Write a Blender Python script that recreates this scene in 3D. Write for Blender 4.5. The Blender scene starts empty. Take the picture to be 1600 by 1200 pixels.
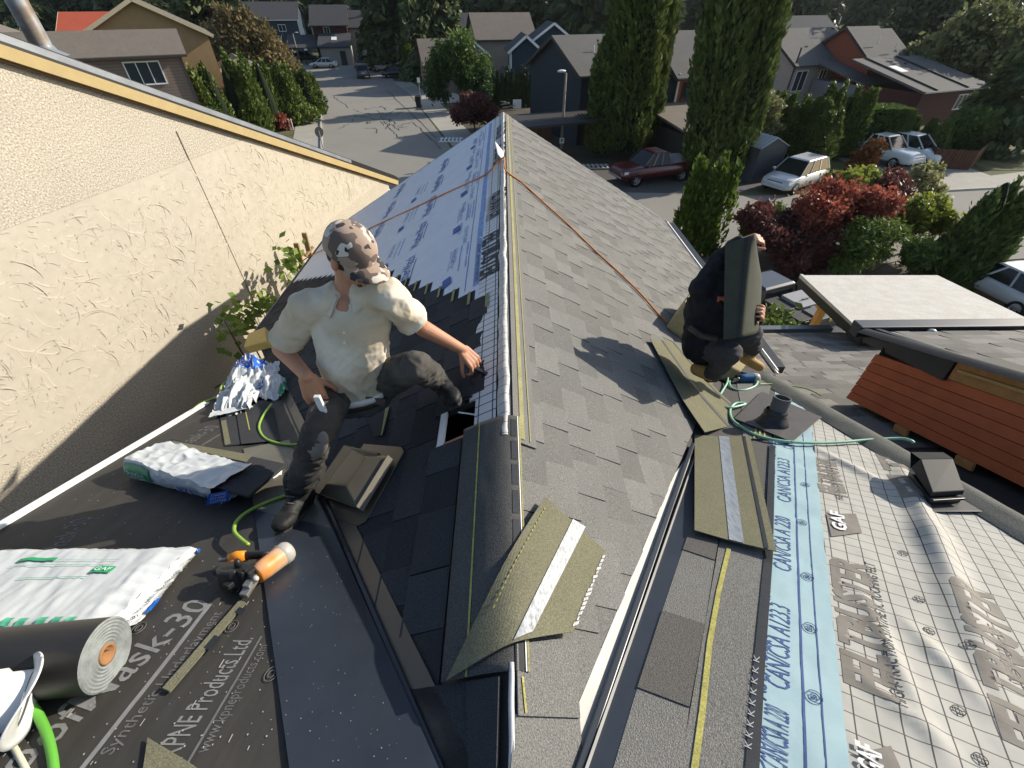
import bpy, bmesh, math, random
import numpy as np
from mathutils import Vector as V, Matrix as M, noise as NZ
random.seed(7); RG = np.random.default_rng(7)
sc = bpy.context.scene; COL = sc.collection
R_ = math.radians
# ---------------------------------------------------------------- camera
FPX = 690.0; PITCH = math.atan(600/690); YAW = math.atan(15/(690/math.cos(PITCH)))
cam = bpy.data.cameras.new('camera'); co = bpy.data.objects.new('camera', cam); COL.objects.link(co)
cam.sensor_width = 36.0; cam.sensor_fit = 'HORIZONTAL'; cam.lens = FPX/1600*36
cam.clip_start = 0.02; cam.clip_end = 3000
co.location = (0, 0, 0); co.rotation_euler = (math.pi/2-PITCH, 0, -YAW)
sc.camera = co
# ---------------------------------------------------------------- light
SUN_AZ = R_(67); SUN_EL = R_(25)      # azimuth clockwise from +Y
w = bpy.data.worlds.new('World'); sc.world = w; w.use_nodes = True
nt = w.node_tree; bg = nt.nodes['Background']
sky = nt.nodes.new('ShaderNodeTexSky'); sky.sky_type = 'NISHITA'; sky.sun_disc = False
sky.sun_elevation = SUN_EL; sky.sun_rotation = SUN_AZ; sky.air_density = 1.0; sky.dust_density = 1.0
nt.links.new(sky.outputs[0], bg.inputs[0]); bg.inputs[1].default_value = 0.125
sl = bpy.data.lights.new('sun', 'SUN'); sl.energy = 5.0; sl.angle = R_(0.5); sl.color = (1.0, 0.925, 0.79)
so = bpy.data.objects.new('sun', sl); COL.objects.link(so)
sd = V((math.cos(SUN_EL)*math.sin(SUN_AZ), math.cos(SUN_EL)*math.cos(SUN_AZ), math.sin(SUN_EL)))
so.rotation_euler = sd.to_track_quat('Z', 'Y').to_euler(); so.location = (30, 12, 20)
sc.view_settings.view_transform = 'Standard'; sc.view_settings.look = 'None'
sc.view_settings.exposure = 0.42; sc.view_settings.gamma = 1.0
sc.view_settings.use_curve_mapping = False
try:
    sc.cycles.max_bounces = 6; sc.cycles.diffuse_bounces = 3; sc.cycles.transparent_max_bounces = 6
    sc.cycles.caustics_reflective = False; sc.cycles.caustics_refractive = False
except Exception: pass

# ---------------------------------------------------------------- surveying: directions of the lens, and the planes things lie on
H = 1.35; GZ = -9.0; TM = .583; TC = .39
def ray(px, py):
    x = (px-800)/FPX; u = (600-py)/FPX; c, s = math.cos(PITCH), math.sin(PITCH)
    Y = u*s+c; Z = u*c-s
    return V((x*math.cos(YAW)+Y*math.sin(YAW), -x*math.sin(YAW)+Y*math.cos(YAW), Z))
def hit(px, py, n, c):
    r = ray(px, py); return r*(c/r.dot(V(n)))
def G(px, py, z=GZ): return hit(px, py, (0, 0, 1), z)
def L(px, py, o=0): return hit(px, py, (-TM, 0, 1), -H+o)
def R(px, py, o=0): return hit(px, py, (TM, 0, 1), -H+o)
def C(px, py, o=0): return hit(px, py, (0, TC, 1), -H+o)
def W(px, py, o=0): return hit(px, py, (1, -.194, 0), -6.2+o)
def AT(px, py, Y):
    r = ray(px, py); return r*(Y/r.y)
def ZT(p, px, py):           # height seen at pixel (px,py) at the distance of point p
    return AT(px, py, p[1]).z
NR = V((TM, 0, 1)).normalized(); NL = V((-TM, 0, 1)).normalized(); NC = V((0, TC, 1)).normalized()

# ---------------------------------------------------------------- objects, tags
def link(o, parent=None):
    COL.objects.link(o)
    if parent: o.parent = parent
    return o
def tag(o, label=None, cat=None, group=None, kind=None):
    if label: o['label'] = label
    if cat: o['category'] = cat
    if group: o['group'] = group
    if kind: o['kind'] = kind
    return o
def thing(name, label, cat, loc=(0, 0, 0), rz=0, group=None):
    o = bpy.data.objects.new(name, None); link(o); o.empty_display_size = .1
    o.location = loc; o.rotation_euler = (0, 0, rz)
    return tag(o, label, cat, group)
def dup(root, loc=None, rz=None, label=None):
    r = root.copy(); COL.objects.link(r)
    if loc is not None: r.location = loc
    if rz is not None: r.rotation_euler = (0, 0, rz)
    if label: r['label'] = label
    for ch in list(root.children):
        c = ch.copy(); COL.objects.link(c); c.parent = r
        for g in list(ch.children):
            d = g.copy(); COL.objects.link(d); d.parent = c
    return r

class MB:
    """collects shapes for ONE mesh object"""
    def __init__(s): s.v = []; s.f = []; s.m = []; s.t = []; s.mi = 0; s.tone = 0.5
    def add(s, vs, fs):
        b = len(s.v); s.v.extend([tuple(x) for x in vs])
        for f in fs: s.f.append(tuple(b+i for i in f)); s.m.append(s.mi); s.t.append(s.tone)
        return s
    def box(s, c, d, rot=None):
        x, y, z = d[0]/2, d[1]/2, d[2]/2; c = V(c)
        q = [V((a*x, b*y, e*z)) for e in (-1, 1) for b in (-1, 1) for a in (-1, 1)]
        if rot is not None: q = [rot @ p for p in q]
        return s.add([p+c for p in q], [(0, 2, 3, 1), (4, 5, 7, 6), (0, 1, 5, 4), (2, 6, 7, 3), (0, 4, 6, 2), (1, 3, 7, 5)])
    def hexa(s, lo, hi):     # two loops of points, bottom and top
        n = len(lo); fs = [tuple(range(n))[::-1], tuple(range(n, 2*n))]
        fs += [(i, (i+1) % n, n+(i+1) % n, n+i) for i in range(n)]
        return s.add(list(lo)+list(hi), fs)
    def bar(s, a, b, wd, ht, up=(0, 0, 1)):
        a = V(a); b = V(b); d = (b-a).normalized(); up = V(up); sx = d.cross(up)
        if sx.length < 1e-4: sx = d.cross(V((1, 0, 0)))
        sx.normalize(); uz = sx.cross(d); x = sx*wd/2; z = uz*ht/2
        return s.hexa([a-x-z, a+x-z, b+x-z, b-x-z], [a-x+z, a+x+z, b+x+z, b-x+z])
    def tube(s, pts, rad, n=8, cap=True):
        pts = [V(p) for p in pts]; k = len(pts); rr = rad if hasattr(rad, '__len__') else [rad]*k
        vs = []; ref = None
        for i, p in enumerate(pts):
            d = (pts[min(i+1, k-1)]-pts[max(i-1, 0)])
            d = d.normalized() if d.length > 1e-9 else V((0, 0, 1))
            if ref is None: ref = d.orthogonal().normalized()
            ref = (ref-d*ref.dot(d))
            ref = ref.normalized() if ref.length > 1e-6 else d.orthogonal().normalized()
            q = d.cross(ref)
            for j in range(n):
                a = 2*math.pi*j/n; vs.append(p+(ref*math.cos(a)+q*math.sin(a))*rr[i])
        fs = [(i*n+j, i*n+(j+1) % n, (i+1)*n+(j+1) % n, (i+1)*n+j) for i in range(k-1) for j in range(n)]
        if cap: fs += [tuple(range(n))[::-1], tuple(range((k-1)*n, k*n))]
        return s.add(vs, fs)
    def capsule(s, a, b, r0, r1, n=12, h=4, flat=None):
        a = V(a); b = V(b); d = b-a; ln = d.length; d = d.normalized() if ln > 1e-9 else V((0, 0, 1))
        pts = []; rr = []
        for i in range(h+1):
            t = math.pi/2*i/h; pts.append(a-d*r0*math.cos(t)); rr.append(max(1e-4, r0*math.sin(t)))
        for i in range(h+1):
            t = math.pi/2*i/h; pts.append(b+d*r1*math.sin(t)); rr.append(max(1e-4, r1*math.cos(t)))
        return s.tube(pts, rr, n)
    def ellip(s, c, ax, n=16, h=10):     # ax: three axis vectors
        c = V(c); ax = [V(a) for a in ax]; vs = []
        for i in range(h+1):
            t = math.pi*i/h; st = max(math.sin(t), 1e-3); ct = math.cos(t)
            for j in range(n):
                p = 2*math.pi*j/n; vs.append(c+ax[0]*(st*math.cos(p))+ax[1]*(st*math.sin(p))+ax[2]*ct)
        fs = [(i*n+j, (i+1)*n+j, (i+1)*n+(j+1) % n, i*n+(j+1) % n) for i in range(h) for j in range(n)]
        fs += [tuple(range(n)), tuple(range(h*n, h*n+n))[::-1]]
        return s.add(vs, fs)
    def lathe(s, prof, c=(0, 0, 0), ax=(0, 0, 1), n=20):
        ax = V(ax).normalized(); p = ax.orthogonal().normalized(); q = ax.cross(p); c = V(c); vs = []
        for r, z in prof:
            for j in range(n):
                a = 2*math.pi*j/n; vs.append(c+ax*z+(p*math.cos(a)+q*math.sin(a))*r)
        k = len(prof)
        fs = [(i*n+j, i*n+(j+1) % n, (i+1)*n+(j+1) % n, (i+1)*n+j) for i in range(k-1) for j in range(n)]
        return s.add(vs, fs)
    def grid(s, fn, nu, nv, thick=0):
        vs = [fn(i/nu, j/nv) for j in range(nv+1) for i in range(nu+1)]
        fs = [(j*(nu+1)+i, j*(nu+1)+i+1, (j+1)*(nu+1)+i+1, (j+1)*(nu+1)+i) for j in range(nv) for i in range(nu)]
        return s.add(vs, fs)
    def build(s, name, mat, parent=None, smooth=False, sub=0, bevel=0, mw=None):
        me = bpy.data.meshes.new(name); me.from_pydata(s.v, [], s.f)
        mats = mat if isinstance(mat, (list, tuple)) else [mat]
        for m in mats: me.materials.append(m)
        if len(mats) > 1: me.polygons.foreach_set('material_index', s.m)
        a = me.attributes.new('tone', 'FLOAT', 'FACE'); a.data.foreach_set('value', s.t)
        if smooth: me.polygons.foreach_set('use_smooth', [True]*len(s.f))
        me.update()
        o = bpy.data.objects.new(name, me); link(o, parent)
        if mw is not None: o.matrix_world = mw
        if bevel:
            md = o.modifiers.new('bevel', 'BEVEL'); md.width = bevel; md.segments = 2; md.limit_method = 'ANGLE'
        if sub:
            md = o.modifiers.new('sub', 'SUBSURF'); md.levels = sub; md.render_levels = sub
        return o
def frame(o, ex, n):
    o = V(o); n = V(n).normalized(); ex = V(ex); ex = (ex-n*ex.dot(n)).normalized(); ey = n.cross(ex)
    m = M.Identity(4)
    for i in range(3): m[i][0] = ex[i]; m[i][1] = ey[i]; m[i][2] = n[i]; m[i][3] = o[i]
    return m
def fbm(x, y, z=0, oc=3):
    r = 0; a = 1
    for i in range(oc): r += a*NZ.noise((x, y, z+i*7.3)); x *= 2; y *= 2; a *= .5
    return r

# ---------------------------------------------------------------- materials
MATS = {}
def mat(name, col, rough=.8, var=.15, scale=8, bump=0, bscale=None, metal=0, spec=.3, speck=0, spscale=900, tone=0, orand=0,
        stretch=None, tint=None, coat=0, trans=0, sheen=0):
    """col base colour; var value mottling; speck fine granule contrast; tone strength of the per-face 'tone' attribute"""
    if name in MATS: return MATS[name]
    m = bpy.data.materials.new(name); m.use_nodes = True; N = m.node_tree.nodes; K = m.node_tree.links
    b = N['Principled BSDF']; b.inputs['Roughness'].default_value = rough; b.inputs['Metallic'].default_value = metal
    b.inputs['Specular IOR Level'].default_value = spec
    if coat: b.inputs['Coat Weight'].default_value = coat; b.inputs['Coat Roughness'].default_value = .08
    tc = N.new('ShaderNodeTexCoord'); src = tc.outputs['Object']
    if stretch:
        mp = N.new('ShaderNodeMapping'); mp.inputs['Scale'].default_value = stretch; K.new(src, mp.inputs[0]); src = mp.outputs[0]
    fac = None
    def math_(op, a, c):
        n = N.new('ShaderNodeMath'); n.operation = op
        for i, x in enumerate((a, c)):
            if isinstance(x, (int, float)): n.inputs[i].default_value = x
            else: K.new(x, n.inputs[i])
        return n.outputs[0]
    val = 1.0
    if var:
        nz = N.new('ShaderNodeTexNoise'); nz.inputs['Scale'].default_value = scale; nz.inputs['Detail'].default_value = 6
        nz.inputs['Roughness'].default_value = .65; K.new(src, nz.inputs['Vector'])
        val = math_('ADD', math_('MULTIPLY', nz.outputs[0], 3.2*var), 1-1.6*var)
    if speck:
        n2 = N.new('ShaderNodeTexNoise'); n2.inputs['Scale'].default_value = spscale; n2.inputs['Detail'].default_value = 2
        K.new(tc.outputs['Object'], n2.inputs['Vector'])
        s2 = math_('ADD', math_('MULTIPLY', n2.outputs[0], 4*speck), 1-2*speck)
        val = math_('MULTIPLY', val, s2)
    if tone:
        at = N.new('ShaderNodeAttribute'); at.attribute_name = 'tone'
        val = math_('MULTIPLY', val, math_('ADD', math_('MULTIPLY', at.outputs['Fac'], 2*tone), 1-tone))
    if orand:
        oi = N.new('ShaderNodeObjectInfo')
        val = math_('MULTIPLY', val, math_('ADD', math_('MULTIPLY', oi.outputs['Random'], 2*orand), 1-orand))
    mx = N.new('ShaderNodeMix'); mx.data_type = 'RGBA'; mx.blend_type = 'MULTIPLY'; mx.inputs[0].default_value = 1
    mx.inputs[6].default_value = (*col, 1)
    if tint is not None:
        t3 = N.new('ShaderNodeTexNoise'); t3.inputs['Scale'].default_value = scale*.6+.3; K.new(src, t3.inputs['Vector'])
        m2 = N.new('ShaderNodeMix'); m2.data_type = 'RGBA'; m2.inputs[6].default_value = (*col, 1); m2.inputs[7].default_value = (*tint, 1)
        cr = N.new('ShaderNodeMapRange'); cr.inputs[1].default_value = .4; cr.inputs[2].default_value = .62
        K.new(t3.outputs[0], cr.inputs[0]); K.new(cr.outputs[0], m2.inputs[0]); K.new(m2.outputs[2], mx.inputs[6])
    if isinstance(val, float): mx.inputs[7].default_value = (val, val, val, 1)
    else: K.new(val, mx.inputs[7])
    K.new(mx.outputs[2], b.inputs['Base Color'])
    if bump:
        nb = N.new('ShaderNodeTexNoise'); nb.inputs['Scale'].default_value = bscale or scale*4; nb.inputs['Detail'].default_value = 4
        K.new(src, nb.inputs['Vector'])
        bp = N.new('ShaderNodeBump'); bp.inputs['Strength'].default_value = min(1, bump); bp.inputs['Distance'].default_value = .01*bump
        K.new(nb.outputs[0], bp.inputs['Height']); K.new(bp.outputs[0], b.inputs['Normal'])
    if trans:
        tr = N.new('ShaderNodeBsdfTranslucent'); K.new(mx.outputs[2], tr.inputs[0])
        ms = N.new('ShaderNodeMixShader'); ms.inputs[0].default_value = trans
        K.new(b.outputs[0], ms.inputs[1]); K.new(tr.outputs[0], ms.inputs[2]); K.new(ms.outputs[0], N['Material Output'].inputs[0])
    MATS[name] = m
    return m
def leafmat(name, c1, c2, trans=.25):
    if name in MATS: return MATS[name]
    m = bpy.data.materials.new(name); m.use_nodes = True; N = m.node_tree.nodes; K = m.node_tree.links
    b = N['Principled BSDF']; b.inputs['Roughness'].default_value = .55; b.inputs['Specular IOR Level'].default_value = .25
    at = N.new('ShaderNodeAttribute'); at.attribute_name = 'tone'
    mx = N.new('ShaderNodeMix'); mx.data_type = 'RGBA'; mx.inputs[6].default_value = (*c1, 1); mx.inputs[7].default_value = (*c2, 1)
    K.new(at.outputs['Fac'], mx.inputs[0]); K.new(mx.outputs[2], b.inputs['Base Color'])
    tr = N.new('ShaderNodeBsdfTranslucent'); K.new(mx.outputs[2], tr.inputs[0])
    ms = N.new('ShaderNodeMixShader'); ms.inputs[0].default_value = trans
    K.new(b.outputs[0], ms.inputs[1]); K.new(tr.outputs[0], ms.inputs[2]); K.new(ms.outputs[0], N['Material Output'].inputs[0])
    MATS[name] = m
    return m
def lineset(m, lines, amount=1):
    """print fine lines on a material: lines = (axis, period, half width, colour[, lo, hi]) in object coordinates"""
    N = m.node_tree.nodes; K = m.node_tree.links; b = N['Principled BSDF']
    src = b.inputs['Base Color'].links[0].from_socket
    tc = N.new('ShaderNodeTexCoord'); sp = N.new('ShaderNodeSeparateXYZ'); K.new(tc.outputs['Object'], sp.inputs[0])
    for ax, per, hw, colr, off in lines:
        def mt(op, a, c=0):
            n = N.new('ShaderNodeMath'); n.operation = op
            for i, x in enumerate((a, c)):
                if isinstance(x, (int, float)): n.inputs[i].default_value = x
                else: K.new(x, n.inputs[i])
            return n.outputs[0]
        f = mt('ABSOLUTE', mt('SUBTRACT', mt('FLOORED_MODULO', mt('ADD', sp.outputs[ax], off), per), per/2))
        mask = mt('MULTIPLY', mt('LESS_THAN', f, hw), amount)
        mx = N.new('ShaderNodeMix'); mx.data_type = 'RGBA'; K.new(mask, mx.inputs[0]); K.new(src, mx.inputs[6]); mx.inputs[7].default_value = (*colr, 1)
        src = mx.outputs[2]
    K.new(src, b.inputs['Base Color'])
    return m
def glassmat(name, col=(.02, .025, .03), rough=.06):
    return mat(name, col, rough, 0, spec=.8)
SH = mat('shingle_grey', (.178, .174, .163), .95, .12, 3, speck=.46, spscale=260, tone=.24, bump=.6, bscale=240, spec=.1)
SHD = mat('shingle_dark_shaded', (.048, .049, .053), .95, .14, 3, speck=.42, spscale=260, tone=.30, bump=.5, bscale=240, spec=.1)  # left slope's shade put into the colour; serves other dark shingles too
SHF = mat('shingle_felt_olive', (.165, .157, .105), .95, .12, 5, speck=.36, spscale=230, bump=.4, bscale=220, spec=.1)
TAR = mat('sealant_black', (.018, .02, .024), .45, .3, 40, spec=.4)
TAPE = mat('release_tape_silver', (.36, .37, .385), .5, .9, 60, stretch=(2, .8, 1), spec=.3, bump=.3, bscale=60)
TAPED = mat('release_tape_worn', (.22, .245, .28), .5, .55, 38, stretch=(3, .3, 1), spec=.5)
YEL = mat('chalk_line_yellow', (.36, .33, .10), .9, .4, 30, speck=.3, spscale=200)
YB = mat('chalk_band_yellow', (.27, .25, .12), .95, .25, 14, speck=.35, spscale=240)
FASC = mat('wood_treated', (.38, .29, .14), .8, .12, 6, stretch=(1, 1, 6))
METD = mat('metal_dark_blue', (.025, .030, .040), .32, .25, 5, spec=.5, bump=.05, bscale=6)
METB = mat('metal_dark_brown', (.075, .068, .058), .38, .2, 5, spec=.5)
METL = mat('metal_light', (.47, .455, .42), .55, .22, 4, spec=.25)
WHT = mat('white_paint', (.80, .79, .76), .6, .06, 5)
BLKP = mat('black_plastic', (.02, .02, .022), .38, .15, 8, spec=.5)
DECK = mat('roof_sheathing', (.055, .05, .046), .85, .2, 6)
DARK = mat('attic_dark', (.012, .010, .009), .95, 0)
# ================================================================ HOUSE UNDER RE-ROOFING
YG = 8.05; XE_R = 2.97; XE_L = 3.24; CX = 2.28
house = thing('house', 'house being re-roofed with a steep ridge, half shingled in grey, directly below', 'house', (0, 0, GZ))
def hpart(mb, name, m, mw=None, smooth=False, parent=None, **k):
    p = parent or house
    o = mb.build(name, m, None, smooth, **k)
    if mw is not None: o.matrix_world = mw
    bpy.context.view_layer.update() if False else None
    o.parent = p; o.matrix_parent_inverse = PINV[p.name]
    return o
PINV = {}
def reg(p, mw=None):
    PINV[p.name] = (M.Translation(p.location) if mw is None else mw).inverted(); return p
reg(house)
def Zm(x): return -H-TM*abs(x)
# valley points (pixels on the photographed slopes)
vl0, vl1 = L(443, 627), L(690, 1200); vr0, vr1 = R(1080, 720), R(880, 1200)
def on_main(x, y): return V((x, y, Zm(x)))
# walls of the house under the eaves
b = MB()
b.hexa([(-2.75, 3.2, GZ), (2.65, 3.2, GZ), (2.65, 7.75, GZ), (-2.75, 7.75, GZ)], [(-2.75, 3.2, -3.2), (2.65, 3.2, -3.2), (2.65, 7.75, -3.2), (-2.75, 7.75, -3.2)])
b.hexa([(-2.1, -3.4, GZ), (2.1, -3.4, GZ), (2.1, 3.6, GZ), (-2.1, 3.6, GZ)], [(-2.1, -3.4, -3.25), (2.1, -3.4, -3.25), (2.1, 3.6, -3.25), (-2.1, 3.6, -3.25)])
b.add([(-2.75, 7.75, -3.2), (2.65, 7.75, -3.2), (0, 7.75, -1.55)], [(0, 1, 2)])
hpart(b, 'wall', mat('siding_tan', (.42, .36, .27), .85, .1, 2))
# decks: right slope, left slope (with the vent openings left open), cross slope
def slab(poly, dn, name, m, th=.02):
    mb = MB(); n = V(dn).normalized(); mb.hexa([V(p)-n*th for p in poly], [V(p) for p in poly]); return hpart(mb, name, m)
yv = 0.18
slab([on_main(XE_R, YG), on_main(0, YG), on_main(0, yv), vr1-V((0, .1, 0)), R(1085, 712), on_main(XE_R, vr0.y+2.6)], NR, 'roof_deck', DECK)
# left deck in pieces around the big vent opening
hole = [L(684, 700), L(742, 678), L(743, 634), L(690, 652)]
hx0 = min(p.x for p in hole); hx1 = max(p.x for p in hole); hy0 = min(p.y for p in hole); hy1 = max(p.y for p in hole)
def holepx(a): return min(p.x for p in a), max(p.x for p in a), min(p.y for p in a), max(p.y for p in a)
h2 = holepx([L(742, 378), L(753, 372), L(754, 355), L(744, 362)]); h3 = holepx([L(753, 250), L(765, 243), L(765, 238), L(755, 243)])
HOLES = [(hx0, hx1, hy0, hy1), h2, h3]
def left_rects():
    xs = sorted({-XE_L, 0.0} | {h[0] for h in HOLES} | {h[1] for h in HOLES}); ys = sorted({0.0, YG} | {h[2] for h in HOLES} | {h[3] for h in HOLES})
    for i in range(len(xs)-1):
        for j in range(len(ys)-1):
            cx, cy = (xs[i]+xs[i+1])/2, (ys[j]+ys[j+1])/2
            if any(h[0] < cx < h[1] and h[2] < cy < h[3] for h in HOLES): continue
            yield xs[i], xs[i+1], ys[j], ys[j+1]
def lvy(x):  # y of the left valley at x
    t = (x-vl1.x)/(vl0.x-vl1.x); return vl1.y+t*(vl0.y-vl1.y)
mb = MB()
for x0, x1, y0, y1 in left_rects():
    a0 = max(y0, lvy(x0)-.05); a1 = max(y0, lvy(x1)-.05)
    if a0 >= y1 and a1 >= y1: continue
    a0 = min(a0, y1); a1 = min(a1, y1)
    lo = [V((x0, a0, Zm(x0))), V((x1, a1, Zm(x1))), V((x1, y1, Zm(x1))), V((x0, y1, Zm(x0)))]
    mb.hexa([p-NL*.02 for p in lo], lo)
ldeck = hpart(mb, 'roof_deck', mat('underlayment_black', (.040, .037, .033), .62, .35, 5, bump=.25, bscale=22, spec=.35, stretch=(.5, 2.2, 1)))
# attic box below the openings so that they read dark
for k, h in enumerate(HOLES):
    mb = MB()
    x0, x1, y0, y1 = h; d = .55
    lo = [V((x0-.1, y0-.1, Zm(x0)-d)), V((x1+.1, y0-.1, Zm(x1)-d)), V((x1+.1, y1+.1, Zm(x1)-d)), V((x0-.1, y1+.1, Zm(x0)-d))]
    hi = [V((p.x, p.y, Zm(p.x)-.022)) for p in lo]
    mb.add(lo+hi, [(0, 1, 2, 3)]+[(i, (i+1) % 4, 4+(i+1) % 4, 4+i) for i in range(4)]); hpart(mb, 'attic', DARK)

mb = MB()   # white plastic edge and raw board edge of the big opening
x0, x1, y0, y1 = HOLES[0]
mb.bar(V((x0+.018, y0, Zm(x0+.018)+.012)), V((x0+.018, y1, Zm(x0+.018)+.012)), .035, .012, NL)
hpart(mb, 'vent_edge', WHT)
mb = MB(); mb.bar(V((x0, y0+.006, Zm(x0)-.004)), V((x1, y0+.006, Zm(x1)-.004)), .012, .03, NL)
hpart(mb, 'sawn_board_edge', mat('raw_wood', (.45, .22, .10), .8, .2, 9))
mb = MB(); mb.tube([V(((x0+x1)/2+.0, y1-.03, Zm((x0+x1)/2)+.01)), V(((x0+x1)/2+.05, y1-.05, Zm((x0+x1)/2)+.02)), V(((x0+x1)/2+.1, y1-.09, Zm((x0+x1)/2)+.05))], .004, 5)
hpart(mb, 'torn_flap', WHT)
# cross slope and the back of the cross gable
cz = lambda y: -H-TC*y
def Cp(x, y, o=0): return V((x, y, -H-TC*y))+NC*o
slab([Cp(-CX, 0), Cp(CX, 0), Cp(CX, 3.9), Cp(0, .1), Cp(-CX, 3.9)], NC, 'roof_deck', DECK)
slab([V((CX, 0, -H)), V((-CX, 0, -H)), V((-CX, -3.6, -H-1.4)), V((CX, -3.6, -H-1.4))], (0, -TC, 1), 'back_roof', SHD)
# rakes and eaves trim
mb = MB(); mb.bar(Cp(-CX-.012, 0, -.09), Cp(-CX-.012, 3.6, -.09), .02, .18, NC); hpart(mb, 'rake_board', mat('trim_grey', (.30, .29, .27), .7))
mb = MB(); mb.bar(Cp(-CX+.012, .02, .012), Cp(-CX+.012, C(312, 632).y, .012), .046, .012, NC)
hpart(mb, 'drip_edge', WHT)
mb = MB(); mb.bar(on_main(XE_R+.012, 3.72)+NR*.012, on_main(XE_R+.012, YG)+NR*.012, .028, .014, NR)
mb.bar(on_main(XE_R+.045, 3.72)-NR*.02, on_main(XE_R+.045, YG)-NR*.02, .03, .02, NR); hpart(mb, 'drip_edge', WHT)
mb = MB(); mb.bar(V((XE_R+.10, 3.8, Zm(XE_R)-.06)), V((XE_R+.10, YG, Zm(XE_R)-.06)), .10, .09); hpart(mb, 'gutter', BLKP)
mb = MB(); mb.bar(on_main(-XE_L, 4.6)-NL*.02+V((-.01, 0, 0)), on_main(-XE_L, YG)-NL*.02+V((-.01, 0, 0)), .03, .06, NL)
hpart(mb, 'drip_edge', mat('trim_slate', (.10, .12, .15), .5))
mb = MB()
mb.bar(on_main(0, YG+.01)-NR*.06, on_main(XE_R, YG+.01)-NR*.06, .03, .14, NR); mb.bar(on_main(-XE_L, YG+.01)-NL*.06, on_main(0, YG+.01)-NL*.06, .03, .14, NL)
hpart(mb, 'rake_board', mat('trim_grey', (.3, .29, .27)))

# ---- shingles: every shingle is a strip about a metre long with raised tabs
E_ = .1433
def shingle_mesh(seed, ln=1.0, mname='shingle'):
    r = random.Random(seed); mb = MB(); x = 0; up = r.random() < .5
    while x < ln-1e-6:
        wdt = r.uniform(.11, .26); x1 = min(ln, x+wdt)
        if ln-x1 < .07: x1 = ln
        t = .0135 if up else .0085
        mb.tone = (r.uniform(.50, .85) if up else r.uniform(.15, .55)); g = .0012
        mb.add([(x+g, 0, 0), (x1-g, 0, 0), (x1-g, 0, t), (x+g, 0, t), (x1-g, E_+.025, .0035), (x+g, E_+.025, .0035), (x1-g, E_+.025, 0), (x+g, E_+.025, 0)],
               [(0, 1, 2, 3), (3, 2, 4, 5), (1, 6, 4, 2), (0, 3, 5, 7)])
        x = x1; up = not up
    me = bpy.data.meshes.new(mname); me.from_pydata(mb.v, [], mb.f)
    a = me.attributes.new('tone', 'FLOAT', 'FACE'); a.data.foreach_set('value', mb.t)
    return me
VAR = [shingle_mesh(100+i) for i in range(10)]
def with_mat(mes, m):
    out = []
    for me in mes:
        c = me.copy(); c.materials.append(m); out.append(c)
    return out
def clip_mesh(me, off, cuts):
    """copy of a shingle mesh placed at off and cut by half planes (p, n): keeps the side n points away from"""
    bm = bmesh.new(); bm.from_mesh(me); bmesh.ops.translate(bm, verts=bm.verts, vec=off)
    for p, n in cuts:
        bmesh.ops.bisect_plane(bm, geom=bm.verts[:]+bm.edges[:]+bm.faces[:], plane_co=p, plane_no=n, clear_outer=True)
    bmesh.ops.translate(bm, verts=bm.verts, vec=-V(off))
    if not bm.faces: bm.free(); return None
    c = me.copy(); bm.to_mesh(c); bm.free(); return c
def lay(mw, parent, mes, rows, lim, cuts=(), lift=.004, pieces=300, ln=1.0):
    """rows: list of v; lim(k, v) -> (u0, u1); cuts in local coordinates"""
    inv = PINV[parent.name]; made = 0
    for k, v in enumerate(rows):
        u0, u1, st = lim(k, v); u = u0-(st % 1.0)*ln
        while u < u1-.02:
            me = mes[random.randrange(len(mes))]
            cc = []
            if u < u0: cc.append((V((u0, 0, 0)), V((-1, 0, 0))))
            if u+ln > u1: cc.append((V((u1, 0, 0)), V((1, 0, 0))))
            rect = [V((u, v, 0)), V((u+ln, v, 0)), V((u+ln, v+E_, 0)), V((u, v+E_, 0))]; dead = False
            for p, n in cuts:
                ds = [(q-p).dot(n) for q in rect]
                if min(ds) > 0: dead = True
                elif max(ds) > 0: cc.append((p, n))
            if not dead:
                if cc: me = clip_mesh(me, V((u, v, lift)), cc)
                if me:
                    o = bpy.data.objects.new('shingle', me); COL.objects.link(o)
                    o.parent = parent; o.matrix_parent_inverse = inv
                    o.matrix_basis = mw @ M.Translation(V((u+random.uniform(-.002, .002), v+random.uniform(-.0015, .0015), lift))) @ M.Rotation(random.uniform(-.002, .002), 4, 'Z'); made += 1
            u += ln
    return made
# right main slope: local x = +Y, y = up the slope, origin at the eave under Y=0
FR = frame(on_main(XE_R, 0), (0, 1, 0), NR); FRi = FR.inverted()
LSR = XE_R*math.sqrt(1+TM*TM)
fl = [FRi @ R(1043, 764), FRi @ R(858, 1200)]   # left edge of the light valley metal
def cutline(a, b_, keep):      # plane through a,b; keep = a point on the side to keep
    d = (b_-a).normalized(); n = V((d.y, -d.x, 0))
    if (keep-a).dot(n) > 0: n = -n
    return (a, n)
cR = cutline(fl[0], fl[1], V((5, 2, 0)))
nr = int(LSR/E_)
nR = lay(FR, house, with_mat(VAR, SH), [LSR-.03-(k+1)*E_ for k in range(nr)], lambda k, v: (.25, YG+.02, .37*k+.1*(k % 3)), [cR])
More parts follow.
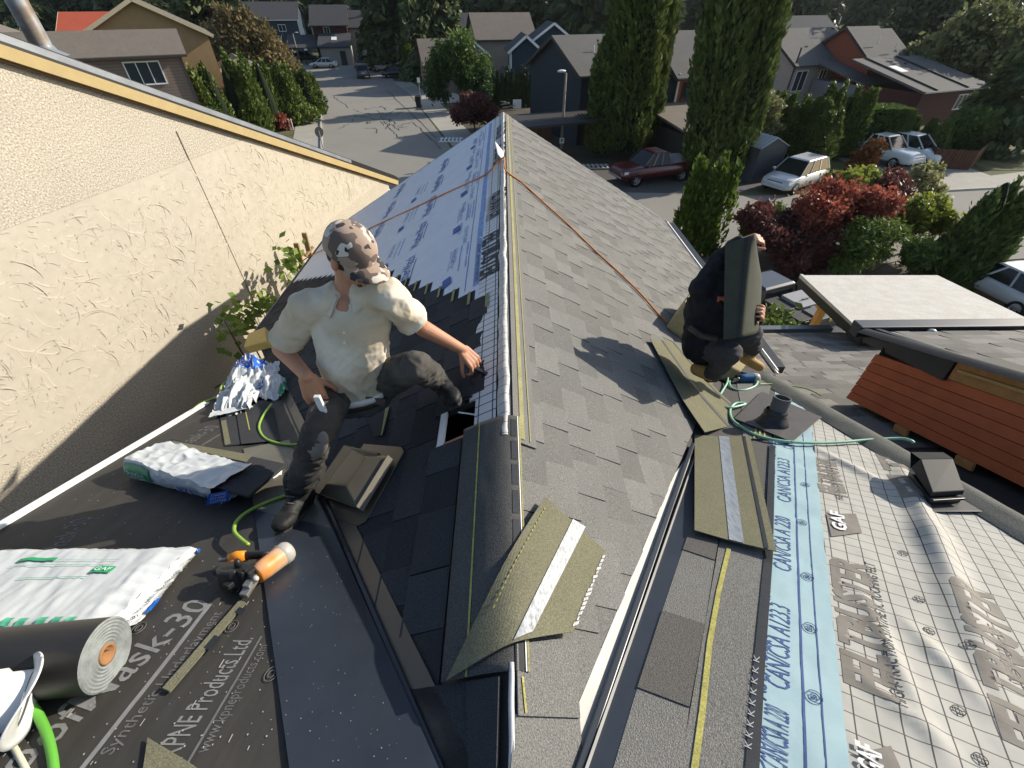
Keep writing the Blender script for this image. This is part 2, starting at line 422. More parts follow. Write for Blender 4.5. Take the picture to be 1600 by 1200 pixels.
# left main slope: local x = -Y, y up
FL = frame(on_main(-XE_L, 0), (0, -1, 0), NL); FLi = FL.inverted(); LSL = XE_L*math.sqrt(1+TM*TM)
ll = [FLi @ L(447, 632), FLi @ L(700, 1200)]
cL = cutline(ll[0], ll[1], V((-5, 2, 0)))
tips = [(766.6, 458.7), (741, 455.6), (717.5, 451), (696, 446), (678, 441), (660.5, 437), (643, 433), (628, 429), (612, 425), (597, 421)]
tl = [FLi @ L(*t) for t in tips]
vtop = tl[0].y            # upper edge of the topmost laid course
endx = [t.x for t in tl]+[tl[-1].x-.12*i for i in range(1, 20)]
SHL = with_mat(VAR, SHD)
def limL(k, v): return (max(endx[min(k, len(endx)-1)], -YG+.3), -.2, .29*k+.13*(k % 2))
hl = HOLES[0]
rowsL = [vtop-(k+1)*E_ for k in range(int(vtop/E_))]
hu0, hu1 = -hl[3], -hl[2]; hv0 = (FLi @ on_main(hl[0], 0)).y; hv1 = (FLi @ on_main(hl[1], 0)).y
def lay_left():
    n = 0
    for k, v in enumerate(rowsL):
        u0, u1, st = limL(k, v)
        segs = [(u0, u1)]
        if v < hv1 and v+E_*.7 > hv0: segs = [(u0, hu0), (hu1, u1)]
        if k == 0: segs = [(u0, hu0-.03)]     # the top course stops short of the opening
        for a, c in segs: n += lay(FL, house, SHL, [v], lambda kk, vv: (a, c, st), [cL])
    return n
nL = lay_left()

STEPS = [(endx[k], rowsL[k]) for k in range(9)]
# ---- thin sheets laid on a plane: bilinear patch between four pixel corners, as a local grid in a frame
def sheet(name, m, mw, cor, lift, nu=2, nv=2, wr=None, th=.002, parent=None, label=None, smooth=True, edge=None):
    """cor: four 3D points (a,b,c,d) counter-clockwise; wr(x,y)-> extra height in the local frame"""
    inv = mw.inverted(); q = [inv @ V(p) for p in cor]; mb = MB()
    def fn(i, j):
        p = (q[0]*(1-i)+q[1]*i)*(1-j)+(q[3]*(1-i)+q[2]*i)*j
        z = lift+(wr(p.x, p.y) if wr else 0)
        return V((p.x, p.y, z))
    mb.grid(fn, nu, nv)
    o = hpart(mb, name, m, mw, smooth and wr is not None, parent=parent or house)
    if th:
        md = o.modifiers.new('thick', 'SOLIDIFY'); md.thickness = th; md.offset = -1
    if label: o['label'] = label
    return o
FNT = {}
def text(s, m, mw, org, ang, size, parent, wr=None, lift=.003, sx=1.0, name='lettering', shear=0, bold=0, sub=1):
    """printed letters: flat mesh on the frame mw, baseline from org at angle ang (local radians)"""
    key = (s, size, sx, shear, bold)
    if key not in FNT:
        cu = bpy.data.curves.new('t', 'FONT'); cu.body = s; cu.size = size; cu.shear = shear; cu.offset = bold*size; cu.resolution_u = 2
        to = bpy.data.objects.new('t', cu); COL.objects.link(to)
        dg = bpy.context.evaluated_depsgraph_get(); me = bpy.data.meshes.new_from_object(to.evaluated_get(dg))
        bpy.data.objects.remove(to); bm = bmesh.new(); bm.from_mesh(me)
        bmesh.ops.scale(bm, vec=(sx, 1, 1), verts=bm.verts)
        if wr and sub:
            for it in range(4):
                es = [e for e in bm.edges if e.calc_length() > .018]
                if not es: break
                bmesh.ops.subdivide_edges(bm, edges=es, cuts=1); bmesh.ops.triangulate(bm, faces=bm.faces[:])
        bm.to_mesh(me); bm.free(); FNT[key] = me
    me = FNT[key].copy(); me.materials.clear(); me.materials.append(m); me.name = name
    c, sn = math.cos(ang), math.sin(ang); n = len(me.vertices); a = np.empty(n*3); me.vertices.foreach_get('co', a); a = a.reshape(-1, 3)
    x = org[0]+a[:, 0]*c-a[:, 1]*sn; y = org[1]+a[:, 0]*sn+a[:, 1]*c
    if wr:
        bv = conform(parent, mw); z = np.empty(n)
        for i in range(n):
            hh = bv.ray_cast(V((x[i], y[i], 1)), V((0, 0, -1))); z[i] = (hh[0].z+.0014+max(0, lift-.005)) if hh[0] else wr(x[i], y[i])+.002
    else: z = np.full(n, float(lift))
    me.vertices.foreach_set('co', np.stack([x, y, z], 1).ravel())
    o = bpy.data.objects.new(name, me); COL.objects.link(o); o.matrix_world = mw
    if parent is not None: o.parent = parent; o.matrix_parent_inverse = PINV[parent.name]
    return o
BV = {}
def conform(parent, mw):
    from mathutils.bvhtree import BVHTree
    if parent.name not in BV:
        me = parent.data; BV[parent.name] = BVHTree.FromPolygons([v.co.copy() for v in me.vertices], [tuple(p.vertices) for p in me.polygons])
    return BV[parent.name]
def loc2(mw, p): q = mw.inverted() @ V(p); return (q.x, q.y)
def tfit(s, m, mw, a, b, cap, parent, wr=None, lift=.003, shear=0, bold=0, name='lettering'):
    """letters fitted between two 3D points on the plane"""
    A = loc2(mw, a); B = loc2(mw, b); ln = math.hypot(B[0]-A[0], B[1]-A[1]); ang = math.atan2(B[1]-A[1], B[0]-A[0])
    cu = bpy.data.curves.new('t', 'FONT'); cu.body = s; cu.size = cap/.7
    to = bpy.data.objects.new('t', cu); COL.objects.link(to); bpy.context.view_layer.update(); wd = max(.01, to.dimensions.x)
    bpy.data.objects.remove(to)
    return text(s, m, mw, A, ang, cap/.7, parent, wr, lift, ln/wd, name, shear, bold)
def lerp(a, b, t): return V(a)*(1-t)+V(b)*t
def strip(name, m, mw, pts, wid, lift, parent=None, n=1, wr=None):
    """flat ribbon along 3D points on a plane"""
    inv = mw.inverted(); q = [inv @ V(p) for p in pts]; mb = MB(); vs = []
    for i, p in enumerate(q):
        d = q[min(i+1, len(q)-1)]-q[max(0, i-1)]; d.z = 0; d.normalize(); s = V((-d.y, d.x, 0))*wid/2
        for sgn in (1, -1):
            e = p+s*sgn; z_ = None
            if wr and parent:
                hh = conform(parent, mw).ray_cast(V((e.x, e.y, 1)), V((0, 0, -1))); z_ = hh[0].z+.0016 if hh[0] else None
            vs.append(V((e.x, e.y, z_ if z_ is not None else lift+(wr(e.x, e.y) if wr else 0))))
    mb.add(vs, [(2*i, 2*i+1, 2*i+3, 2*i+2) for i in range(len(q)-1)])
    return hpart(mb, name, m, mw, True, parent=parent or house)
# ---------------------------------------------------------------- left cross slope: black underlayment, dark metal, valley
FC = frame(Cp(0, 0), (0, 1, -TC), NC)        # x runs down the slope, y to the left
RM = mat('underlayment_black', (.040, .037, .033), .62, .35, 5, bump=.25, bscale=22, spec=.35, stretch=(.5, 2.2, 1))
def wrm(x, y):
    return .0035*fbm(x*1.2, y*7, 3)+.004*fbm(x*3, y*3, 9)
def wrmf(x, y): return max(-.002, wrm(x, y))
rmask = sheet('underlayment_sheet', RM, FC, [Cp(-CX+.03, -.15), Cp(-.18, -.15), Cp(-1.35, 2.05), Cp(-CX+.03, 3.5)], .006, 60, 60, wrmf, 0)
reg(rmask, FC)
PRN = mat('print_grey', (.20, .20, .20), .7, .3, 30)
PRN2 = mat('print_faint', (.13, .128, .125), .7, .3, 30)
e1 = C(329, 949); m1 = C(137, 1120); d1 = (m1-e1)/.63
wl = lambda x, y: wrmf(x, y)+.006
tfit('RoofMask-30', PRN, FC, e1+d1, e1, .098, rmask, wl, .004, bold=.006)
strip('printed_rule', PRN, FC, [lerp(C(95, 1250), C(330, 947), t) for t in np.linspace(0, 1, 30)], .014, .004, rmask, wr=wl)
tfit('Synthetic Underlayment', PRN2, FC, C(175, 1185), C(348, 960), .034, rmask, wl, .004)
tfit('KPNE Products Ltd.', PRN, FC, C(275, 1190), C(396, 1000), .062, rmask, wl, .004, bold=.004)
strip('printed_rule', PRN2, FC, [lerp(C(290, 1205), C(409, 996), t) for t in np.linspace(0, 1, 20)], .007, .004, rmask, wr=wl)
tfit('www.kpneproducts.com', PRN2, FC, C(325, 1180), C(420, 1010), .034, rmask, wl, .004)
tfit('RoofMask-30', PRN2, FC, C(60, 905), C(146, 810), .085, rmask, wl, .004)
tfit('RoofMask-30', PRN2, FC, C(250, 725), C(344, 668), .10, rmask, wl, .004)
strip('printed_rule', PRN2, FC, [C(255, 735), C(345, 680)], .012, .004, rmask, wr=wl)
# dust specks and printed dashes on the black sheet
mb = MB(); iFC = FC.inverted()
for i in range(330):
    px, py = random.uniform(0, 430), random.uniform(690, 1200)
    q = iFC @ C(px, py); r = random.uniform(.0009, .0024)
    if q.y > CX-.1 or q.y < .3: continue
    a = random.uniform(0, 6.3); k = random.choice((1, 1, 3, 6)) if random.random() < .35 else 1
    z = wl(q.x, q.y)+.003; dx = V((r*k, r*.2, 0)); dy = V((-r*.2, r*.7, 0)); c = V((q.x, q.y, z))
    mb.add([c-dx-dy, c+dx-dy, c+dx+dy, c-dx+dy], [(0, 1, 2, 3)])
o = hpart(mb, 'debris', mat('dust_light', (.42, .40, .36), .9), FC); o['kind'] = 'stuff'
# target marks
mb = MB()
for px, py in ((218, 985), (363, 982), (425, 1057)):
    q = iFC @ C(px, py)
    for r in (.018, .009):
        mb.tube([V((q.x+r*1.3*math.cos(t), q.y+r*math.sin(t), wl(q.x, q.y)+.004)) for t in np.linspace(0, 6.2832, 15)], .0012, 4)
hpart(mb, 'printed_target', PRN2, FC, parent=rmask)['kind'] = 'stuff'
# flat dark metal beside the valley
sheet('valley_metal', METD, FC, [C(455, 1215), C(690, 1215), C(520, 830), C(398, 800)], .016, 1, 1, th=.003)
sheet('valley_metal', mat('metal_reflection_olive', (.115, .108, .088), .42, .2, 5, spec=.5), FC, [C(398, 800), C(520, 830), C(452, 690), C(381, 704)], .013, 1, 1, th=.003)  # head of the same sheet; its reflection put into a lighter olive
# scuffs and grit on the metal
mb = MB()
for i in range(90):
    py = random.uniform(840, 1200); f = (py-830)/370; px = random.uniform(412+40*f, 520+130*f)
    q = iFC @ C(px, py); r = random.uniform(.0006, .0016); c = V((q.x, q.y, .0188))
    mb.add([c+V((r*math.cos(t), r*math.sin(t), 0)) for t in (0, 1.2, 2.6, 3.9, 5.2)], [(0, 1, 2, 3, 4)])
o = hpart(mb, 'debris', mat('dust_light', (.42, .40, .36), .9), FC); o['kind'] = 'stuff'
# left valley: rib with a raised brown band on the shingled side
vv = (vl1-vl0).normalized(); va = vl0-vv*.9; vb = vl1+vv*.45
upv = (NL+NC).normalized()
mb = MB(); sl_ = NL.cross(vv).normalized()
if sl_.x < 0: sl_ = -sl_
mb.bar(va+sl_*.045+NL*.014, vb+sl_*.045+NL*.014, .075, .006, NL); hpart(mb, 'valley_band', METB)
mb = MB(); mb.bar(va+upv*.014, vb+upv*.014, .018, .034, upv); mb.bar(va+upv*.008-sl_*.03, vb+upv*.008-sl_*.03, .03, .012, NC)
hpart(mb, 'valley_rib', METD, bevel=.003)
# shingle pieces lying flat at the head of the metal
for cor, m, lf in (([C(352, 700), C(438, 690), C(428, 640), C(344, 652)], SHD, .014), ([C(378, 698), C(440, 692), C(418, 628), C(368, 636)], SHD, .019)):
    sheet('starter_shingle', m, FC, cor, lf, 2, 2, th=.004)
strip('chalk_line', YEL, FC, [C(384, 644), C(391, 676)], .007, .021); strip('shingle_edge', SHF, FC, [C(350, 660), C(357, 698)], .03, .016)

# ---------------------------------------------------------------- left main slope beyond the shingles: printed underlayment
UL = mat('underlayment_pale_blue', (.62, .66, .72), .65, .08, 4, bump=.12, bscale=30)
def wul(x, y):
    k_ = min(27, max(0, int((vtop-y)/E_))); am = max(0, min(1, (endx[k_]-.05-x)/.5))
    return .004+am*max(0, .004+.010*fbm(x*2.2+y*3.1, y*5-x*2.5, 2)*max(0, min(1, (x+4.6)/.9))+.004*fbm(x*2, y*3, 5))
vf = (FLi @ L(757, 400)).y      # upper edge of the pale sheet
ulay = sheet('underlayment_sheet', UL, FL, [FL @ V((-YG+.02, .06, 0)), FL @ V((-5.4, .06, 0)), FL @ V((-2.42, vf, 0)), FL @ V((-YG+.02, vf, 0))], .002, 90, 46, wul, 0)
reg(ulay, FL)
BLUE = mat('print_blue', (.07, .13, .36), .7, .3, 20); BLUE2 = mat('print_blue_faint', (.22, .32, .55), .7, .3, 20)
wu = lambda x, y: wul(x, y)+.004
vrow = [(FLi @ L(645, 415)).y, (FLi @ L(560, 395)).y]
for ri, v in enumerate((vrow[0], vrow[0]-.92)):
    x = -3.35-.35*ri
    while x > -YG+.8:
        text('WeatherWatch', BLUE, FL, (x, v), math.pi, .17, ulay, wu, .004, .62, shear=.3, bold=.012)
        strip('printed_rule', BLUE, FL, [FL @ V((x-.15-.4*t, v+.03, 0)) for t in (0, .5, 1)], .012, .004, ulay, wr=wu)
        x -= .86
for k, v in enumerate((vrow[0]+.46, vrow[0]-.46)):
    x = -3.55-.2*k
    while x > -YG+.5:
        text('SYNTHETIC', BLUE2, FL, (x, v), 0, .085, ulay, wu, .004, .8)
        for j in (1, 2): strip('printed_rule', BLUE2, FL, [FL @ V((x+.45*t, v+.05+.065*j, 0)) for t in (0, .5, 1)], .012, .004, ulay, wr=wu)
        mb = MB(); mb.add([V((x+.50, v-.02, wu(x, v)+.005)), V((x+.64, v-.01, wu(x, v)+.005)), V((x+.60, v+.07, wu(x, v)+.005)), V((x+.48, v+.05, wu(x, v)+.005))], [(0, 1, 2, 3)])
        hpart(mb, 'printed_emblem', BLUE, FL, parent=ulay)
        x -= 1.0
for k, (v, s) in enumerate(((vf-.27, 'ASTM D226'), (vf-.19, 'CAN/CSA A123.3'))):
    x = -3.3-.25*k
    while x > -YG+.5:
        text(s, BLUE2, FL, (x, v), math.pi, .062, ulay, wu, .004, .85); x -= .55
strip('printed_rule', BLUE, FL, [FL @ V((-2.7-5.2*t, vf-.14, 0)) for t in np.linspace(0, 1, 40)], .006, .004, ulay, wr=wu)
strip('printed_band', BLUE2, FL, [FL @ V((-2.7-5.2*t, vf-.05, 0)) for t in np.linspace(0, 1, 40)], .05, .0035, ulay, wr=wu)
for k, (ux, v) in enumerate(STEPS):
    strip('chalk_line', YB, FL, [FL @ V((ux+.01, v+E_*.90, 0)), FL @ V((ux+.17, v+E_*.90, 0))], .022, .019)
# white gridded felt along the ridge, left side, with its own printing
FELT = mat('felt_white_grid', (.43, .415, .375), .8, .10, 6, bump=.15, bscale=40)
lineset(FELT, [(0, .058, .0017, (.12, .11, .10), 0), (1, .053, .0019, (.08, .075, .07), .03)])
FELTL = mat('felt_white_grid_small', (.62, .62, .62), .8, .10, 6, bump=.15, bscale=40)
lineset(FELTL, [(0, .06, .003, (.05, .05, .06), 0), (1, .075, .003, (.05, .05, .06), .03)])
lfelt = None
def wf(x, y): return .0025*fbm(x*4, y*6, 1)
gaps = sorted((-h[3], -h[2], (FLi @ on_main(h[0], 0)).y, (FLi @ on_main(h[1], 0)).y) for h in HOLES)
x = -YG+.02; fparts = []
for g in gaps+[None]:
    xe = g[0] if g else -1.15
    if g and g[1] > -2.3: xe = g[0]
    for a, c, v0, v1 in ([(x, xe, vf-.02, LSL-.05)] + ([(g[0], g[1], vf-.02, max(vf-.019, g[2])), (g[0], g[1], g[3], LSL-.05)] if g else [])):
        if c-a > .01 and v1-v0 > .003:
            f = sheet('ridge_felt', FELTL, FL, [FL @ V((a, v0, 0)), FL @ V((c, v0, 0)), FL @ V((c, v1, 0)), FL @ V((a, v1, 0))], .010, max(1, int((c-a)/.08)), 6, wf, 0); fparts.append(f)
    if g: x = g[1]
INK = mat('print_ink_dark', (.045, .045, .05), .7, .3, 20); INKB = mat('print_ink_brown', (.20, .18, .155), .75, .25, 14)
reg(fparts[0], FL)
for a, bb in ((L(757, 373), L(752, 440)), (L(771, 305), L(767, 345)), (L(775, 232), L(772, 262)), (L(778, 200), L(776, 220))):
    tfit('FELTBUSTER', INK, FL, a, bb, .15, fparts[0], None, .016, shear=.15, bold=.03)
for a, bb in ((L(748, 385), L(743, 445)), (L(765, 310), L(760, 350))):
    tfit('HIGH-TRACTION SYNTHETIC ROOFING FELT', INK, FL, a, bb, .03, fparts[0], None, .016)
tfit('GAF', mat('print_white', (.75, .75, .75), .7), FL, L(755, 463), L(751, 470), .06, fparts[0], None, .03)
# crumpled edge of felt folded over the ridge
mb = MB()
def fold(i, j):
    y = 1.22+(YG-1.22)*j; a = (i-.5)
    x = a*(.050+.004*math.sin(y*5)+.006*NZ.noise((y*9, 1, 0)))-.016; bulge = .011*math.cos(a*math.pi)*(.8+.35*NZ.noise((y*10, i*3, 2)))
    return V((x+.007*NZ.noise((y*6, 5, 0)), y, Zm(x)+.016+bulge+.003*NZ.noise((y*36, i*9, 4))))
mb.grid(fold, 8, 420)
FW = mat('felt_white_fold', (.52, .505, .475), .75, .12, 10, bump=.3, bscale=60)
lineset(FW, [(1, .06, .0022, (.2, .19, .18), 0)])
hpart(mb, 'ridge_fold', FW, smooth=True)
mb = MB(); p = V((-.02, L(775, 262).y, -H+.03))
mb.add([p, p+V((.02, .25, .01)), p+V((-.08, .36, .10)), p+V((-.05, .1, .03))], [(0, 1, 2, 3)]); hpart(mb, 'torn_flap', WHT)
# smooth starter band on the right of the ridge with the chalked sealant line
sheet('ridge_starter', SH, FR, [FR @ V((1.2, LSR-.13, 0)), FR @ V((YG, LSR-.13, 0)), FR @ V((YG, LSR-.02, 0)), FR @ V((1.2, LSR-.02, 0))], .019, 20, 1, None, .004)
for vv_, wd in ((LSR-.062, .022), (LSR-.10, .006)):
    strip('chalk_line', YB, FR, [FR @ V((y, vv_, 0)) for y in np.linspace(1.22, YG, 30)], wd, .022)
# cap shingles bent over the ridge near the viewer
def capsheet(name, m, y0, y1, xl, xr, lift, ny=14, tone=None, rad=.05):
    mb = MB()
    def fn(i, j):
        x = xl+(xr-xl)*i; y = y0+(y1-y0)*j
        z = -H-TM*(math.sqrt(x*x+rad*rad)-rad*.55)+lift
        return V((x, y, z+.0015*NZ.noise((x*20, y*8, 3))))
    mb.grid(fn, 34, ny); o = hpart(mb, name, m, smooth=True)
    md = o.modifiers.new('thick', 'SOLIDIFY'); md.thickness = .005; md.offset = -1; return o
yc0 = L(745, 1062).y; yc1 = L(775, 660).y
SHM = mat('cap_shingle', (.085, .083, .08), .95, .14, 5, speck=.45, spscale=260, bump=.5, bscale=240, spec=.1)
capsheet('ridge_cap_shingle', SHM, yc0, yc1, -.19, .052, .030, 40)
for xx, wd, m in ((.028, .022, TAR), (.052, .006, YB), (-.118, .006, YEL), (.0455, .003, WHT)):
    n = 40; mb = MB()
    for k in range(n):
        if m is TAR and k % 5 == 4:
            hpart(mb, 'sealant_strip', m); mb = MB(); continue
        y0, y1 = yc0+(yc1-yc0)*k/n, yc0+(yc1-yc0)*(k+1)/n
        q = []
        for (xa, ya) in ((xx-wd/2, y0), (xx+wd/2, y0), (xx+wd/2, y1), (xx-wd/2, y1)):
            q.append(V((xa, ya, -H-TM*(math.sqrt(xa*xa+.0025)-.0275)+.0325)))
        mb.add(q, [(0, 1, 2, 3)])
    if mb.v: hpart(mb, 'sealant_strip' if m is TAR else 'chalk_line', m)
# last course piece in front and the bare ridge metal below it
mb = MB()
mb.tube([V((.004+.004*NZ.noise((y*9, 0, 0)), y, -H+.012)) for y in np.linspace(.10, yc0+.02, 16)], .008, 8); hpart(mb, 'ridge_foil_roll', mat('foil_white', (.5, .5, .51), .4, .2, 30, spec=.6), smooth=True)
sheet('course_shingle', SH, FR, [R(802, 1122), R(898, 1125), R(890, 1000), R(800, 1010)], .026, 3, 3, None, .005)
strip('chalk_line', YEL, FR, [R(808, 1062), R(813, 1118)], .006, .029)

sheet('course_shingle', SHD, FL, [L(783, 1215), L(560, 1215), L(610, 1085), L(786, 1060)][::-1], .017, 2, 2, None, .005)
sheet('course_shingle', SHD, FL, [L(783, 1215), L(740, 1215), L(735, 1068), L(786, 1060)][::-1], .023, 2, 2, None, .005)
sheet('course_shingle', SH, FR, [R(790, 1215), R(905, 1215), R(899, 1122), R(800, 1118)], .020, 2, 2, None, .005)
# ---------------------------------------------------------------- right cross slope
d1v = (C(1222, 420)-C(1222, 900)); pD0 = C(1190, 1100)
dirD = (C(1240, 640)-C(1262, 1150)).normalized()
FD = frame(pD0, dirD, NC); FDi = FD.inverted()
# light valley metal, groove and dark strip
vd = (R(1043, 764)-R(858, 1200)).normalized()
sheet('valley_flashing', METL, FR, [R(1083, 700), R(1050, 745), R(852, 1215), R(899, 1215)], .012, 1, 10, None, .003)
mb = MB(); a, c = R(1080, 700)+V((0, 0, .02)), R(900, 1215)+V((0, 0, .02)); mb.bar(a, c, .020, .045, (0, 0, 1)); hpart(mb, 'valley_rib', METD, bevel=.003)
sheet('valley_metal', METD, FC, [C(912, 1215), C(955, 1215), C(1088, 800), C(1088, 700)], .014, 1, 10, None, .003)
mb = MB(); mb.bar(C(915, 1205, .022), C(1086, 715, .022), .006, .01, NC); hpart(mb, 'valley_rib_edge', METL)
# courses of shingles along the valley, cut one by one
rows_px = [[(955, 1215), (1062, 1215), (1076, 1112), (995, 1081)], [(995, 1081), (1076, 1112), (1100, 982), (1034, 960)], [(1034, 960), (1100, 982), (1116, 881), (1066, 864)], [(1066, 864), (1116, 881), (1132, 790), (1092, 790)]]
for k, q in enumerate(rows_px):
    o = sheet('shingle', SH if k % 2 == 0 else mat('shingle_grey_dark', (.115, .11, .102), .95, .1, 3, speck=.42, spscale=260, tone=.2, bump=.5, bscale=240, spec=.1), FD, [C(*p) for p in q], .016+.004*(k % 2), 2, 2, None, .006)
sheet('starter_course', SH, FD, [C(1060, 1215), C(1165, 1215), C(1200, 840), C(1125, 840)], .013, 2, 8, None, .005)
strip('chalk_line', YEL, FD, [C(1083, 1215), C(1096, 1120), C(1108, 1010), C(1122, 930), C(1138, 862)], .016, .017)
strip('sealant_strip', TAR, FD, [C(1173, 1215), C(1186, 1030), C(1200, 870), C(1206, 700)], .030, .0172)
for k in range(9):
    t0 = 1180-k*17; f = (1200-t0)/330
    tfit('K', mat('print_grey_pale', (.35, .36, .38), .7), FD, C(1170+f*30, t0), C(1171+f*30, t0-10), .016, house, None, .019)
# more courses on the slope beyond the loose shingle
for k, q in enumerate([[(1100, 690), (1160, 690), (1158, 640), (1092, 640)], [(1160, 690), (1205, 690), (1200, 625), (1158, 640)], [(1092, 640), (1158, 640), (1150, 600), (1090, 598)], [(1158, 640), (1200, 625), (1208, 585), (1150, 600)], [(1090, 598), (1150, 600), (1150, 565), (1090, 556)]]):
    sheet('shingle', SH if k % 2 else MATS['shingle_grey_dark'], FD, [C(*p) for p in q], .016+.004*(k % 2), 2, 2, None, .006)
for k in range(3): strip('chalk_line', YEL, FD, [C(1177+8*k, 690), C(1188+5*k, 640)], .010, .024)
sheet('course_shingle', MATS['shingle_grey_dark'], FD, [C(1068, 870), C(1208, 870), C(1212, 585), C(1085, 560)], .008, 2, 2, None, .003)
# pale blue selvedge strip with its numbers
BS = mat('selvedge_pale_blue', (.31, .44, .475), .7, .10, 5, bump=.25, bscale=26)
def wbs(x, y): return max(-.003, .006*fbm(x*7, y*4, 6)*min(1, max(.15, (.05-y)/.12))+.0015*fbm(x*30, y*30, 2))
bsel = sheet('selvedge_strip', BS, FD, [C(1185, 1215), C(1327, 1215), C(1264, 627), C(1211, 603)], .010, 18, 90, wbs, .0)
reg(bsel, FD); wb = lambda x, y: wbs(x, y)+.010
NVY = mat('print_navy', (.05, .09, .24), .7, .3, 20)
for s, a, c, cap in (('CAN/CSA A123.3', (1233, 1088), (1234, 956), .062), ('CAN/CSA A 220', (1236, 900), (1234, 815), .062), ('CAN/CSA A123.3', (1236, 790), (1233, 722), .06), ('CAN/CSA A123.3', (1240, 705), (1236, 675), .055),
                     ('CAN/CSA A 220', (1230, 1215), (1232, 1120), .06)):
    tfit(s, NVY, FD, C(*a), C(*c), cap, bsel, wb, .003, shear=.1)
for s, a, c in (('ASTM D226', (1197, 1100), (1200, 995)), ('ASTM D226', (1203, 950), (1205, 880)), ('ASTM D4869', (1207, 865), (1209, 780)), ('ASTM D226', (1210, 770), (1211, 735)), ('ASTM D226', (1212, 720), (1212, 690)), ('D4869', (1195, 1215), (1196, 1140))):
    tfit(s, NVY, FD, C(*a), C(*c), .04, bsel, wb, .003, shear=.1)
for a, c, wd in (((1258, 1215), (1240, 700), .006), ((1290, 1215), (1254, 680), .0035)):
    strip('printed_rule', NVY, FD, [lerp(C(*a), C(*c), t) for t in np.linspace(0, 1, 50)], wd, .003, bsel, wr=wb)
mb = MB()
for px, py in ((1271, 1095), (1265, 985), (1261, 905), (1252, 820), (1258, 760)):
    q = FDi @ C(px, py)
    for r in (.019, .010, .004):
        mb.tube([V((q.x+r*math.cos(t), q.y+r*math.sin(t), wb(q.x, q.y)+.004)) for t in np.linspace(0, 6.2832, 15)], .0011, 4)
hpart(mb, 'printed_target', NVY, FD, parent=bsel)['kind'] = 'stuff'
# white gridded felt
QF = [FDi @ p for p in (C(1326, 1215), Cp(CX-.12, -.12), Cp(CX-.16, 2.42), C(1264, 627))]
RDG = [(FDi @ C(1330, 905), FDi @ C(1480, 1200), .016), (FDi @ C(1560, 1090), FDi @ C(1400, 720), .055), (FDi @ C(1250, 690), FDi @ C(1420, 780), .018), (FDi @ C(1330, 1050), FDi @ C(1500, 1190), .014), (FDi @ C(1400, 960), FDi @ C(1560, 1130), .018)]
def wfe(x, y):
    z = .003*fbm(x*3, y*3, 11)+.0016*fbm(x*14, y*11, 3)+.0022*max(0, NZ.noise((x*4+y*6, y*16-x*9, 2)))
    for a, c, amp in RDG:
        d = V((c.x-a.x, c.y-a.y)); ln = d.length; d /= ln; q = V((x-a.x, y-a.y)); t = q.dot(d)/ln
        s = abs(q.x*d.y-q.y*d.x)+.012*NZ.noise((x*5, y*5, 1))
        e = max(0, 1-abs(t-.5)*1.7)
        z += amp*e*math.exp(-(s/(.018+amp*.6))**2)
    return max(-.004, z)
felt = sheet('felt_sheet', FELT, FD, [FD @ q for q in QF], .008, 120, 150, wfe, 0)
reg(felt, FD); wfl = lambda x, y: wfe(x, y)+.008
for a, c, cap in (((1399, 1108), (1352, 890), .112), ((1680, 1215), (1548, 935), .118), ((1322, 780), (1302, 722), .105), ((1462, 800), (1408, 715), .12), ((1412, 740), (1356, 672), .10), ((1345, 1400), (1420, 1215), .1)):
    if cap > .1: tfit('FELTBUSTER' if cap != .12 else 'FELTB', INKB, FD, C(*a), C(*c), cap, felt, wfl, .005, shear=.12, bold=.05)
for a, c in (((1416, 1116), (1366, 886)), ((1600, 1080), (1560, 990)), ((1318, 785), (1296, 722))):
    tfit('HIGH-TRACTION SYNTHETIC ROOFING FELT' if a[0] != 1600 else 'SYNTHETIC ROOFING FELT', INK, FD, C(*a), C(*c), .033, felt, wfl, .005, shear=.1)
def badge(pts, s, a, c, cap):
    q = [FDi @ C(*p) for p in pts]; mb = MB()
    def fn(i, j):
        p = (q[0]*(1-i)+q[1]*i)*(1-j)+(q[3]*(1-i)+q[2]*i)*j; return V((p.x, p.y, wfl(p.x, p.y)+.004))
    mb.grid(fn, 10, 10); hpart(mb, 'printed_badge', INKB, FD, parent=felt)
    tfit(s, MATS['print_white'], FD, C(*a), C(*c), cap, felt, wfl, .0125, bold=.03)
badge([(1298, 842), (1346, 836), (1336, 806), (1290, 806)], 'GAF', (1322, 836), (1316, 808), .05)
badge([(1350, 1225), (1410, 1215), (1390, 1170), (1345, 1180)], 'GAF', (1380, 1222), (1372, 1180), .05)
mb = MB()
for px, py in ((1496, 1114), (1435, 940), (1530, 1190), (1450, 990), (1410, 868), (1512, 1015)):
    q = FDi @ C(px, py)
    mb.tube([V((q.x+.014*math.cos(t), q.y+.014*math.sin(t), wfl(q.x, q.y)+.004)) for t in np.linspace(0, 6.2832, 13)], .0011, 4)
    for s in (V((.014, 0, 0)), V((0, .014, 0))): mb.bar(V((q.x, q.y, wfl(q.x, q.y)+.005))-s, V((q.x, q.y, wfl(q.x, q.y)+.005))+s, .002, .001)
hpart(mb, 'printed_target', INK, FD, parent=felt)['kind'] = 'stuff'
# granular roll along the right rake and lower flat metal trims
mb = MB()
def roll(i, j):
    y = -.3+3.2*j; a = i
    return Cp(CX-.15+.20*a, y, .012+.035*math.sin(a*math.pi*.9)+.004*NZ.noise((a*5, y*6, 2)))-V((0, 0, .06*max(0, a-.7)))
mb.grid(roll, 10, 80); hpart(mb, 'rake_shingle', mat('shingle_roll', (.13, .13, .115), .95, .18, 9, speck=.42, spscale=240, bump=.5, bscale=200), smooth=True)
mb = MB(); mb.bar(Cp(CX+.05, 0, -.12), Cp(CX+.05, 3.3, -.12), .02, .2, NC); hpart(mb, 'rake_board', BLKP)
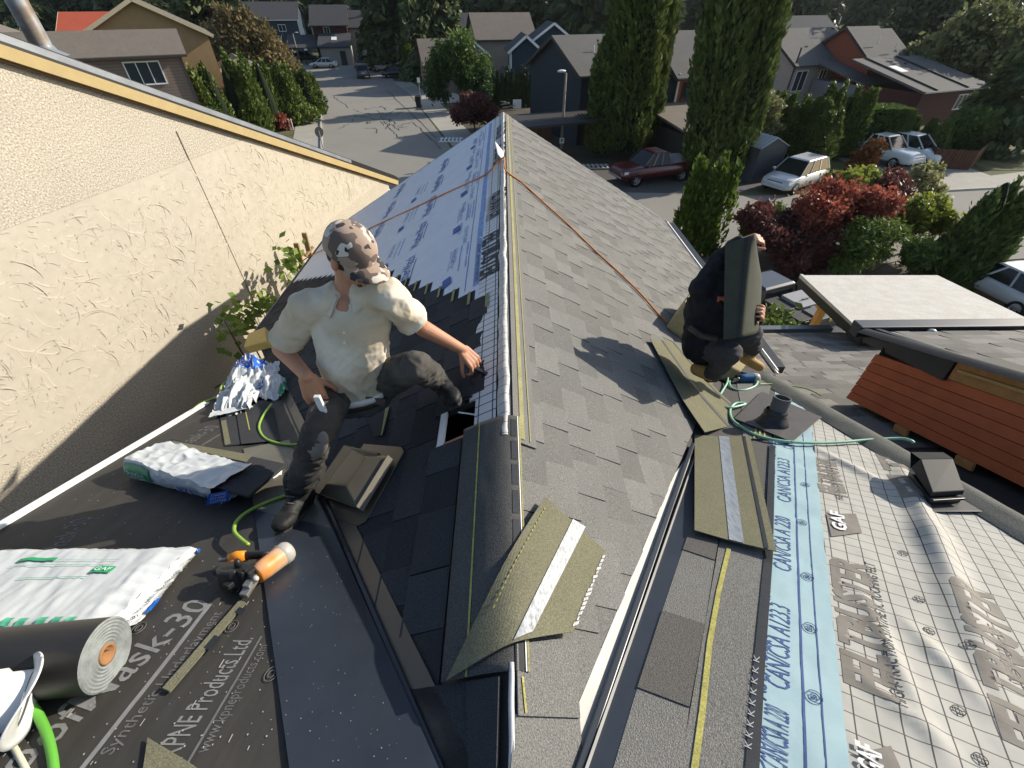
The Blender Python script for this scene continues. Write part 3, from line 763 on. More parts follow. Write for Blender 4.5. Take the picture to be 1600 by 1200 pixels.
# ---------------------------------------------------------------- lower roof, red clapboard wall and upper roof on the right
def Lw(px, py, o=0): return hit(px, py, (0, TC, 1), -1.79+o)
def lwp(x, y, o=0): return V((x, y, -1.79-TC*y))+NC*o
slab([lwp(2.33, -.2), lwp(5.5, -.2), lwp(5.5, 5.86), lwp(2.33, 5.86)], NC, 'lower_roof_deck', DECK)
FLO = frame(lwp(5.52, 5.86), (-1, 0, 0), NC)
mb = MB(); r = random.Random(5)
nrow = 27
for k in range(nrow):
    x = -.1-r.random()*.2
    while x < 3.3:
        wdt = r.uniform(.12, .3); t = r.choice((.008, .013)); mb.tone = r.uniform(.2, .8); v = k*E_
        a, c = max(x, 0), min(x+wdt, 3.26)
        if c-a > .02: mb.add([(a, v, 0), (c, v, 0), (c, v, t), (a, v, t), (c, v+E_+.02, .003), (a, v+E_+.02, .003)], [(0, 1, 2, 3), (3, 2, 4, 5)])
        x += wdt
o = hpart(mb, 'lower_roof_shingles', mat('shingle_grey_warm', (.18, .17, .155), .95, .1, 3, speck=.4, spscale=200, tone=.5), FLO @ M.Translation((0, 0, .004))); o['kind'] = 'stuff'
mb = MB(); mb.bar(lwp(2.9, 5.93, .05), lwp(5.3, 5.93, .05), .12, .09); hpart(mb, 'gutter', mat('gutter_slate', (.09, .11, .13), .4, .1, spec=.5), bevel=.01)
# red wall built of boards
XW = 3.30; RED = mat('clapboard_red', (.56, .145, .058), .75, .18, 6, bump=.15, bscale=20, orand=.12)
wy0, wy1 = -.2, 3.09
ztop = lambda y: -1.17-TC*y; zbot = lambda y: -1.705-TC*y
mb = MB(); mb.hexa([V((XW+.02, wy0, zbot(wy0))), V((XW+1.6, wy0, zbot(wy0))), V((XW+1.6, wy1, zbot(wy1))), V((XW+.02, wy1, zbot(wy1)))],
                   [V((XW+.02, wy0, ztop(wy0)+.25)), V((XW+1.6, wy0, ztop(wy0)+.25)), V((XW+1.6, wy1, ztop(wy1)+.1)), V((XW+.02, wy1, ztop(wy1)+.1))])
hpart(mb, 'wall', DARK)
nb = 6; mb = MB()
for k in range(nb):
    h_ = (ztop(0)-zbot(0))/nb; z0 = k*h_; z1 = z0+h_-.008
    b = MB()
    b.hexa([V((XW-.012, wy0, zbot(wy0)+z0)), V((XW+.02, wy0, zbot(wy0)+z0)), V((XW+.02, wy1, zbot(wy1)+z0)), V((XW-.012, wy1, zbot(wy1)+z0))],
           [V((XW-.006, wy0, zbot(wy0)+z1)), V((XW+.02, wy0, zbot(wy0)+z1)), V((XW+.02, wy1, zbot(wy1)+z1)), V((XW-.006, wy1, zbot(wy1)+z1))])
    hpart(b, 'clapboard', RED)
# open wooden soffit strip above the boards and black fascia in front of it
mb = MB(); OSB = mat('sheathing_orange', (.50, .25, .09), .8, .3, 12, stretch=(3, 1, 1))
mb.hexa([V((XW-.02, wy0, ztop(wy0))), V((XW+.03, wy0, ztop(wy0))), V((XW+.03, 2.45, ztop(2.45))), V((XW-.02, 2.45, ztop(2.45)))],
        [V((XW-.05, wy0, ztop(wy0)+.17)), V((XW+.03, wy0, ztop(wy0)+.17)), V((XW+.03, 2.45, ztop(2.45)+.17)), V((XW-.05, 2.45, ztop(2.45)+.17))]); hpart(mb, 'bare_sheathing', OSB)
mb = MB(); mb.bar(V((XW-.06, wy0, ztop(wy0)+.10)), V((XW-.06, 2.4, ztop(2.4)+.10)), .015, .02); hpart(mb, 'batten', mat('batten_wood', (.5, .30, .12), .8))
mb = MB(); mb.hexa([V((XW-.04, 2.46, ztop(2.46)-.02)), V((XW, 2.46, ztop(2.46)-.02)), V((XW+.1, 3.34, ztop(3.34)+.05)), V((XW+.05, 3.34, ztop(3.34)+.05))],
                   [V((XW-.06, 2.46, ztop(2.46)+.2)), V((XW, 2.46, ztop(2.46)+.2)), V((XW+.1, 3.36, ztop(3.34)+.2)), V((XW+.05, 3.36, ztop(3.34)+.2))]); hpart(mb, 'fascia', METD)
UPZ = -1.0
def upp(x, y, o=0): return V((x, y, UPZ-TC*y))+NC*o
slab([upp(XW-.10, -.4), upp(6.9, -.4), upp(6.9, 3.24), upp(XW+.02, 3.24)], NC, 'upper_roof_deck', BLKP, .05)
FU = frame(upp(XW+3.4, 3.25), (-1, 0, 0), NC); mb = MB()
for k in range(26):
    x = -.1-r.random()*.2
    while x < 3.5:
        wdt = r.uniform(.12, .3); t = r.choice((.008, .013)); mb.tone = r.uniform(.2, .8); v = k*E_; a, c = max(x, 0), min(x+wdt, 3.46-.004*(26-k))
        if c-a > .02: mb.add([(a, v, 0), (c, v, 0), (c, v, t), (a, v, t), (c, v+E_+.02, .003), (a, v+E_+.02, .003)], [(0, 1, 2, 3), (3, 2, 4, 5)])
        x += wdt
o = hpart(mb, 'upper_roof_shingles', MATS['shingle_grey_warm'], FU @ M.Translation((0, 0, .004))); o['kind'] = 'stuff'
mb = MB(); mb.grid(lambda i, j: upp(XW-.14+.16*i, -.4+3.66*j, .012+.03*math.sin(i*3.0)), 6, 30); hpart(mb, 'rake_shingle', SHD, smooth=True)
mb = MB(); gy = 3.36; gz = -2.235
mb.hexa([V((3.22, gy-.06, gz-.12)), V((6.9, gy-.06, gz-.12)), V((6.9, gy+.05, gz-.12)), V((3.22, gy+.05, gz-.12))], [V((3.22, gy-.06, gz)), V((6.9, gy-.06, gz)), V((6.9, gy+.07, gz+.0)), V((3.22, gy+.07, gz))])
hpart(mb, 'gutter', METD, bevel=.012)
mb = MB(); mb.lathe([(0, 0), (.035, 0), (.045, .02), (.04, .05), (.02, .06), (0, .06)], (3.86, gy-.07, gz-.05), (0, -1, 0), 12); hpart(mb, 'gutter_outlet', mat('clear_plastic', (.5, .5, .5), .2), smooth=True)
mb = MB()
for px, py in ((1300, 640), (1420, 715), (1545, 800)):
    pass
for y in (.9, 1.15, 1.9, 2.4):
    mb.bar(V((XW-.03, y, zbot(y)-.03)), V((XW-.03, y+.12, zbot(y+.12)-.03)), .02, .06)
hpart(mb, 'torn_sheathing', OSB)
# white patio cover with post
patio = thing('patio_cover', 'white flat-topped patio cover with dark fascia behind the right gutter', 'patio cover', (0, 0, GZ)); reg(patio)
def ppl(px, py, o=0): return hit(px, py, (0, .17, 1), -2.62+o)
q = [ppl(1250, 430), ppl(1465, 430), ppl(1640, 514), ppl(1352, 522)]
q[2] = ppl(1600, 495)+(ppl(1600, 495)-ppl(1465, 430))*.12
mb = MB(); mb.hexa([p-V((0, 0, .05)) for p in q[::-1]], [p for p in q[::-1]])
hpart(mb, 'roof_sheet', mat('patio_white', (.55, .53, .485), .85, .07, 8, tint=(.51, .475, .425), speck=.15, spscale=60), parent=patio)
mb = MB()
for i in range(4):
    a, c = q[i], q[(i+1) % 4]; cen = sum(q, V())/4
    ia = a+(cen-a)*.012; ic = c+(cen-c)*.012
    mb.bar(ia-V((0, 0, .115)), ic-V((0, 0, .115)), .04, .13)
hpart(mb, 'fascia', BLKP, parent=patio)
mb = MB(); mb.bar(q[0]*.99+V((.02, 0, .012)), q[3]+V((-.02, 0, .012)), .05, .02); hpart(mb, 'edge_trim', mat('trim_pale', (.5, .48, .44), .6), parent=patio)
mb = MB()
for pt in (q[0]+V((.35, -.5, 0)), q[1]+V((-.3, -.4, 0))):
    mb = MB(); mb.bar(V((pt.x, pt.y, GZ)), V((pt.x, pt.y, pt.z-.2)), .11, .11, (0, 1, 0)); hpart(mb, 'post', mat('post_wood', (.50, .27, .08), .75, .15, 5), parent=patio)
    mb = MB(); mb.bar(V((pt.x-.12, pt.y, pt.z-.33)), V((pt.x+.12, pt.y, pt.z-.33)), .12, .16); hpart(mb, 'post_head', MATS['post_wood'], parent=patio)
# ================================================================ THINGS LYING ON THE ROOF
def T(name, label, cat, loc, group=None):
    o = thing(name, label, cat, loc, 0, group); reg(o); return o
def part(th, mb, name, m, smooth=False, mw=None, parent=None, **k):
    return hpart(mb, name, m, mw, smooth, parent=parent or th, **k)
def single(mb, name, m, label, cat, mw=None, smooth=False, group=None, **k):
    """a thing that is one mesh; its origin goes to the middle of its shape"""
    if mw is None:
        c = sum((V(p) for p in mb.v), V())/len(mb.v); zmin = min(p[2] for p in mb.v); c.z = zmin
        mb.v = [tuple(V(p)-c) for p in mb.v]; mw = M.Translation(c)
    o = mb.build(name, m, None, smooth, **k); o.matrix_world = mw
    return tag(o, label, cat, group)
def rbox(mb, q, lift, h, n=NC, inset=0):
    """box standing on four 3D plane points, height h along n"""
    lo = [V(p)+n*lift for p in q]; c = sum(lo, V())/4
    mb.hexa(lo, [p+(c-p)*inset+n*h for p in lo]); return mb
# ---- roof vent, loose, left (lies on the shingles by the valley)
def vent(th, base, body, top, n, lift, h, hn, mb_m, lip_m, name_h='hood'):
    pass
lv = T('roof_vent', 'brownish metal roof vent lying loose on the dark shingles beside the worker', 'roof vent', L(565, 760))
def Lq(*ps, o=0): return [L(px, py, o) for px, py in ps]
VM = mat('vent_metal_olive', (.085, .075, .055), .36, .18, 7, spec=.55)
b = MB()
fl_ = [(497, 802), (560, 822), (572, 815), (632, 706), (628, 699), (569, 694)]
lo = [L(px, py, .018) for px, py in fl_]; b.hexa(lo, [p+NL*.004 for p in lo]); part(lv, b, 'flange', VM, bevel=.002)
bs = Lq((496, 770), (561, 793), (608, 710), (546, 700), o=.02)
top = Lq((537, 757), (541, 757), (569, 713), (567, 711), o=.02)
b = MB(); lo = [L(px, py, .03) for px, py in ((500, 776), (556, 796), (602, 716), (548, 704))]; b.hexa(lo, [p+NL*.05 for p in lo]); part(lv, b, 'collar', BLKP)
rim = [L(px, py, .085) for px, py in ((498, 772), (559, 794), (608, 714), (546, 700))]
hi = [L(px, py, .15) for px, py in ((510, 756), (541, 760), (571, 714), (551, 702))]
b = MB(); b.hexa([p-NL*.022 for p in rim], rim); b.add(rim+hi, [(0, 1, 5, 4), (1, 2, 6, 5), (2, 3, 7, 6), (3, 0, 4, 7), (4, 5, 6, 7)])
part(lv, b, 'hood', VM, bevel=.003)
b = MB(); b.bar(rim[1]-NL*.005+V((.004, 0, 0)), rim[2]-NL*.005+V((.004, 0, 0)), .004, .042, NL); part(lv, b, 'front_lip', mat('vent_lip', (.24, .22, .18), .34, .15, 8, metal=.3))
# ---- roof vent, right, on the felt
rv = T('roof_vent', 'small black plastic roof vent sitting on the white gridded felt', 'roof vent', C(1470, 785))
b = MB(); lo = [C(px, py, .022) for px, py in ((1445, 800), (1535, 800), (1542, 793), (1495, 750), (1412, 748))]
b.hexa(lo, [p+NC*.004 for p in lo]); part(rv, b, 'flange', mat('vent_flange', (.10, .095, .09), .4, .3, 9), bevel=.002)
base = [C(px, py, .03) for px, py in ((1450, 788), (1500, 785), (1468, 744), (1418, 744))]
b = MB(); b.hexa(base, [p+NC*.030 for p in base]); part(rv, b, 'collar', BLKP)
lo = [base[0]+NC*.04, base[1]+NC*.04, base[2]+NC*.05, base[3]+NC*.05]; hi = [base[0]+NC*.065, base[1]+NC*.065, lerp(base[1], base[2], .75)+NC*.135, lerp(base[0], base[3], .75)+NC*.135]
b = MB(); b.hexa(lo, hi); b.add([hi[3], hi[2], base[2]+NC*.115+(base[2]-base[1])*.2, base[3]+NC*.115+(base[3]-base[0])*.2, base[2]+NC*.05, base[3]+NC*.05], [(0, 1, 2, 3), (3, 2, 4, 5)])
part(rv, b, 'hood', mat('vent_black_dull', (.022, .022, .024), .62, .3, 14, spec=.2), bevel=.004)
b = MB(); b.bar(base[0]+NC*.03+(base[0]-base[3])*.04, base[1]+NC*.03+(base[1]-base[2])*.04, .02, .012, NC); part(rv, b, 'front_lip', BLKP, bevel=.003)
# ---- pipe flashing
pf = T('pipe_flashing', 'black rubber pipe flashing on a dark square plate, on the pale blue strip', 'pipe flashing', C(1215, 655))
b = MB(); lo = [C(px, py, .035) for px, py in ((1238, 691), (1284, 652), (1190, 612), (1147, 654))]
b.hexa(lo, [p+NC*.003 for p in lo]); part(pf, b, 'plate', mat('plate_grey', (.085, .08, .08), .55, .2, 12), bevel=.002)
pc = C(1208, 661, .038); up = (NC*.72+V((.12, .10, .55))).normalized()
b = MB(); b.lathe([(.098, 0), (.096, .012), (.084, .028), (.074, .05), (.066, .062), (.068, .068), (.070, .078), (.062, .09), (.058, .098)], pc, (NC*.8+up*.2).normalized(), 28); part(pf, b, 'boot', BLKP, True)
b = MB(); b.lathe([(.052, .06), (.052, .185), (.044, .185), (.044, .02)], pc, up, 28); part(pf, b, 'pipe', mat('pipe_grey', (.10, .10, .105), .5, .1))
b = MB(); b.lathe([(.0, .08), (.0445, .081)], pc, up, 20); part(pf, b, 'pipe_inside', DARK)

# ---- loose shingles lying underside up
def roofz(x): return -H-TM*(math.sqrt(x*x+.0036)-.035)
def drape(name, pts, m, label, lift, curl=None, n=18, cat='shingle', group=None, strips=()):
    """a shingle on the main roof: four 3D corners, bilinear, following the roof"""
    q = [V(p) for p in pts]
    def at(i, j, o=0):
        p = (q[0]*(1-i)+q[1]*i)*(1-j)+(q[3]*(1-i)+q[2]*i)*j
        return V((p.x, p.y, roofz(p.x)+lift+o+(curl(i, j) if curl else 0)))
    mb = MB(); mb.grid(at, n, n)
    c = at(.5, .5); th = T(name, label, cat, c, group)
    o = part(th, mb, 'shingle_sheet', m); md = o.modifiers.new('thick', 'SOLIDIFY'); md.thickness = .004; md.offset = -1
    for (j0, j1, mm, nm, i0, i1) in strips:
        mb = MB(); mb.grid(lambda i, j: at(i0+(i1-i0)*i, j0+(j1-j0)*j, .0022), n, 3); part(th, mb, nm, mm, True)
    return th
g_loose = 'loose shingles left lying on the roof'
A0, A1, A2, A3 = L(700, 1072), R(852, 790, .0), R(941, 876), R(893, 998)
# outline: long left edge from the tip up to the top corner; handled as a five-sided sheet
def loose_big():
    th = T('loose_shingle', 'large olive shingle lying face down across the ridge, silver tape strip towards the right', 'shingle', R(850, 930), g_loose)
    tip = L(700, 1074); topc = R(851, 790); rt = R(942, 874); br = R(893, 999); mid = R(800, 1012); bl = L(742, 1050)
    def surf(p, o=0): return V((p.x, p.y, roofz(p.x)+.045+o+.012*max(0, min(1, (.3-p.y+.25)))))
    mb = MB(); n = 16
    def fn(i, j):      # j along from lower edge (tip->mid->br) to upper edge (topc..rt)
        lowp = lerp(tip, mid, i/.55) if i < .55 else lerp(mid, br, (i-.55)/.45)
        upp_ = lerp(tip, topc, 1) if i < .0 else (lerp(lerp(tip, topc, .12), topc, min(1, i/.5)) if i < .5 else lerp(topc, rt, (i-.5)/.5))
        return surf(lerp(lowp, upp_, j))
    mb.grid(fn, 28, n); o = part(th, mb, 'shingle_sheet', SHF); md = o.modifiers.new('thick', 'SOLIDIFY'); md.thickness = .004; md.offset = -1
    s0, s1, s2, s3 = R(803, 1008), R(832, 998), R(912, 838), R(893, 826)
    mb = MB(); mb.grid(lambda i, j: surf(lerp(lerp(s0, s1, i), lerp(s3, s2, i), j), .004), 3, 12); part(th, mb, 'tape_strip', TAPE, True)
    mb = MB()
    for k in range(16):
        a = lerp(R(896, 990), R(941, 880), k/16); c = lerp(R(896, 990), R(941, 880), (k+.7)/16); w_ = V((.006, .003, 0))*random.uniform(.6, 1.6)
        mb.add([surf(a-w_, .004), surf(a+w_, .004), surf(c+w_*random.uniform(.4, 1.4), .004), surf(c-w_, .004)], [(0, 1, 2, 3)])
    o = part(th, mb, 'adhesive_dots', TAPE); o['kind'] = 'stuff'
    mb = MB()
    for k in range(22):
        a = lerp(R(771, 950), R(852, 806), k/22); c = lerp(R(771, 950), R(852, 806), (k+.55)/22)
        mb.bar(surf(a, .004), surf(c, .004), .003, .001)
    o = part(th, mb, 'printed_dashes', YEL); o['kind'] = 'stuff'
loose_big()
def flat_loose(name, label, fn, corner, lift, strips, curl=None, n=NC, m=None):
    q = [fn(*c) for c in corner]; cc = sum(q, V())/4; th = T(name, label, 'shingle', cc, g_loose)
    def at(i, j, o=0):
        p = lerp(lerp(q[0], q[1], i), lerp(q[3], q[2], i), j)
        return p+n*(lift+o+(curl(i, j) if curl else 0))
    mb = MB(); mb.grid(at, 12, 16); o = part(th, mb, 'shingle_sheet', m or SHF); md = o.modifiers.new('thick', 'SOLIDIFY'); md.thickness = .004; md.offset = -1
    for i0, i1, mm, nm in strips:
        mb = MB(); mb.grid(lambda i, j: at(i0+(i1-i0)*i, j*.996+.002, .0025), 4, 16); part(th, mb, nm, mm, True)
    return th
flat_loose('loose_shingle', 'olive shingle with a worn silver strip down its middle, lying beside the right valley', C, [(1083, 842), (1210, 876), (1170, 692), (1084, 690)], .040,
           [(.44, .62, TAPED, 'tape_strip'), (.86, .91, TAR, 'sealant_strip')], lambda i, j: .012*abs(i-.5))
flat_loose('loose_shingle', 'long narrow olive shingle curling off the right slope at its lower end', R, [(1088, 686), (1160, 668), (1048, 540), (1010, 535)], .022,
           [(.44, .50, TAR, 'sealant_strip'), (.90, .94, TAR, 'sealant_strip')], lambda i, j: .02+.10*max(0, .35-j)**1.2+.03*i*max(0, .5-j), NR)
flat_loose('loose_shingle', 'short olive shingle offcut beside the long curling one', R, [(1102, 638), (1132, 646), (1106, 604), (1080, 596)], .03, [], lambda i, j: .01*abs(j-.5), NR)
flat_loose('loose_shingle', 'thin olive shingle strip lying on the black underlayment below the orange nailer', C, [(256, 1083), (268, 1088), (386, 948), (376, 944)], .018,
           [(.02, .98, SHF, 'face')], None)
b_ = MB()
flat_loose('loose_shingle', 'olive shingle corner poking in at the bottom edge of the black underlayment', C, [(225, 1222), (330, 1222), (300, 1200), (234, 1160)], .02, [])
flat_loose('loose_shingle', 'dark shingle with a pale edge lying on the left slope above the loose vent', L, [(590, 686), (602, 684), (613, 640), (574, 652)], .022, [(.84, .99, YB, 'pale_edge')], None, NL, SHD)
for k, (t0, t1) in enumerate((((330, 1000), (342, 1006)),)):
    th = bpy.data.objects['loose_shingle.003']
    mb = MB(); q = [C(px, py, .0225) for px, py in ((318, 1012), (330, 1017), (346, 996), (335, 992))]; mb.add(q, [(0, 1, 2, 3)]); part(th, mb, 'tape_strip', TAR)
    mb = MB(); q = [C(px, py, .0225) for px, py in ((366, 957), (377, 961), (384, 952), (374, 948))]; mb.add(q, [(0, 1, 2, 3)]); part(th, mb, 'tape_strip', TAR)

# ---- shingle bundles and wrappers
def pkmat(name, colr=(.80, .81, .80)):
    return mat(name, colr, .42, .10, 6, bump=.45, bscale=16, spec=.5)
PKW = pkmat('wrapper_white', (.52, .54, .545)); PKG = pkmat('wrapper_green', (.02, .22, .10)); PKB = pkmat('wrapper_blue', (.02, .13, .55)); PRG = mat('print_green', (.10, .42, .26), .6, .3, 20)
PKP = mat('print_dark_text', (.04, .05, .05), .7)
bd = T('wrapped_bundle', 'full bundle of shingles in white wrapping with green printing, behind the black roll', 'shingle bundle', C(120, 930))
o_t = .105
pA, pB, pC, pD = C(150, 984, o_t), C(297, 849, o_t), C(0, 850, o_t), C(0, 986, o_t)
dl = (pD-pA).normalized(); pC2 = pB+dl*.95; pD2 = pA+dl*.95
FB = frame(pA, dl, NC)       # x leftwards, y towards viewer(-)
FBi = FB.inverted(); wB = FBi @ pB
fsh = [C(222, 974, 0), C(306, 868, 0)]
mb = MB()
def btop(i, j):
    p = lerp(lerp(pA, pD2, i), lerp(pB, pC2, i), j)
    e = min(1, i*14)*min(1, (1-j)*12)*min(1, j*12)
    wr = .006*fbm(p.x*14, p.y*5, 3)+.004*NZ.noise((p.x*50, p.y*16, 3))+(.009*abs(math.sin(j*26+3*NZ.noise((j*5, 2, 1))))*max(0, 1-i*7))
    return p+NC*(wr-.022*(1-e))
mb.grid(btop, 90, 40); part(bd, mb, 'wrapping', PKW, True)
mb = MB()
def bside(i, j):
    a = lerp(btop(0, j), lerp(fsh[0], fsh[1], j)+NC*.012, i)
    return a+V((.02*math.sin(i*3.1)+.006*fbm(j*14, i*4, 2), 0, .004*fbm(j*30, i*6, 5)))
mb.grid(bside, 14, 50); part(bd, mb, 'wrapping_end', PKW, True)
mb = MB(); mb.hexa([lerp(fsh[0], pA, .2)-NC*.0+dl*.05, lerp(fsh[1], pB, .2)+dl*.05, pC2-NC*.1, pD2-NC*.1], [pA-NC*.03+dl*.05, pB-NC*.03+dl*.05, pC2-NC*.03, pD2-NC*.03]); part(bd, mb, 'shingle_stack', SHD)
def onb(i, j, o=.006): return btop(i, j)+NC*o
def bpatch(i0, i1, j0, j1, m, nm, shx=0):
    mb = MB(); mb.grid(lambda a, c: onb(i0+(i1-i0)*a+shx*c, j0+(j1-j0)*c), 6, 6); return part(bd, mb, nm, m, True)
for k in range(5): bpatch(.10+.047*k+(.02 if k > 2 else 0), .13+.047*k+(.02 if k > 2 else 0), .05, .115, PRG, 'printed_panel')
bpatch(.18, .26, .60, .68, mat('print_green_dark', (.03, .33, .14), .6, .1), 'printed_panel', .0)
bpatch(.45, .60, .76, .80, MATS['print_green_dark'], 'printed_panel')
bpatch(.24, .50, .545, .552, PRG, 'printed_rule'); bpatch(.2, .6, .70, .706, PRG, 'printed_rule'); bpatch(.2, .6, .76, .765, PRG, 'printed_rule')
mbx = MB()
def btext(s, f, a, c, sz, m, nm='lettering'):
    """letters laid along a curve f(t, s) on the wrapping"""
    cu = bpy.data.curves.new('t', 'FONT'); cu.body = s; cu.size = 1
    to = bpy.data.objects.new('t', cu); COL.objects.link(to); dg = bpy.context.evaluated_depsgraph_get(); me = bpy.data.meshes.new_from_object(to.evaluated_get(dg)); bpy.data.objects.remove(to)
    wd = max(v.co.x for v in me.vertices); me.name = nm
    for v in me.vertices: v.co = f(a+(c-a)*v.co.x/wd, v.co.y*sz)
    me.materials.clear(); me.materials.append(m); o = bpy.data.objects.new(nm, me); COL.objects.link(o); return o
def addto(th, o): o.parent = th; o.matrix_parent_inverse = PINV[th.name]
def fend(t, s): return bside(.45-s, t)+V((.008, 0, .004))
def fend2(t, s): return bside(.82-s, t)+V((.008, 0, .004))
for o in (btext('JOB TO LABEL BEFORE USE', fend, .05, .70, .16, PKP), btext('TCI TOIT  ROOF SHINGLES', fend2, .34, .97, .12, PKP),
          btext('PROTECT FROM WEATHER', lambda t, s: onb(.55-t, .93+s, .008), 0, .33, .03, PKP), btext('GAF', lambda t, s: onb(.255-t, .615+s, .01), .01, .07, .06, MATS['print_white'])): addto(bd, o)
mb = MB(); mb.grid(lambda i, j: bside(.62+.36*i, .13+.17*j)+V((.01, 0, .003)), 6, 6); part(bd, mb, 'blue_label', PKB, True)
mb = MB(); mb.grid(lambda i, j: bside(.3+.5*i, .95+.05*j)+V((.01, 0, .003)), 4, 3); part(bd, mb, 'blue_label', PKB, True)
def crease(x, y, sd=0):
    return .55*max(0, 1-abs(NZ.noise((x*6+sd, y*6, sd)))*3.2)+.35*max(0, 1-abs(NZ.noise((x*14, y*12+sd, sd+4)))*3)+.5*NZ.noise((x*4, y*4, sd+9))
# opened bundle
ob = T('opened_bundle', 'opened shingle bundle with its white wrapper half pulled back and a green label', 'shingle bundle', C(320, 740))
oq = [(205, 728), (388, 778), (447, 728), (268, 688)]
mb = MB()
for k in range(6):
    q = [C(px+random.uniform(-2, 2), py, .018+.014*k) for px, py in oq]; mb.hexa(q, [p+NC*.011 for p in q])
part(ob, mb, 'shingle_stack', SHD)
q = [C(px, py, .102) for px, py in ((232, 706), (395, 737), (400, 712), (270, 690))]
mb = MB(); mb.hexa([C(262, 694, .1), C(385, 722, .1), C(395, 711, .1), C(270, 689, .1)], [C(262, 694, .104), C(385, 722, .104), C(395, 711, .104), C(270, 689, .104)]); part(ob, mb, 'olive_shingle', SHF)
W0, W1, W2, W3 = C(196, 722, .1), C(330, 770, .1), C(396, 734, .1), C(262, 694, .1)
def wtop(i, j):
    p = lerp(lerp(W0, W1, i), lerp(W3, W2, i), j)
    z = .014+.024*crease(p.x*1.1, p.y*1.1, 3)
    return p+NC*z+V((.006*NZ.noise((j*9, i*7, 2)), .006*NZ.noise((j*9, i*7, 5)), 0))
mb = MB(); mb.grid(wtop, 60, 36); part(ob, mb, 'wrapper', PKW, True)
WS0, WS1 = C(203, 748, 0), C(345, 787, 0)
def wside(i, j):
    return lerp(wtop(i, 0), lerp(WS0, WS1, i)+NC*.012, j)+V((-.006, -.012, .004))*math.sin(j*3.1)+V((0, .006*fbm(i*16, j*5, 3), .003*fbm(i*22, j*6, 8)))
mb = MB(); mb.grid(wside, 60, 12); part(ob, mb, 'wrapper_side', PKW, True)
mb = MB(); mb.grid(lambda i, j: wside(.02+.30*i, .10+.72*j)+V((-.002, -.006, .002)), 14, 6); part(ob, mb, 'green_label', PKG, True)
addto(ob, btext('AZIDV', lambda t, s: wside(t, .78-s)+V((-.003, -.01, .003)), .62, .97, .6, mat('print_navy2', (.04, .06, .35), .6)))
addto(ob, btext('SHINGLES', lambda t, s: wside(t, .66-s)+V((-.003, -.012, .004)), .06, .28, .34, mat('print_pale', (.5, .6, .55), .6)))
q = [C(325, 786, .03), C(362, 779, .03), C(360, 762, .105), C(330, 768, .105)]
def lab(i, j): return lerp(lerp(q[0], q[1], i), lerp(q[3], q[2], i), j)+V((-.002, -.016, .003))
mb = MB(); mb.grid(lab, 6, 4); part(ob, mb, 'blue_label', PKB, True)
for k, s in enumerate(('STRONG', 'DO NOT', 'CUTTER')):
    addto(ob, btext(s, lambda t, s_, kk=k: lab(t, .72-.28*kk+s_)+V((0, -.004, .001)), .15, .9, .26, MATS['print_white']))
mb = MB()
def tail(i, j):
    a = lerp(C(345, 789, .012), C(440, 742, .012), i); return a+V((0, .05*j, 0))+NC*(.02*abs(fbm(i*8, j*3, 2))+.015*j)
mb.grid(tail, 30, 4); part(ob, mb, 'wrapper_tail', PKW, True)
# empty wrappers heaped by the eave
def crumple(name, label, q, m, seed, amp=.05, hump=.10, n=44, extra=()):
    q = [C(px, py) for px, py in q]; c = sum(q, V())/4; th = T(name, label, 'plastic wrapper', c, 'empty shingle wrappers')
    def at(i, j, o=0):
        p = lerp(lerp(q[0], q[1], i), lerp(q[3], q[2], i), j); d = fbm(i*3.2, j*3.2, seed, 4)
        rid = abs(NZ.noise((i*7+seed, j*3, seed)))*.6+abs(NZ.noise((i*3, j*9, seed+3)))*.5
        z = .02+hump*math.sin(math.pi*min(1, max(0, i)))*math.sin(math.pi*min(1, max(0, j)))*(.75+.5*NZ.noise((i*3, j*3, seed)))+amp*.9*(crease(i*.8, j*.55, seed)-.15)
        return p+NC*(max(.006, z)+o)+V((.03*NZ.noise((j*4, seed, i*4)), .03*NZ.noise((i*4, j*4, seed)), 0))
    mb = MB(); mb.grid(at, n, n); part(th, mb, 'plastic_film', m, True)
    for i0, i1, j0, j1, mm, nm in extra:
        mb = MB(); mb.grid(lambda i, j: at(i0+(i1-i0)*i, j0+(j1-j0)*j, .004), 14, 14); part(th, mb, nm, mm, True)
    return th, at
crumple('plastic_wrapper', 'white crumpled wrapper with pale printing, nearest the rake in the heap', [(330, 655), (392, 648), (425, 594), (372, 598)], PKW, 1.5, .09, .12)
th, at_ = crumple('plastic_wrapper', 'blue and white crumpled wrapper in the middle of the heap', [(352, 610), (432, 612), (440, 575), (372, 572)], PKW, 4.1, .08, .16, extra=((.1, .75, .3, .75, PKB, 'blue_print'),))
addto(th, btext('VIA', lambda t, s: at_(t, .45+s, .009), .18, .42, .2, MATS['print_white']))
th, at_ = crumple('plastic_wrapper', 'green edged crumpled wrapper nearest the worker', [(388, 628), (440, 628), (455, 598), (410, 592)], PKW, 8.7, .07, .11, extra=((0, .45, .2, .8, PKB, 'blue_print'), (.1, 1, .82, 1, PKG, 'green_print'), (.86, 1, .1, .8, PKG, 'green_print')))
addto(th, btext('AIV', lambda t, s: at_(t, .40+s, .009), .08, .4, .3, MATS['print_white']))
crumple('plastic_wrapper', 'pale crumpled wrapper at the far end of the heap', [(362, 590), (420, 592), (420, 572), (372, 574)], mat('wrapper_pale', (.62, .68, .72), .4, .1, 6, bump=.4, bscale=16), 12.2, .06, .10, extra=((.05, .5, .1, .35, PKG, 'green_print'),))
mb = MB()
q = [C(325, 652, .05), C(396, 636, .05), C(390, 630, .055), C(330, 644, .055)]
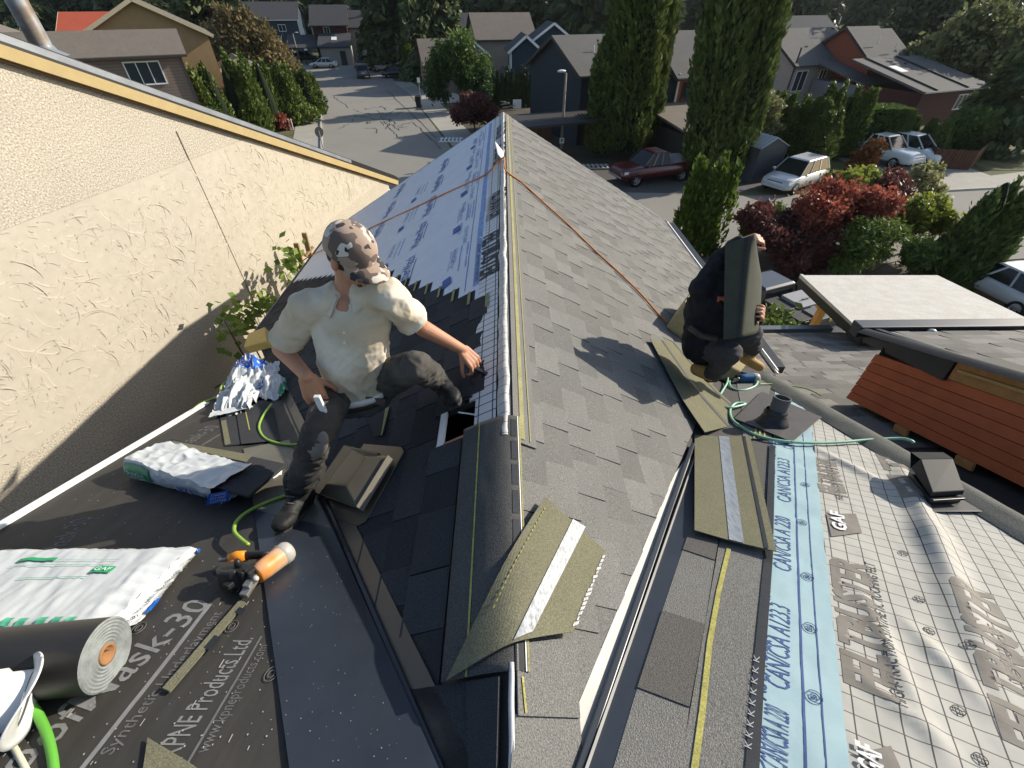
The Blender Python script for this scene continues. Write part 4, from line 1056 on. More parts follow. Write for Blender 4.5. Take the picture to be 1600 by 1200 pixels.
mb.grid(lambda i, j: lerp(lerp(q[0], q[1], i), lerp(q[3], q[2], i), j)+NC*.006*fbm(i*5, j*2, 2), 20, 4); o = part(bpy.data.objects['plastic_wrapper'], mb, 'folded_edge', PKW, True)
# ---- felt roll
rl = T('felt_roll', 'black roll of roofing felt with brown cardboard core, in front of the wrapped bundle', 'felt roll', C(90, 1050))
ce = C(166, 1022, .098); axr = V((1, .10, -.04)).normalized(); a0 = ce-axr*1.0
b = MB(); b.tube([a0, ce], .098, 40, False); part(rl, b, 'rolled_felt', mat('felt_black', (.022, .021, .021), .45, .4, 5, bump=.3, bscale=14, stretch=(.6, 3, 3), spec=.45), True)
b = MB(); n = 40; rr = [.098]
prof = []
for k in range(15):
    r = .0985-k*.0047; prof += [(r, .001+.003*(k % 2)+random.uniform(-.001, .001))]
b.lathe(prof+[(.028, .0)], ce, axr, 40); part(rl, b, 'roll_end', mat('felt_edge_grey', (.21, .225, .22), .85, .4, 30, bump=.4, bscale=50))
b = MB(); b.lathe([(.029, .0), (.029, .006), (.021, .006), (.021, -.25)], ce, axr, 26); part(rl, b, 'cardboard_core', mat('cardboard', (.30, .15, .065), .85, .15, 12), True)
mb = MB(); q = [C(100, 1083), C(135, 1080), C(136, 1066), C(104, 1060)]
mb.grid(lambda i, j: lerp(lerp(q[0], q[1], i), lerp(q[3], q[2], i), j)+NC*(.012+.012*abs(fbm(i*4, j*4, 3))), 16, 10)
single(mb, 'plastic_scrap', PKW, 'scrap of clear plastic film under the black roll', 'plastic scrap', smooth=True)
# ---- white plastic cone with its cords at the bottom left corner
wc = T('plastic_cone', 'white ribbed plastic funnel at the bottom left corner of the roof', 'plastic funnel', C(10, 1140))
ax_ = (V((.80, .30, -.52))).normalized(); cc = C(40, 1092, .13)-ax_*.07
b = MB(); b.lathe([(.0, -.30), (.085, -.30), (.088, -.20), (.080, -.19), (.086, -.12), (.078, -.11), (.082, -.05), (.074, -.04), (.076, .02), (.066, .03), (.066, .07)], cc, ax_, 36); part(wc, b, 'funnel_body', mat('plastic_white', (.66, .66, .65), .4, .06, 9), True)
b = MB()
def flg(i, j):
    a = 2*math.pi*i; p_ = ax_.orthogonal().normalized(); q_ = ax_.cross(p_); r_ = .060+.045*j
    return cc+ax_*(.07+.018*j*math.sin(2*a+.6))+(p_*math.cos(a)+q_*math.sin(a))*r_
b.grid(flg, 40, 4); o = part(wc, b, 'flange', MATS['plastic_white'], True); md = o.modifiers.new('t', 'SOLIDIFY'); md.thickness = .004
def hose(name, label, pts, rad, m, cat='hose', n=8, sub=6, gg=None):
    """a hose along 3D points, smoothed"""
    P_ = [V(p) for p in pts]; out = []
    for i in range(len(P_)-1):
        p0, p1, p2, p3 = P_[max(0, i-1)], P_[i], P_[i+1], P_[min(len(P_)-1, i+2)]
        for k in range(sub):
            t = k/sub; out.append(.5*((2*p1)+(p2-p0)*t+(2*p0-5*p1+4*p2-p3)*t*t+(3*p1-p0-3*p2+p3)*t**3))
    out.append(P_[-1]); mb = MB(); mb.tube(out, rad, n); return single(mb, name, m, label, cat, smooth=True, group=gg)
HG = mat('hose_lime', (.26, .42, .06), .45, .12, 20, spec=.4); HGP = mat('hose_pale_green', (.26, .50, .36), .4, .12, 10, spec=.5); HGD = mat('hose_green', (.02, .30, .16), .4, .12, 10, spec=.5)
hose('air_hose', 'thick lime green hose running from the white funnel to the bottom edge', [C(48, 1100, .05), C(60, 1118, .03), C(74, 1150, .02), C(82, 1185, .016), C(86, 1225, .016)], .011, mat('hose_grass', (.12, .38, .05), .4, .1, 10))
hose('thin_cord', 'cream cord running from the white funnel to the bottom edge', [C(8, 1143, .03), C(20, 1165, .012), C(34, 1190, .010), C(50, 1222, .010)], .007, mat('cord_cream', (.62, .58, .45), .6))
hose('air_hose', 'lime hose at the rake, coming over the eave to the wrapper heap', [C(296, 645, .012), C(312, 632, .012), C(330, 624, .014), (C(344, 620, .02)), C(345, 606, .03), C(352, 598, .02), C(366, 596, .02)], .008, HG)
hose('air_hose', 'lime hose curving from the wrapper heap to the valley beside the worker', [C(424, 632, .05), C(412, 648, .03), C(405, 664, .025), C(407, 676, .022), C(416, 686, .022), C(432, 692, .022), C(452, 695, .022), C(470, 694, .03)], .008, HG)
hose('air_hose', 'lime hose running from the worker to the orange nailer', [C(480, 764, .04), C(455, 772, .025), C(430, 780, .022), C(405, 790, .022), C(382, 803, .03), C(369, 816, .05), C(366, 830, .06), C(376, 842, .06), C(388, 851, .06)], .008, HG)
OR = mat('rope_orange', (.55, .20, .05), .8, .25, 60, bump=.3, bscale=200)
hose('safety_rope', 'orange rope crossing over the ridge and down both slopes', [L(470, 410, .02), L(486, 399, .03), L(520, 384, .05), L(560, 366, .03), L(590, 351, .02), L(640, 328, .018), L(674, 312, .02), L(705, 298, .018), L(738, 283, .018), L(762, 270, .03), V((-.01, L(775, 264).y, -H+.062)), R(790, 266, .04), R(815, 285, .03), R(850, 317, .03), R(890, 353, .03), R(930, 392, .03), R(965, 424, .03), R(1000, 458, .03), R(1030, 492, .03), R(1048, 508, .03)], .0085, OR, 'rope')
hose('air_hose', 'pale green hose running from the rope past the blue nailer and over the felt', [R(1048, 508, .03), R(1060, 520, .03), R(1078, 532, .06), R(1098, 540, .07), R(1118, 552, .08), R(1132, 572, .08), R(1137, 594, .05), C(1128, 612, .03), C(1122, 624, .03), C(1128, 634, .03), C(1142, 637, .04), C(1165, 631, .04), C(1150, 630, .045), C(1141, 640, .03), C(1144, 655, .03), C(1160, 668, .03), C(1182, 680, .03), C(1215, 688, .03), C(1260, 692, .03), C(1310, 691, .03), C(1360, 687, .035), C(1405, 685, .05), C(1422, 688, .06), C(1428, 692, .05)], .0085, HGP)
hose('air_hose', 'pale green hose looping beside the kneeling worker to the blue nailer', [R(1180, 560, .03), R(1166, 562, .04), R(1152, 577, .05), C(1141, 592, .04), C(1141, 603, .03), C(1150, 609, .025), C(1165, 609, .025), C(1180, 603, .03), C(1184, 596, .04)], .008, HGP)
hose('thin_cord', 'yellow green cord lying from the blue nailer over the lower roof', [C(1186, 600, .04), C(1205, 600, .03), C(1230, 602, .03), C(1255, 606, .02), C(1272, 612, .02), C(1283, 618, .03)], .005, HG)
# ---- foam blocks
FO = mat('foam_yellow', (.48, .40, .20), .95, .25, 10, bump=.5, bscale=40); FOD = mat('foam_dusty', (.24, .20, .11), .95, .35, 8, bump=.5, bscale=40)
def foam(name, label, fn, n, q, h, m, skew=V((0, 0, 0)), inset=.0):
    b = MB(); lo = [fn(px, py, .012) for px, py in q]; c = sum(lo, V())/4
    b.hexa(lo, [p+(c-p)*inset+n*h+skew for p in lo]); return single(b, name, m, label, 'foam pad', bevel=.012, group='foam kneeling pads')
foam('foam_pad', 'yellow foam pad at the left eave behind the worker', L, NL, [(392, 552), (428, 543), (424, 520), (398, 530)], .10, mat('foam_bright', (.55, .40, .14), .95, .2, 10, bump=.4, bscale=40))
foam('foam_pad', 'tall yellowish foam wedge leaning behind the crouching worker', R, NR, [(1040, 512), (1078, 540), (1092, 508), (1058, 484)], .30, FO, V((-.06, 0, 0)), .08)
foam('foam_pad', 'rounded dusty foam pad under the knee of the crouching worker', R, NR, [(1118, 590), (1140, 600), (1158, 578), (1126, 566)], .13, FOD, V((0, 0, 0)), .22)
foam('foam_pad', 'long dark foam pad lying along the slope under the crouching worker', R, NR, [(1078, 548), (1122, 588), (1132, 574), (1092, 534)], .07, FOD)
# ---- nailers
def nailer(name, label, mw, body_m, grip_m, s=1.0, txt=None):
    th = tag(bpy.data.objects.new(name, None), label, 'nail gun', 'roofing nailers'); link(th); th.matrix_world = mw @ M.Scale(s, 4)
    I = M.Identity(4); PINV[th.name] = I
    def pt(mb, nm, m, smooth=False, **k):
        o = mb.build(nm, m, None, smooth, **k); o.parent = th; return o
    CAP = mat('tool_grey', (.42, .40, .36), .4, .15, 20, spec=.5); BK = mat('tool_black', (.018, .018, .018), .45, .2, 20, spec=.45); ST = mat('tool_steel', (.35, .33, .30), .35, .2, 20, metal=.7)
    b = MB(); b.lathe([(.0, -.075), (.030, -.075), (.036, -.070), (.038, -.03), (.040, .04), (.041, .055)], (0, 0, .045), (1, 0, 0), 20); pt(b, 'cylinder', body_m, True)
    b = MB(); b.lathe([(.041, .054), (.043, .058), (.043, .09), (.036, .105), (.018, .11), (0, .11)], (0, 0, .045), (1, 0, 0), 20); pt(b, 'end_cap', CAP, True)
    b = MB(); b.lathe([(.010, 0), (.012, .004), (0, .004)], (.112, 0, .045), (1, 0, 0), 12); pt(b, 'exhaust', BK)
    b = MB(); b.tube([(.03, .03, .055), (.02, .06, .058), (.0, .10, .056), (-.02, .135, .052)], [.020, .017, .017, .018], 12); pt(b, 'handle', BK, True)
    b = MB(); b.tube([(-.012, .12, .053), (-.030, .15, .050), (-.055, .175, .046)], [.021, .024, .020], 12); b.capsule((-.06, .15, .035), (-.085, .12, .03), .018, .015, 10); pt(b, 'handle_end', grip_m, True)
    b = MB(); b.bar((.035, .025, .050), (.075, .02, .06), .03, .035); b.bar((.045, .05, .055), (.02, .035, .04), .012, .02); pt(b, 'trigger_housing', grip_m, bevel=.004)
    b = MB(); b.tube([(-.055, .18, .046), (-.068, .20, .044), (-.075, .21, .05)], [.009, .007, .007], 8); pt(b, 'air_fitting', ST, True)
    b = MB(); b.lathe([(0, -.035), (.048, -.035), (.052, -.03), (.052, .03), (.047, .036), (0, .036)], (-.115, .085, .045), (.15, .1, 1), 18); pt(b, 'magazine', BK, False, bevel=.003)
    b = MB(); b.box((-.10, .04, .06), (.05, .06, .05)); b.box((-.085, .012, .05), (.05, .04, .06)); b.box((-.13, .13, .055), (.03, .05, .03)); b.box((-.16, .05, .045), (.03, .03, .02)); pt(b, 'feed_door', BK, bevel=.004)
    b = MB(); b.lathe([(0, 0), (.014, 0), (.014, .02), (.008, .03), (0, .03)], (-.10, .055, .085), (0, 0, 1), 12); pt(b, 'knob', BK, True)
    b = MB(); b.bar((-.075, 0, .045), (-.135, -.012, .03), .03, .034); b.bar((-.12, -.01, .03), (-.16, -.02, .02), .034, .018); pt(b, 'nose', ST, bevel=.003)
    b = MB(); b.lathe([(0, 0), (.012, 0), (.012, .008), (.006, .012), (0, .012)], (-.095, -.022, .05), (0, -.5, .8), 12); pt(b, 'depth_wheel', CAP, True)
    b = MB(); b.bar((-.11, .012, .085), (-.06, .012, .085), .010, .008); pt(b, 'guard', BK)
    if txt:
        cu = bpy.data.curves.new('t', 'FONT'); cu.body = txt; cu.size = .019
        to = bpy.data.objects.new('t', cu); COL.objects.link(to); dg = bpy.context.evaluated_depsgraph_get(); me = bpy.data.meshes.new_from_object(to.evaluated_get(dg)); bpy.data.objects.remove(to)
        r = .0425; me.name = 'lettering'
        for v in me.vertices:
            a = .35+v.co.y/r; v.co = V((-.06+v.co.x, r*math.sin(a), .045+r*math.cos(a)))
        me.materials.clear(); me.materials.append(mat('print_tool', (.16, .03, .01), .6)); o = bpy.data.objects.new('lettering', me); COL.objects.link(o); o.parent = th
    return th
na = C(452, 872, .015); nbx = C(372, 935, .015); ex = (na-nbx).normalized()
ORG = mat('tool_orange', (.75, .26, .03), .45, .12, 12, tint=(.55, .42, .30), spec=.45)
nailer('nail_gun', 'orange and black roofing nailer lying on the underlayment beside the metal valley', frame(C(426, 897, .012), ex, NC) @ M.Diagonal((1, 1.18, 1.25, 1)), ORG, mat('tool_orange_clean', (.80, .27, .02), .4, .06, 10), .82, 'PASLODE')
nailer('nail_gun', 'blue and black nailer lying under the crouching worker', frame(C(1166, 598, .012), (1, .05, 0), NC), mat('tool_blue', (.03, .12, .26), .45, .15, 12), mat('tool_black', (.018, .018, .018), .45), .92)
# ================================================================ PEOPLE
def remesh(mb, voxel, smooth=3, wr=None):
    """one continuous skin over all shapes in mb"""
    me = bpy.data.meshes.new('r'); me.from_pydata(mb.v, [], mb.f); o = bpy.data.objects.new('r', me); COL.objects.link(o)
    md = o.modifiers.new('r', 'REMESH'); md.mode = 'VOXEL'; md.voxel_size = voxel
    m2 = o.modifiers.new('s', 'SMOOTH'); m2.iterations = smooth; m2.factor = .5
    dg = bpy.context.evaluated_depsgraph_get(); out = bpy.data.meshes.new_from_object(o.evaluated_get(dg)); bpy.data.objects.remove(o)
    if wr:
        n = len(out.vertices); a = np.empty(n*3); out.vertices.foreach_get('co', a); nn = [v.normal.copy() for v in out.vertices]; a = a.reshape(-1, 3)
        for i in range(n):
            d = wr(V(a[i]), nn[i]); a[i] += np.array(nn[i])*d
        out.vertices.foreach_set('co', a.ravel()); out.update()
    return out
def cloth(th, name, me, m):
    me.materials.clear(); me.materials.append(m); me.polygons.foreach_set('use_smooth', [True]*len(me.polygons)); me.name = name
    o = bpy.data.objects.new(name, me); COL.objects.link(o); o.parent = th; o.matrix_parent_inverse = PINV[th.name]; return o
SKIN = mat('skin_tanned', (.46, .225, .135), .55, .10, 14, bump=.15, bscale=60, spec=.35)
def finger(mb, base, d, side, lens, r, bend, axis):
    """one finger: chain of tapered links bending about axis"""
    p = V(base); d = V(d).normalized()
    for k, ln in enumerate(lens):
        q = p+d*ln; mb.capsule(p, q, r*(1-.1*k), r*(1-.1*(k+1)), 10, 3); p = q
        d = M.Rotation(bend[k], 3, axis) @ d
    return p
def hand(mb, wrist, d, nrm, thumb_side, bend=(.5, .6, .5), spread=.06, s=1.0, tb=.3):
    """palm + four fingers + thumb. d: towards the knuckles, nrm: back of the hand"""
    d = V(d).normalized(); nrm = V(nrm); nrm = (nrm-d*nrm.dot(d)).normalized(); x = d.cross(nrm)*thumb_side   # x points to the thumb side
    ax = d.cross(nrm).normalized()
    pl = .088*s; w_ = .040*s; wrist = V(wrist); kn = wrist+d*pl
    for f in (-1, -.33, .33, 1):
        mb.capsule(wrist+x*w_*f*.55+d*.012, kn+x*w_*f*.85, .0155*s, .0125*s, 10, 3)
    mb.capsule(wrist+d*.03+x*.012, kn-d*.03+x*.025, .017*s, .012*s, 10, 3)
    sgn = -1
    fl = {-1: (.030, .020, .017), -.33: (.040, .026, .020), .33: (.045, .028, .021), 1: (.040, .025, .020)}
    tips = []
    for f, ln in fl.items():
        dd = (d+x*f*spread).normalized(); b1 = M.Rotation(sgn*bend[0]*(1+.1*f), 3, ax) @ dd
        tips.append(finger(mb, kn+x*w_*f*.85, b1, 0, [l*s for l in ln], .0098*s, [sgn*bend[1], sgn*bend[2], 0], ax))
    td = (d*.85+x*.50-nrm*tb).normalized()
    finger(mb, wrist+d*.025*s+x*.030*s-nrm*.006, td, 0, [.045*s, .034*s, .026*s], .0125*s, [.0, .35*thumb_side, 0], nrm)
    return tips
def J(px, py, s): return ray(px, py)*s
# ---- worker in the polo shirt
w1 = T('person', 'man in camouflage cap and cream polo shirt straddling the valley, reaching towards the ridge', 'person', C(455, 806))
nk = J(545, 452, 1.80); shR = J(478, 482, 1.80); shL = J(606, 462, 1.77); elR = J(440, 545, 1.975); wrR = J(480, 588, 1.845)
elL = J(660, 512, 2.02); wrL = J(722, 546, 2.16); pel = J(562, 596, 2.13); hipR = J(528, 606, 2.10); hipL = J(600, 594, 2.12)
knR = J(497, 676, 1.85); knL = J(648, 572, 1.83); anR = J(466, 768, 2.03); anL = J(680, 590, 2.15)
hd = J(551, 400, 1.70)
fz = V((.79, -.50, -.36)).normalized()       # where the face looks (to the right, toward the viewer, down)
upH = (V((0, 0, 1))-fz*V((0, 0, 1)).dot(fz)).normalized(); rtH = fz.cross(upH).normalized()
def hp(x, y, z): return hd+rtH*x+fz*y+upH*z       # x = his right when positive (viewer's left)
spine0 = pel-nk; fb = ((shR-shL).cross(nk-pel)).normalized()
if fb.y > 0: fb = -fb                            # chest direction
b = MB()
b.ellip(hp(0, -.012, .03), [rtH*.073, fz*.090, upH*.088]); b.ellip(hp(0, .030, -.035), [rtH*.058, fz*.060, upH*.072]); b.ellip(hp(0, .052, -.088), [rtH*.034, fz*.034, upH*.026])
b.capsule(hp(0, .094, .012), hp(0, .114, -.026), .009, .015, 10, 3); b.ellip(hp(.013, .100, -.030), [rtH*.009, fz*.012, upH*.008]); b.ellip(hp(-.013, .100, -.030), [rtH*.009, fz*.012, upH*.008])
b.ellip(hp(0, .070, .024), [rtH*.044, fz*.016, upH*.010]); b.ellip(hp(.034, .068, -.022), [rtH*.020, fz*.022, upH*.018]); b.ellip(hp(-.034, .068, -.022), [rtH*.020, fz*.022, upH*.018])
b.capsule(hp(.022, .083, -.062), hp(-.022, .083, -.062), .007, .007, 8, 2); b.capsule(hp(.018, .082, -.072), hp(-.018, .082, -.072), .0075, .0075, 8, 2)
for s in (1, -1): b.ellip(hp(.078*s, -.012, -.012), [rtH*.010, fz*.020, upH*.032])
b.capsule(nk-V((0, 0, .04)), hp(0, -.02, -.06), .058, .054, 14, 4)
b.capsule(nk+spine0*.14+fb*.01, pel, .085, .10, 14, 4)
b.capsule(shR, elR, .046, .040); b.capsule(elR, wrR, .041, .027); b.capsule(shL, elL, .046, .039); b.capsule(elL, wrL, .040, .026); b.capsule(shR, nk, .05, .05); b.capsule(shL, nk, .05, .05)
b.capsule(hipR, knR, .07, .05); b.capsule(knR, anR, .05, .04); b.capsule(hipL, knL, .07, .05); b.capsule(knL, anL, .05, .04)
dR = (J(494, 622, 1.90)-wrR).normalized(); hand(b, wrR, dR, V((.15, -.75, .60)), -1, (.30, .60, .50), .02, 1.08, .45)
dL = (J(741, 566, 2.19)-wrL).normalized(); hand(b, wrL, dL, V((.2, -.3, .93)), 1, (.5, .85, .6), .08, 1.0, .5)
cloth(w1, 'body', remesh(b, .0045, 3), SKIN)
eye = MB()
for s in (1, -1): eye.ellip(hp(.030*s, .083, .006), [rtH*.013, fz*.006, upH*.006])
part(w1, eye, 'eyes', mat('eye_dark', (.05, .03, .02), .3), True)
bd_ = MB(); bd_.ellip(hp(0, .063, -.088), [rtH*.034, fz*.029, upH*.020]); bd_.capsule(hp(.026, .086, -.052), hp(-.026, .086, -.052), .005, .005, 8, 2); part(w1, bd_, 'stubble', mat('stubble', (.10, .06, .045), .9, .2, 60), True)
hr = MB(); hr.ellip(hp(0, -.026, .0), [rtH*.080, fz*.082, upH*.070]); part(w1, hr, 'hair', mat('hair_dark', (.05, .04, .035), .8, .2, 90, bump=.5, bscale=200), True)
# cap
CAMO = bpy.data.materials.new('camouflage'); CAMO.use_nodes = True; N = CAMO.node_tree.nodes; K = CAMO.node_tree.links; bs_ = N['Principled BSDF']; bs_.inputs['Roughness'].default_value = .9
tc = N.new('ShaderNodeTexCoord'); prev = None
for (sc_, th_, cl) in ((16, None, (.33, .245, .19)), (15, .52, (.13, .095, .08)), (19, .60, (.60, .54, .47)), (23, .63, (.035, .032, .036)), (27, .66, (.50, .45, .40))):
    rgb = N.new('ShaderNodeRGB'); rgb.outputs[0].default_value = (*cl, 1)
    if th_ is None: prev = rgb.outputs[0]; continue
    mp = N.new('ShaderNodeMapping'); mp.inputs['Location'].default_value = (sc_*3.7, sc_*1.3, sc_); K.new(tc.outputs['Object'], mp.inputs[0])
    nz = N.new('ShaderNodeTexNoise'); nz.inputs['Scale'].default_value = sc_; nz.inputs['Detail'].default_value = 1.5; K.new(mp.outputs[0], nz.inputs[0])
    gt = N.new('ShaderNodeMath'); gt.operation = 'GREATER_THAN'; gt.inputs[1].default_value = th_; K.new(nz.outputs[0], gt.inputs[0])
    mx = N.new('ShaderNodeMix'); mx.data_type = 'RGBA'; K.new(gt.outputs[0], mx.inputs[0]); K.new(prev, mx.inputs[6]); K.new(rgb.outputs[0], mx.inputs[7]); prev = mx.outputs[2]
K.new(prev, bs_.inputs['Base Color'])
cu_ = (upH+fz*.05).normalized(); cf = rtH.cross(cu_)*-1
if cf.dot(fz) < 0: cf = -cf
cb = hp(0, -.012, .034)
b = MB()
def dome(i, j):
    a = i*2*math.pi; t = j*math.pi/2; k = 1+.012*abs(math.sin(3*a))*math.cos(t)
    return cb+rtH*(.090*math.cos(t)**.8*math.cos(a)*k)+cf*(.108*math.cos(t)**.8*math.sin(a)*k)+cu_*(.104*math.sin(t)**.85-.014)
b.grid(dome, 36, 12)
cap = part(w1, b, 'cap', CAMO, True); reg(cap, M.Identity(4))
b = MB()
def brim(i, j):
    a = (i-.5)*2.3; r = 1
    x = .090*math.sin(a)*(1+.06*j); y = .104*math.cos(a)+.080*j*max(0, math.cos(a*1.15))**.6
    return cb+rtH*x+cf*y+cu_*(-.010-.018*j-.024*(abs(x)/.09)**2*(.2+.8*j))
b.grid(brim, 20, 8); o = part(w1, b, 'cap_brim', CAMO, True); md = o.modifiers.new('t', 'SOLIDIFY'); md.thickness = .004
b = MB(); b.ellip(cb+cu_*.090, [rtH*.008, cf*.008, cu_*.005]); part(w1, b, 'cap_button', CAMO, True)
# shirt
SHIRT = mat('polo_cream', (.66, .60, .50), .85, .14, 7, bump=.2, bscale=300, tint=(.54, .45, .32))
b = MB(); spine = pel-nk; rt = (shR-shL).normalized()
def ring(t, wx, wy, off=0): return (nk+spine*t+fb*off, rt*wx, fb*wy)
def loft(mb, rings, n=24):
    vs = []
    for c, ax, ay in rings:
        for j in range(n):
            a = 2*math.pi*j/n; ca, sa = math.cos(a), math.sin(a)
            vs.append(c+ax*(abs(ca)**.85*(1 if ca > 0 else -1))+ay*(abs(sa)**.85*(1 if sa > 0 else -1)))
    k = len(rings); fs = [(i*n+j, i*n+(j+1) % n, (i+1)*n+(j+1) % n, (i+1)*n+j) for i in range(k-1) for j in range(n)]
    fs += [tuple(range(n))[::-1], tuple(range((k-1)*n, k*n))]; mb.add(vs, fs)
loft(b, [ring(.03, .080, .070), ring(.10, .145, .095, .0), ring(.20, .175, .112, .010), ring(.34, .172, .120, .016), ring(.5, .163, .124, .022), ring(.68, .160, .130, .030), ring(.85, .158, .130, .030), ring(.98, .158, .124, .02), ring(1.02, .156, .122, .02)])
for sh, el in ((shR, elR), (shL, elL)):
    b.capsule(nk+(sh-nk)*.35+V((0, 0, -.01)), sh, .066, .070, 16, 5)
    b.capsule(sh, lerp(sh, el, .30), .066, .068, 18, 5)
    d = (el-sh).normalized(); b.tube([lerp(sh, el, .10), lerp(sh, el, .45), lerp(sh, el, .72)], [.068, .066, .074], 20)
def wrs(p, n):
    q = p-pel
    a = .008*NZ.noise((q.x*7+q.z*5, q.y*7, q.z*8))+.016*(.3-abs(NZ.noise((q.x*13+q.z*6, q.y*11, q.z*6-q.x*6))))+.006*(.3-abs(NZ.noise((q.x*22-q.z*15, q.y*18, q.z*15+4))))+.002*(.3-abs(NZ.noise((q.x*44+q.z*20, q.y*40, q.z*30))))
    t = (p-nk).dot(spine)/spine.length_squared
    return a*(1.3 if t > .45 else .9)
shirt_me = remesh(b, .0055, 6, wrs); cloth(w1, 'polo_shirt', shirt_me, SHIRT)
# collar and placket, trims
b = MB()
un = ((hd-nk).normalized()*.6-spine.normalized()*.4).normalized(); c0_ = nk+un*.040-fb*.004
def collar(i, j):
    a = -2.72+5.44*i; dr = -fb*math.cos(a)+rt*math.sin(a)
    return c0_+dr*(.064+.050*j)-un*(.058*j+.02*j*max(0, -math.cos(a)))+fb*.012*max(0, -math.cos(a))-un*.028*max(0, -math.cos(a))
b.grid(collar, 34, 5); o = part(w1, b, 'collar', SHIRT, True); md = o.modifiers.new('t', 'SOLIDIFY'); md.thickness = .004
# chest opening
b = MB(); p0 = nk+spine*.19+fb*.119; p1 = nk+spine*.38+fb*.137; b.bar(p0, p1, .030, .006, fb); part(w1, b, 'placket', SHIRT, bevel=.002)
b = MB()
for t in (.3, .75): b.ellip(lerp(p0, p1, t)+fb*.006, [rt*.005, fb*.002, V((0, 0, .005))])
part(w1, b, 'buttons', WHT, True)
# white tail of an undershirt and belt
b = MB(); loft(b, [ring(1.00, .166, .130, .022), ring(1.06, .168, .132, .022)]); part(w1, b, 'undershirt_hem', mat('cotton_white', (.74, .70, .62), .85), True)
b = MB(); loft(b, [ring(1.07, .164, .126, .018), ring(1.14, .164, .126, .018)]); part(w1, b, 'belt', mat('belt_leather', (.05, .04, .032), .55, .2, 20), True)
# trousers
TRO = mat('trousers_black', (.040, .037, .035), .9, .45, 7, bump=.3, bscale=250, tint=(.075, .068, .06)); TRG = mat('trousers_dusty_lit', (.17, .15, .135), .9, .35, 14)  # paler copy serves the knee patch and the sunlit shin
b = MB(); loft(b, [ring(.98, .150, .118, .012), ring(1.1, .160, .125, .01), ring(1.25, .155, .125, .005)])
for hp_, kn, an in ((hipR, knR, anR), (hipL, knL, anL)):
    b.capsule(hp_, kn, .088, .064, 16, 5); b.tube([kn, lerp(kn, an, .5), lerp(kn, an, .86)], [.064, .058, .060], 16); b.capsule(kn, kn, .064, .064, 14, 5)
def wrt(p, n):
    q = p-pel; return .009*NZ.noise((q.x*16, q.y*15, q.z*26))+.007*(1-2*abs(NZ.noise((q.x*24+q.z*14, q.y*22, q.z*38))))
cloth(w1, 'trousers', remesh(b, .0065, 4, wrt), TRO)
b = MB(); d = (anR-knR).normalized(); fk = V((0, -1, .1)); b.ellip(knR+d*.03+V((.015, -.045, .0)), [V((.048, 0, 0)), V((0, .03, .02)), d*.075]); part(w1, b, 'knee_patch', TRG, True)
b = MB(); d2 = (anL-knL).normalized(); b.capsule(lerp(knL, anL, .15)+V((.0, -.012, .045)), lerp(knL, anL, .8)+V((0, -.01, .035)), .035, .028, 10, 4); part(w1, b, 'sunlit_dusty_shin', TRG, True)  # paler shin: sunlight on it put into the colour, with some dust
# boots
BOOT = mat('boot_black', (.014, .014, .014), .6, .3, 20, bump=.3, bscale=60); SOLE = mat('boot_sole', (.05, .048, .045), .8)
def boot(an, toe_dir, n):
    d = V(toe_dir); d = (d-n*d.dot(n)).normalized(); x = n.cross(d); base = an-n*.10
    b = MB(); b.capsule(an+n*.07, an-n*.02, .054, .056, 16, 4); b.capsule(base+n*.048-d*.05, base+n*.046+d*.05, .046, .047, 14, 4)
    b.ellip(base+d*.12+n*.036, [x*.050, d*.075, n*.036]); b.ellip(base+d*.05+n*.05, [x*.045, d*.07, n*.045])
    cloth(w1, 'boot', remesh(b, .007, 3, lambda p, nn: .002*NZ.noise((p.x*60, p.y*60, p.z*60))), BOOT)
    s = MB(); pts = []
    for t in range(16):
        a = 2*math.pi*t/16; r = .045+.006*math.cos(2*a); pts.append(base+d*(.045+.135*math.cos(a))+x*(r*math.sin(a)*(1.05 if math.cos(a) > 0 else .85)))
    s.hexa([p-n*.004 for p in pts], [p+n*.018 for p in pts]); part(w1, s, 'sole', SOLE, bevel=.004)
    l = MB()
    for k in range(5):
        c = an+n*(.05-.028*k)+d*(.050+.012*k); l.tube([c-x*.022-n*.008, c+d*.008, c+x*.022-n*.008], .0032, 5)
    part(w1, l, 'laces', mat('lace_grey', (.12, .11, .10), .9))
boot(anR, V((-.10, -.9, 0)), NC); boot(anL, V((.35, -.55, 0)), NL)
# tool pouch and strap
b = MB(); pp = hipL+V((.09, .0, .05)); b.box(pp, (.10, .09, .13), M.Rotation(.4, 3, 'Y')); b.box(pp+V((.0, -.055, -.03)), (.07, .03, .08), M.Rotation(.4, 3, 'Y')); part(w1, b, 'tool_pouch', mat('pouch_grey', (.16, .15, .14), .8, .2, 20), bevel=.012)
b = MB(); b.tube([pp+V((.03, -.05, .06)), pp+V((.055, -.07, .04)), pp+V((.06, -.08, .0)), pp+V((.03, -.08, -.02))], .007, 8); part(w1, b, 'pouch_ring', mat('steel', (.5, .5, .48), .3, metal=.8), True)
b = MB(); b.bar(pel+fb*.135-rt*.06+V((0, 0, .0)), pel+fb*.12-rt*.14-V((0, 0, .05)), .04, .006, fb); part(w1, b, 'belt_strap', mat('strap_brown', (.11, .085, .065), .7))
hk = MB(); a_ = J(503, 637, 1.86); hk.hexa([a_+V((-.012, -.01, 0)), a_+V((.014, -.01, 0)), a_+V((.014, .008, 0)), a_+V((-.012, .008, 0))], [a_+V((.030, -.035, -.085)), a_+V((.036, -.035, -.085)), a_+V((.036, -.030, -.085)), a_+V((.030, -.030, -.085))])
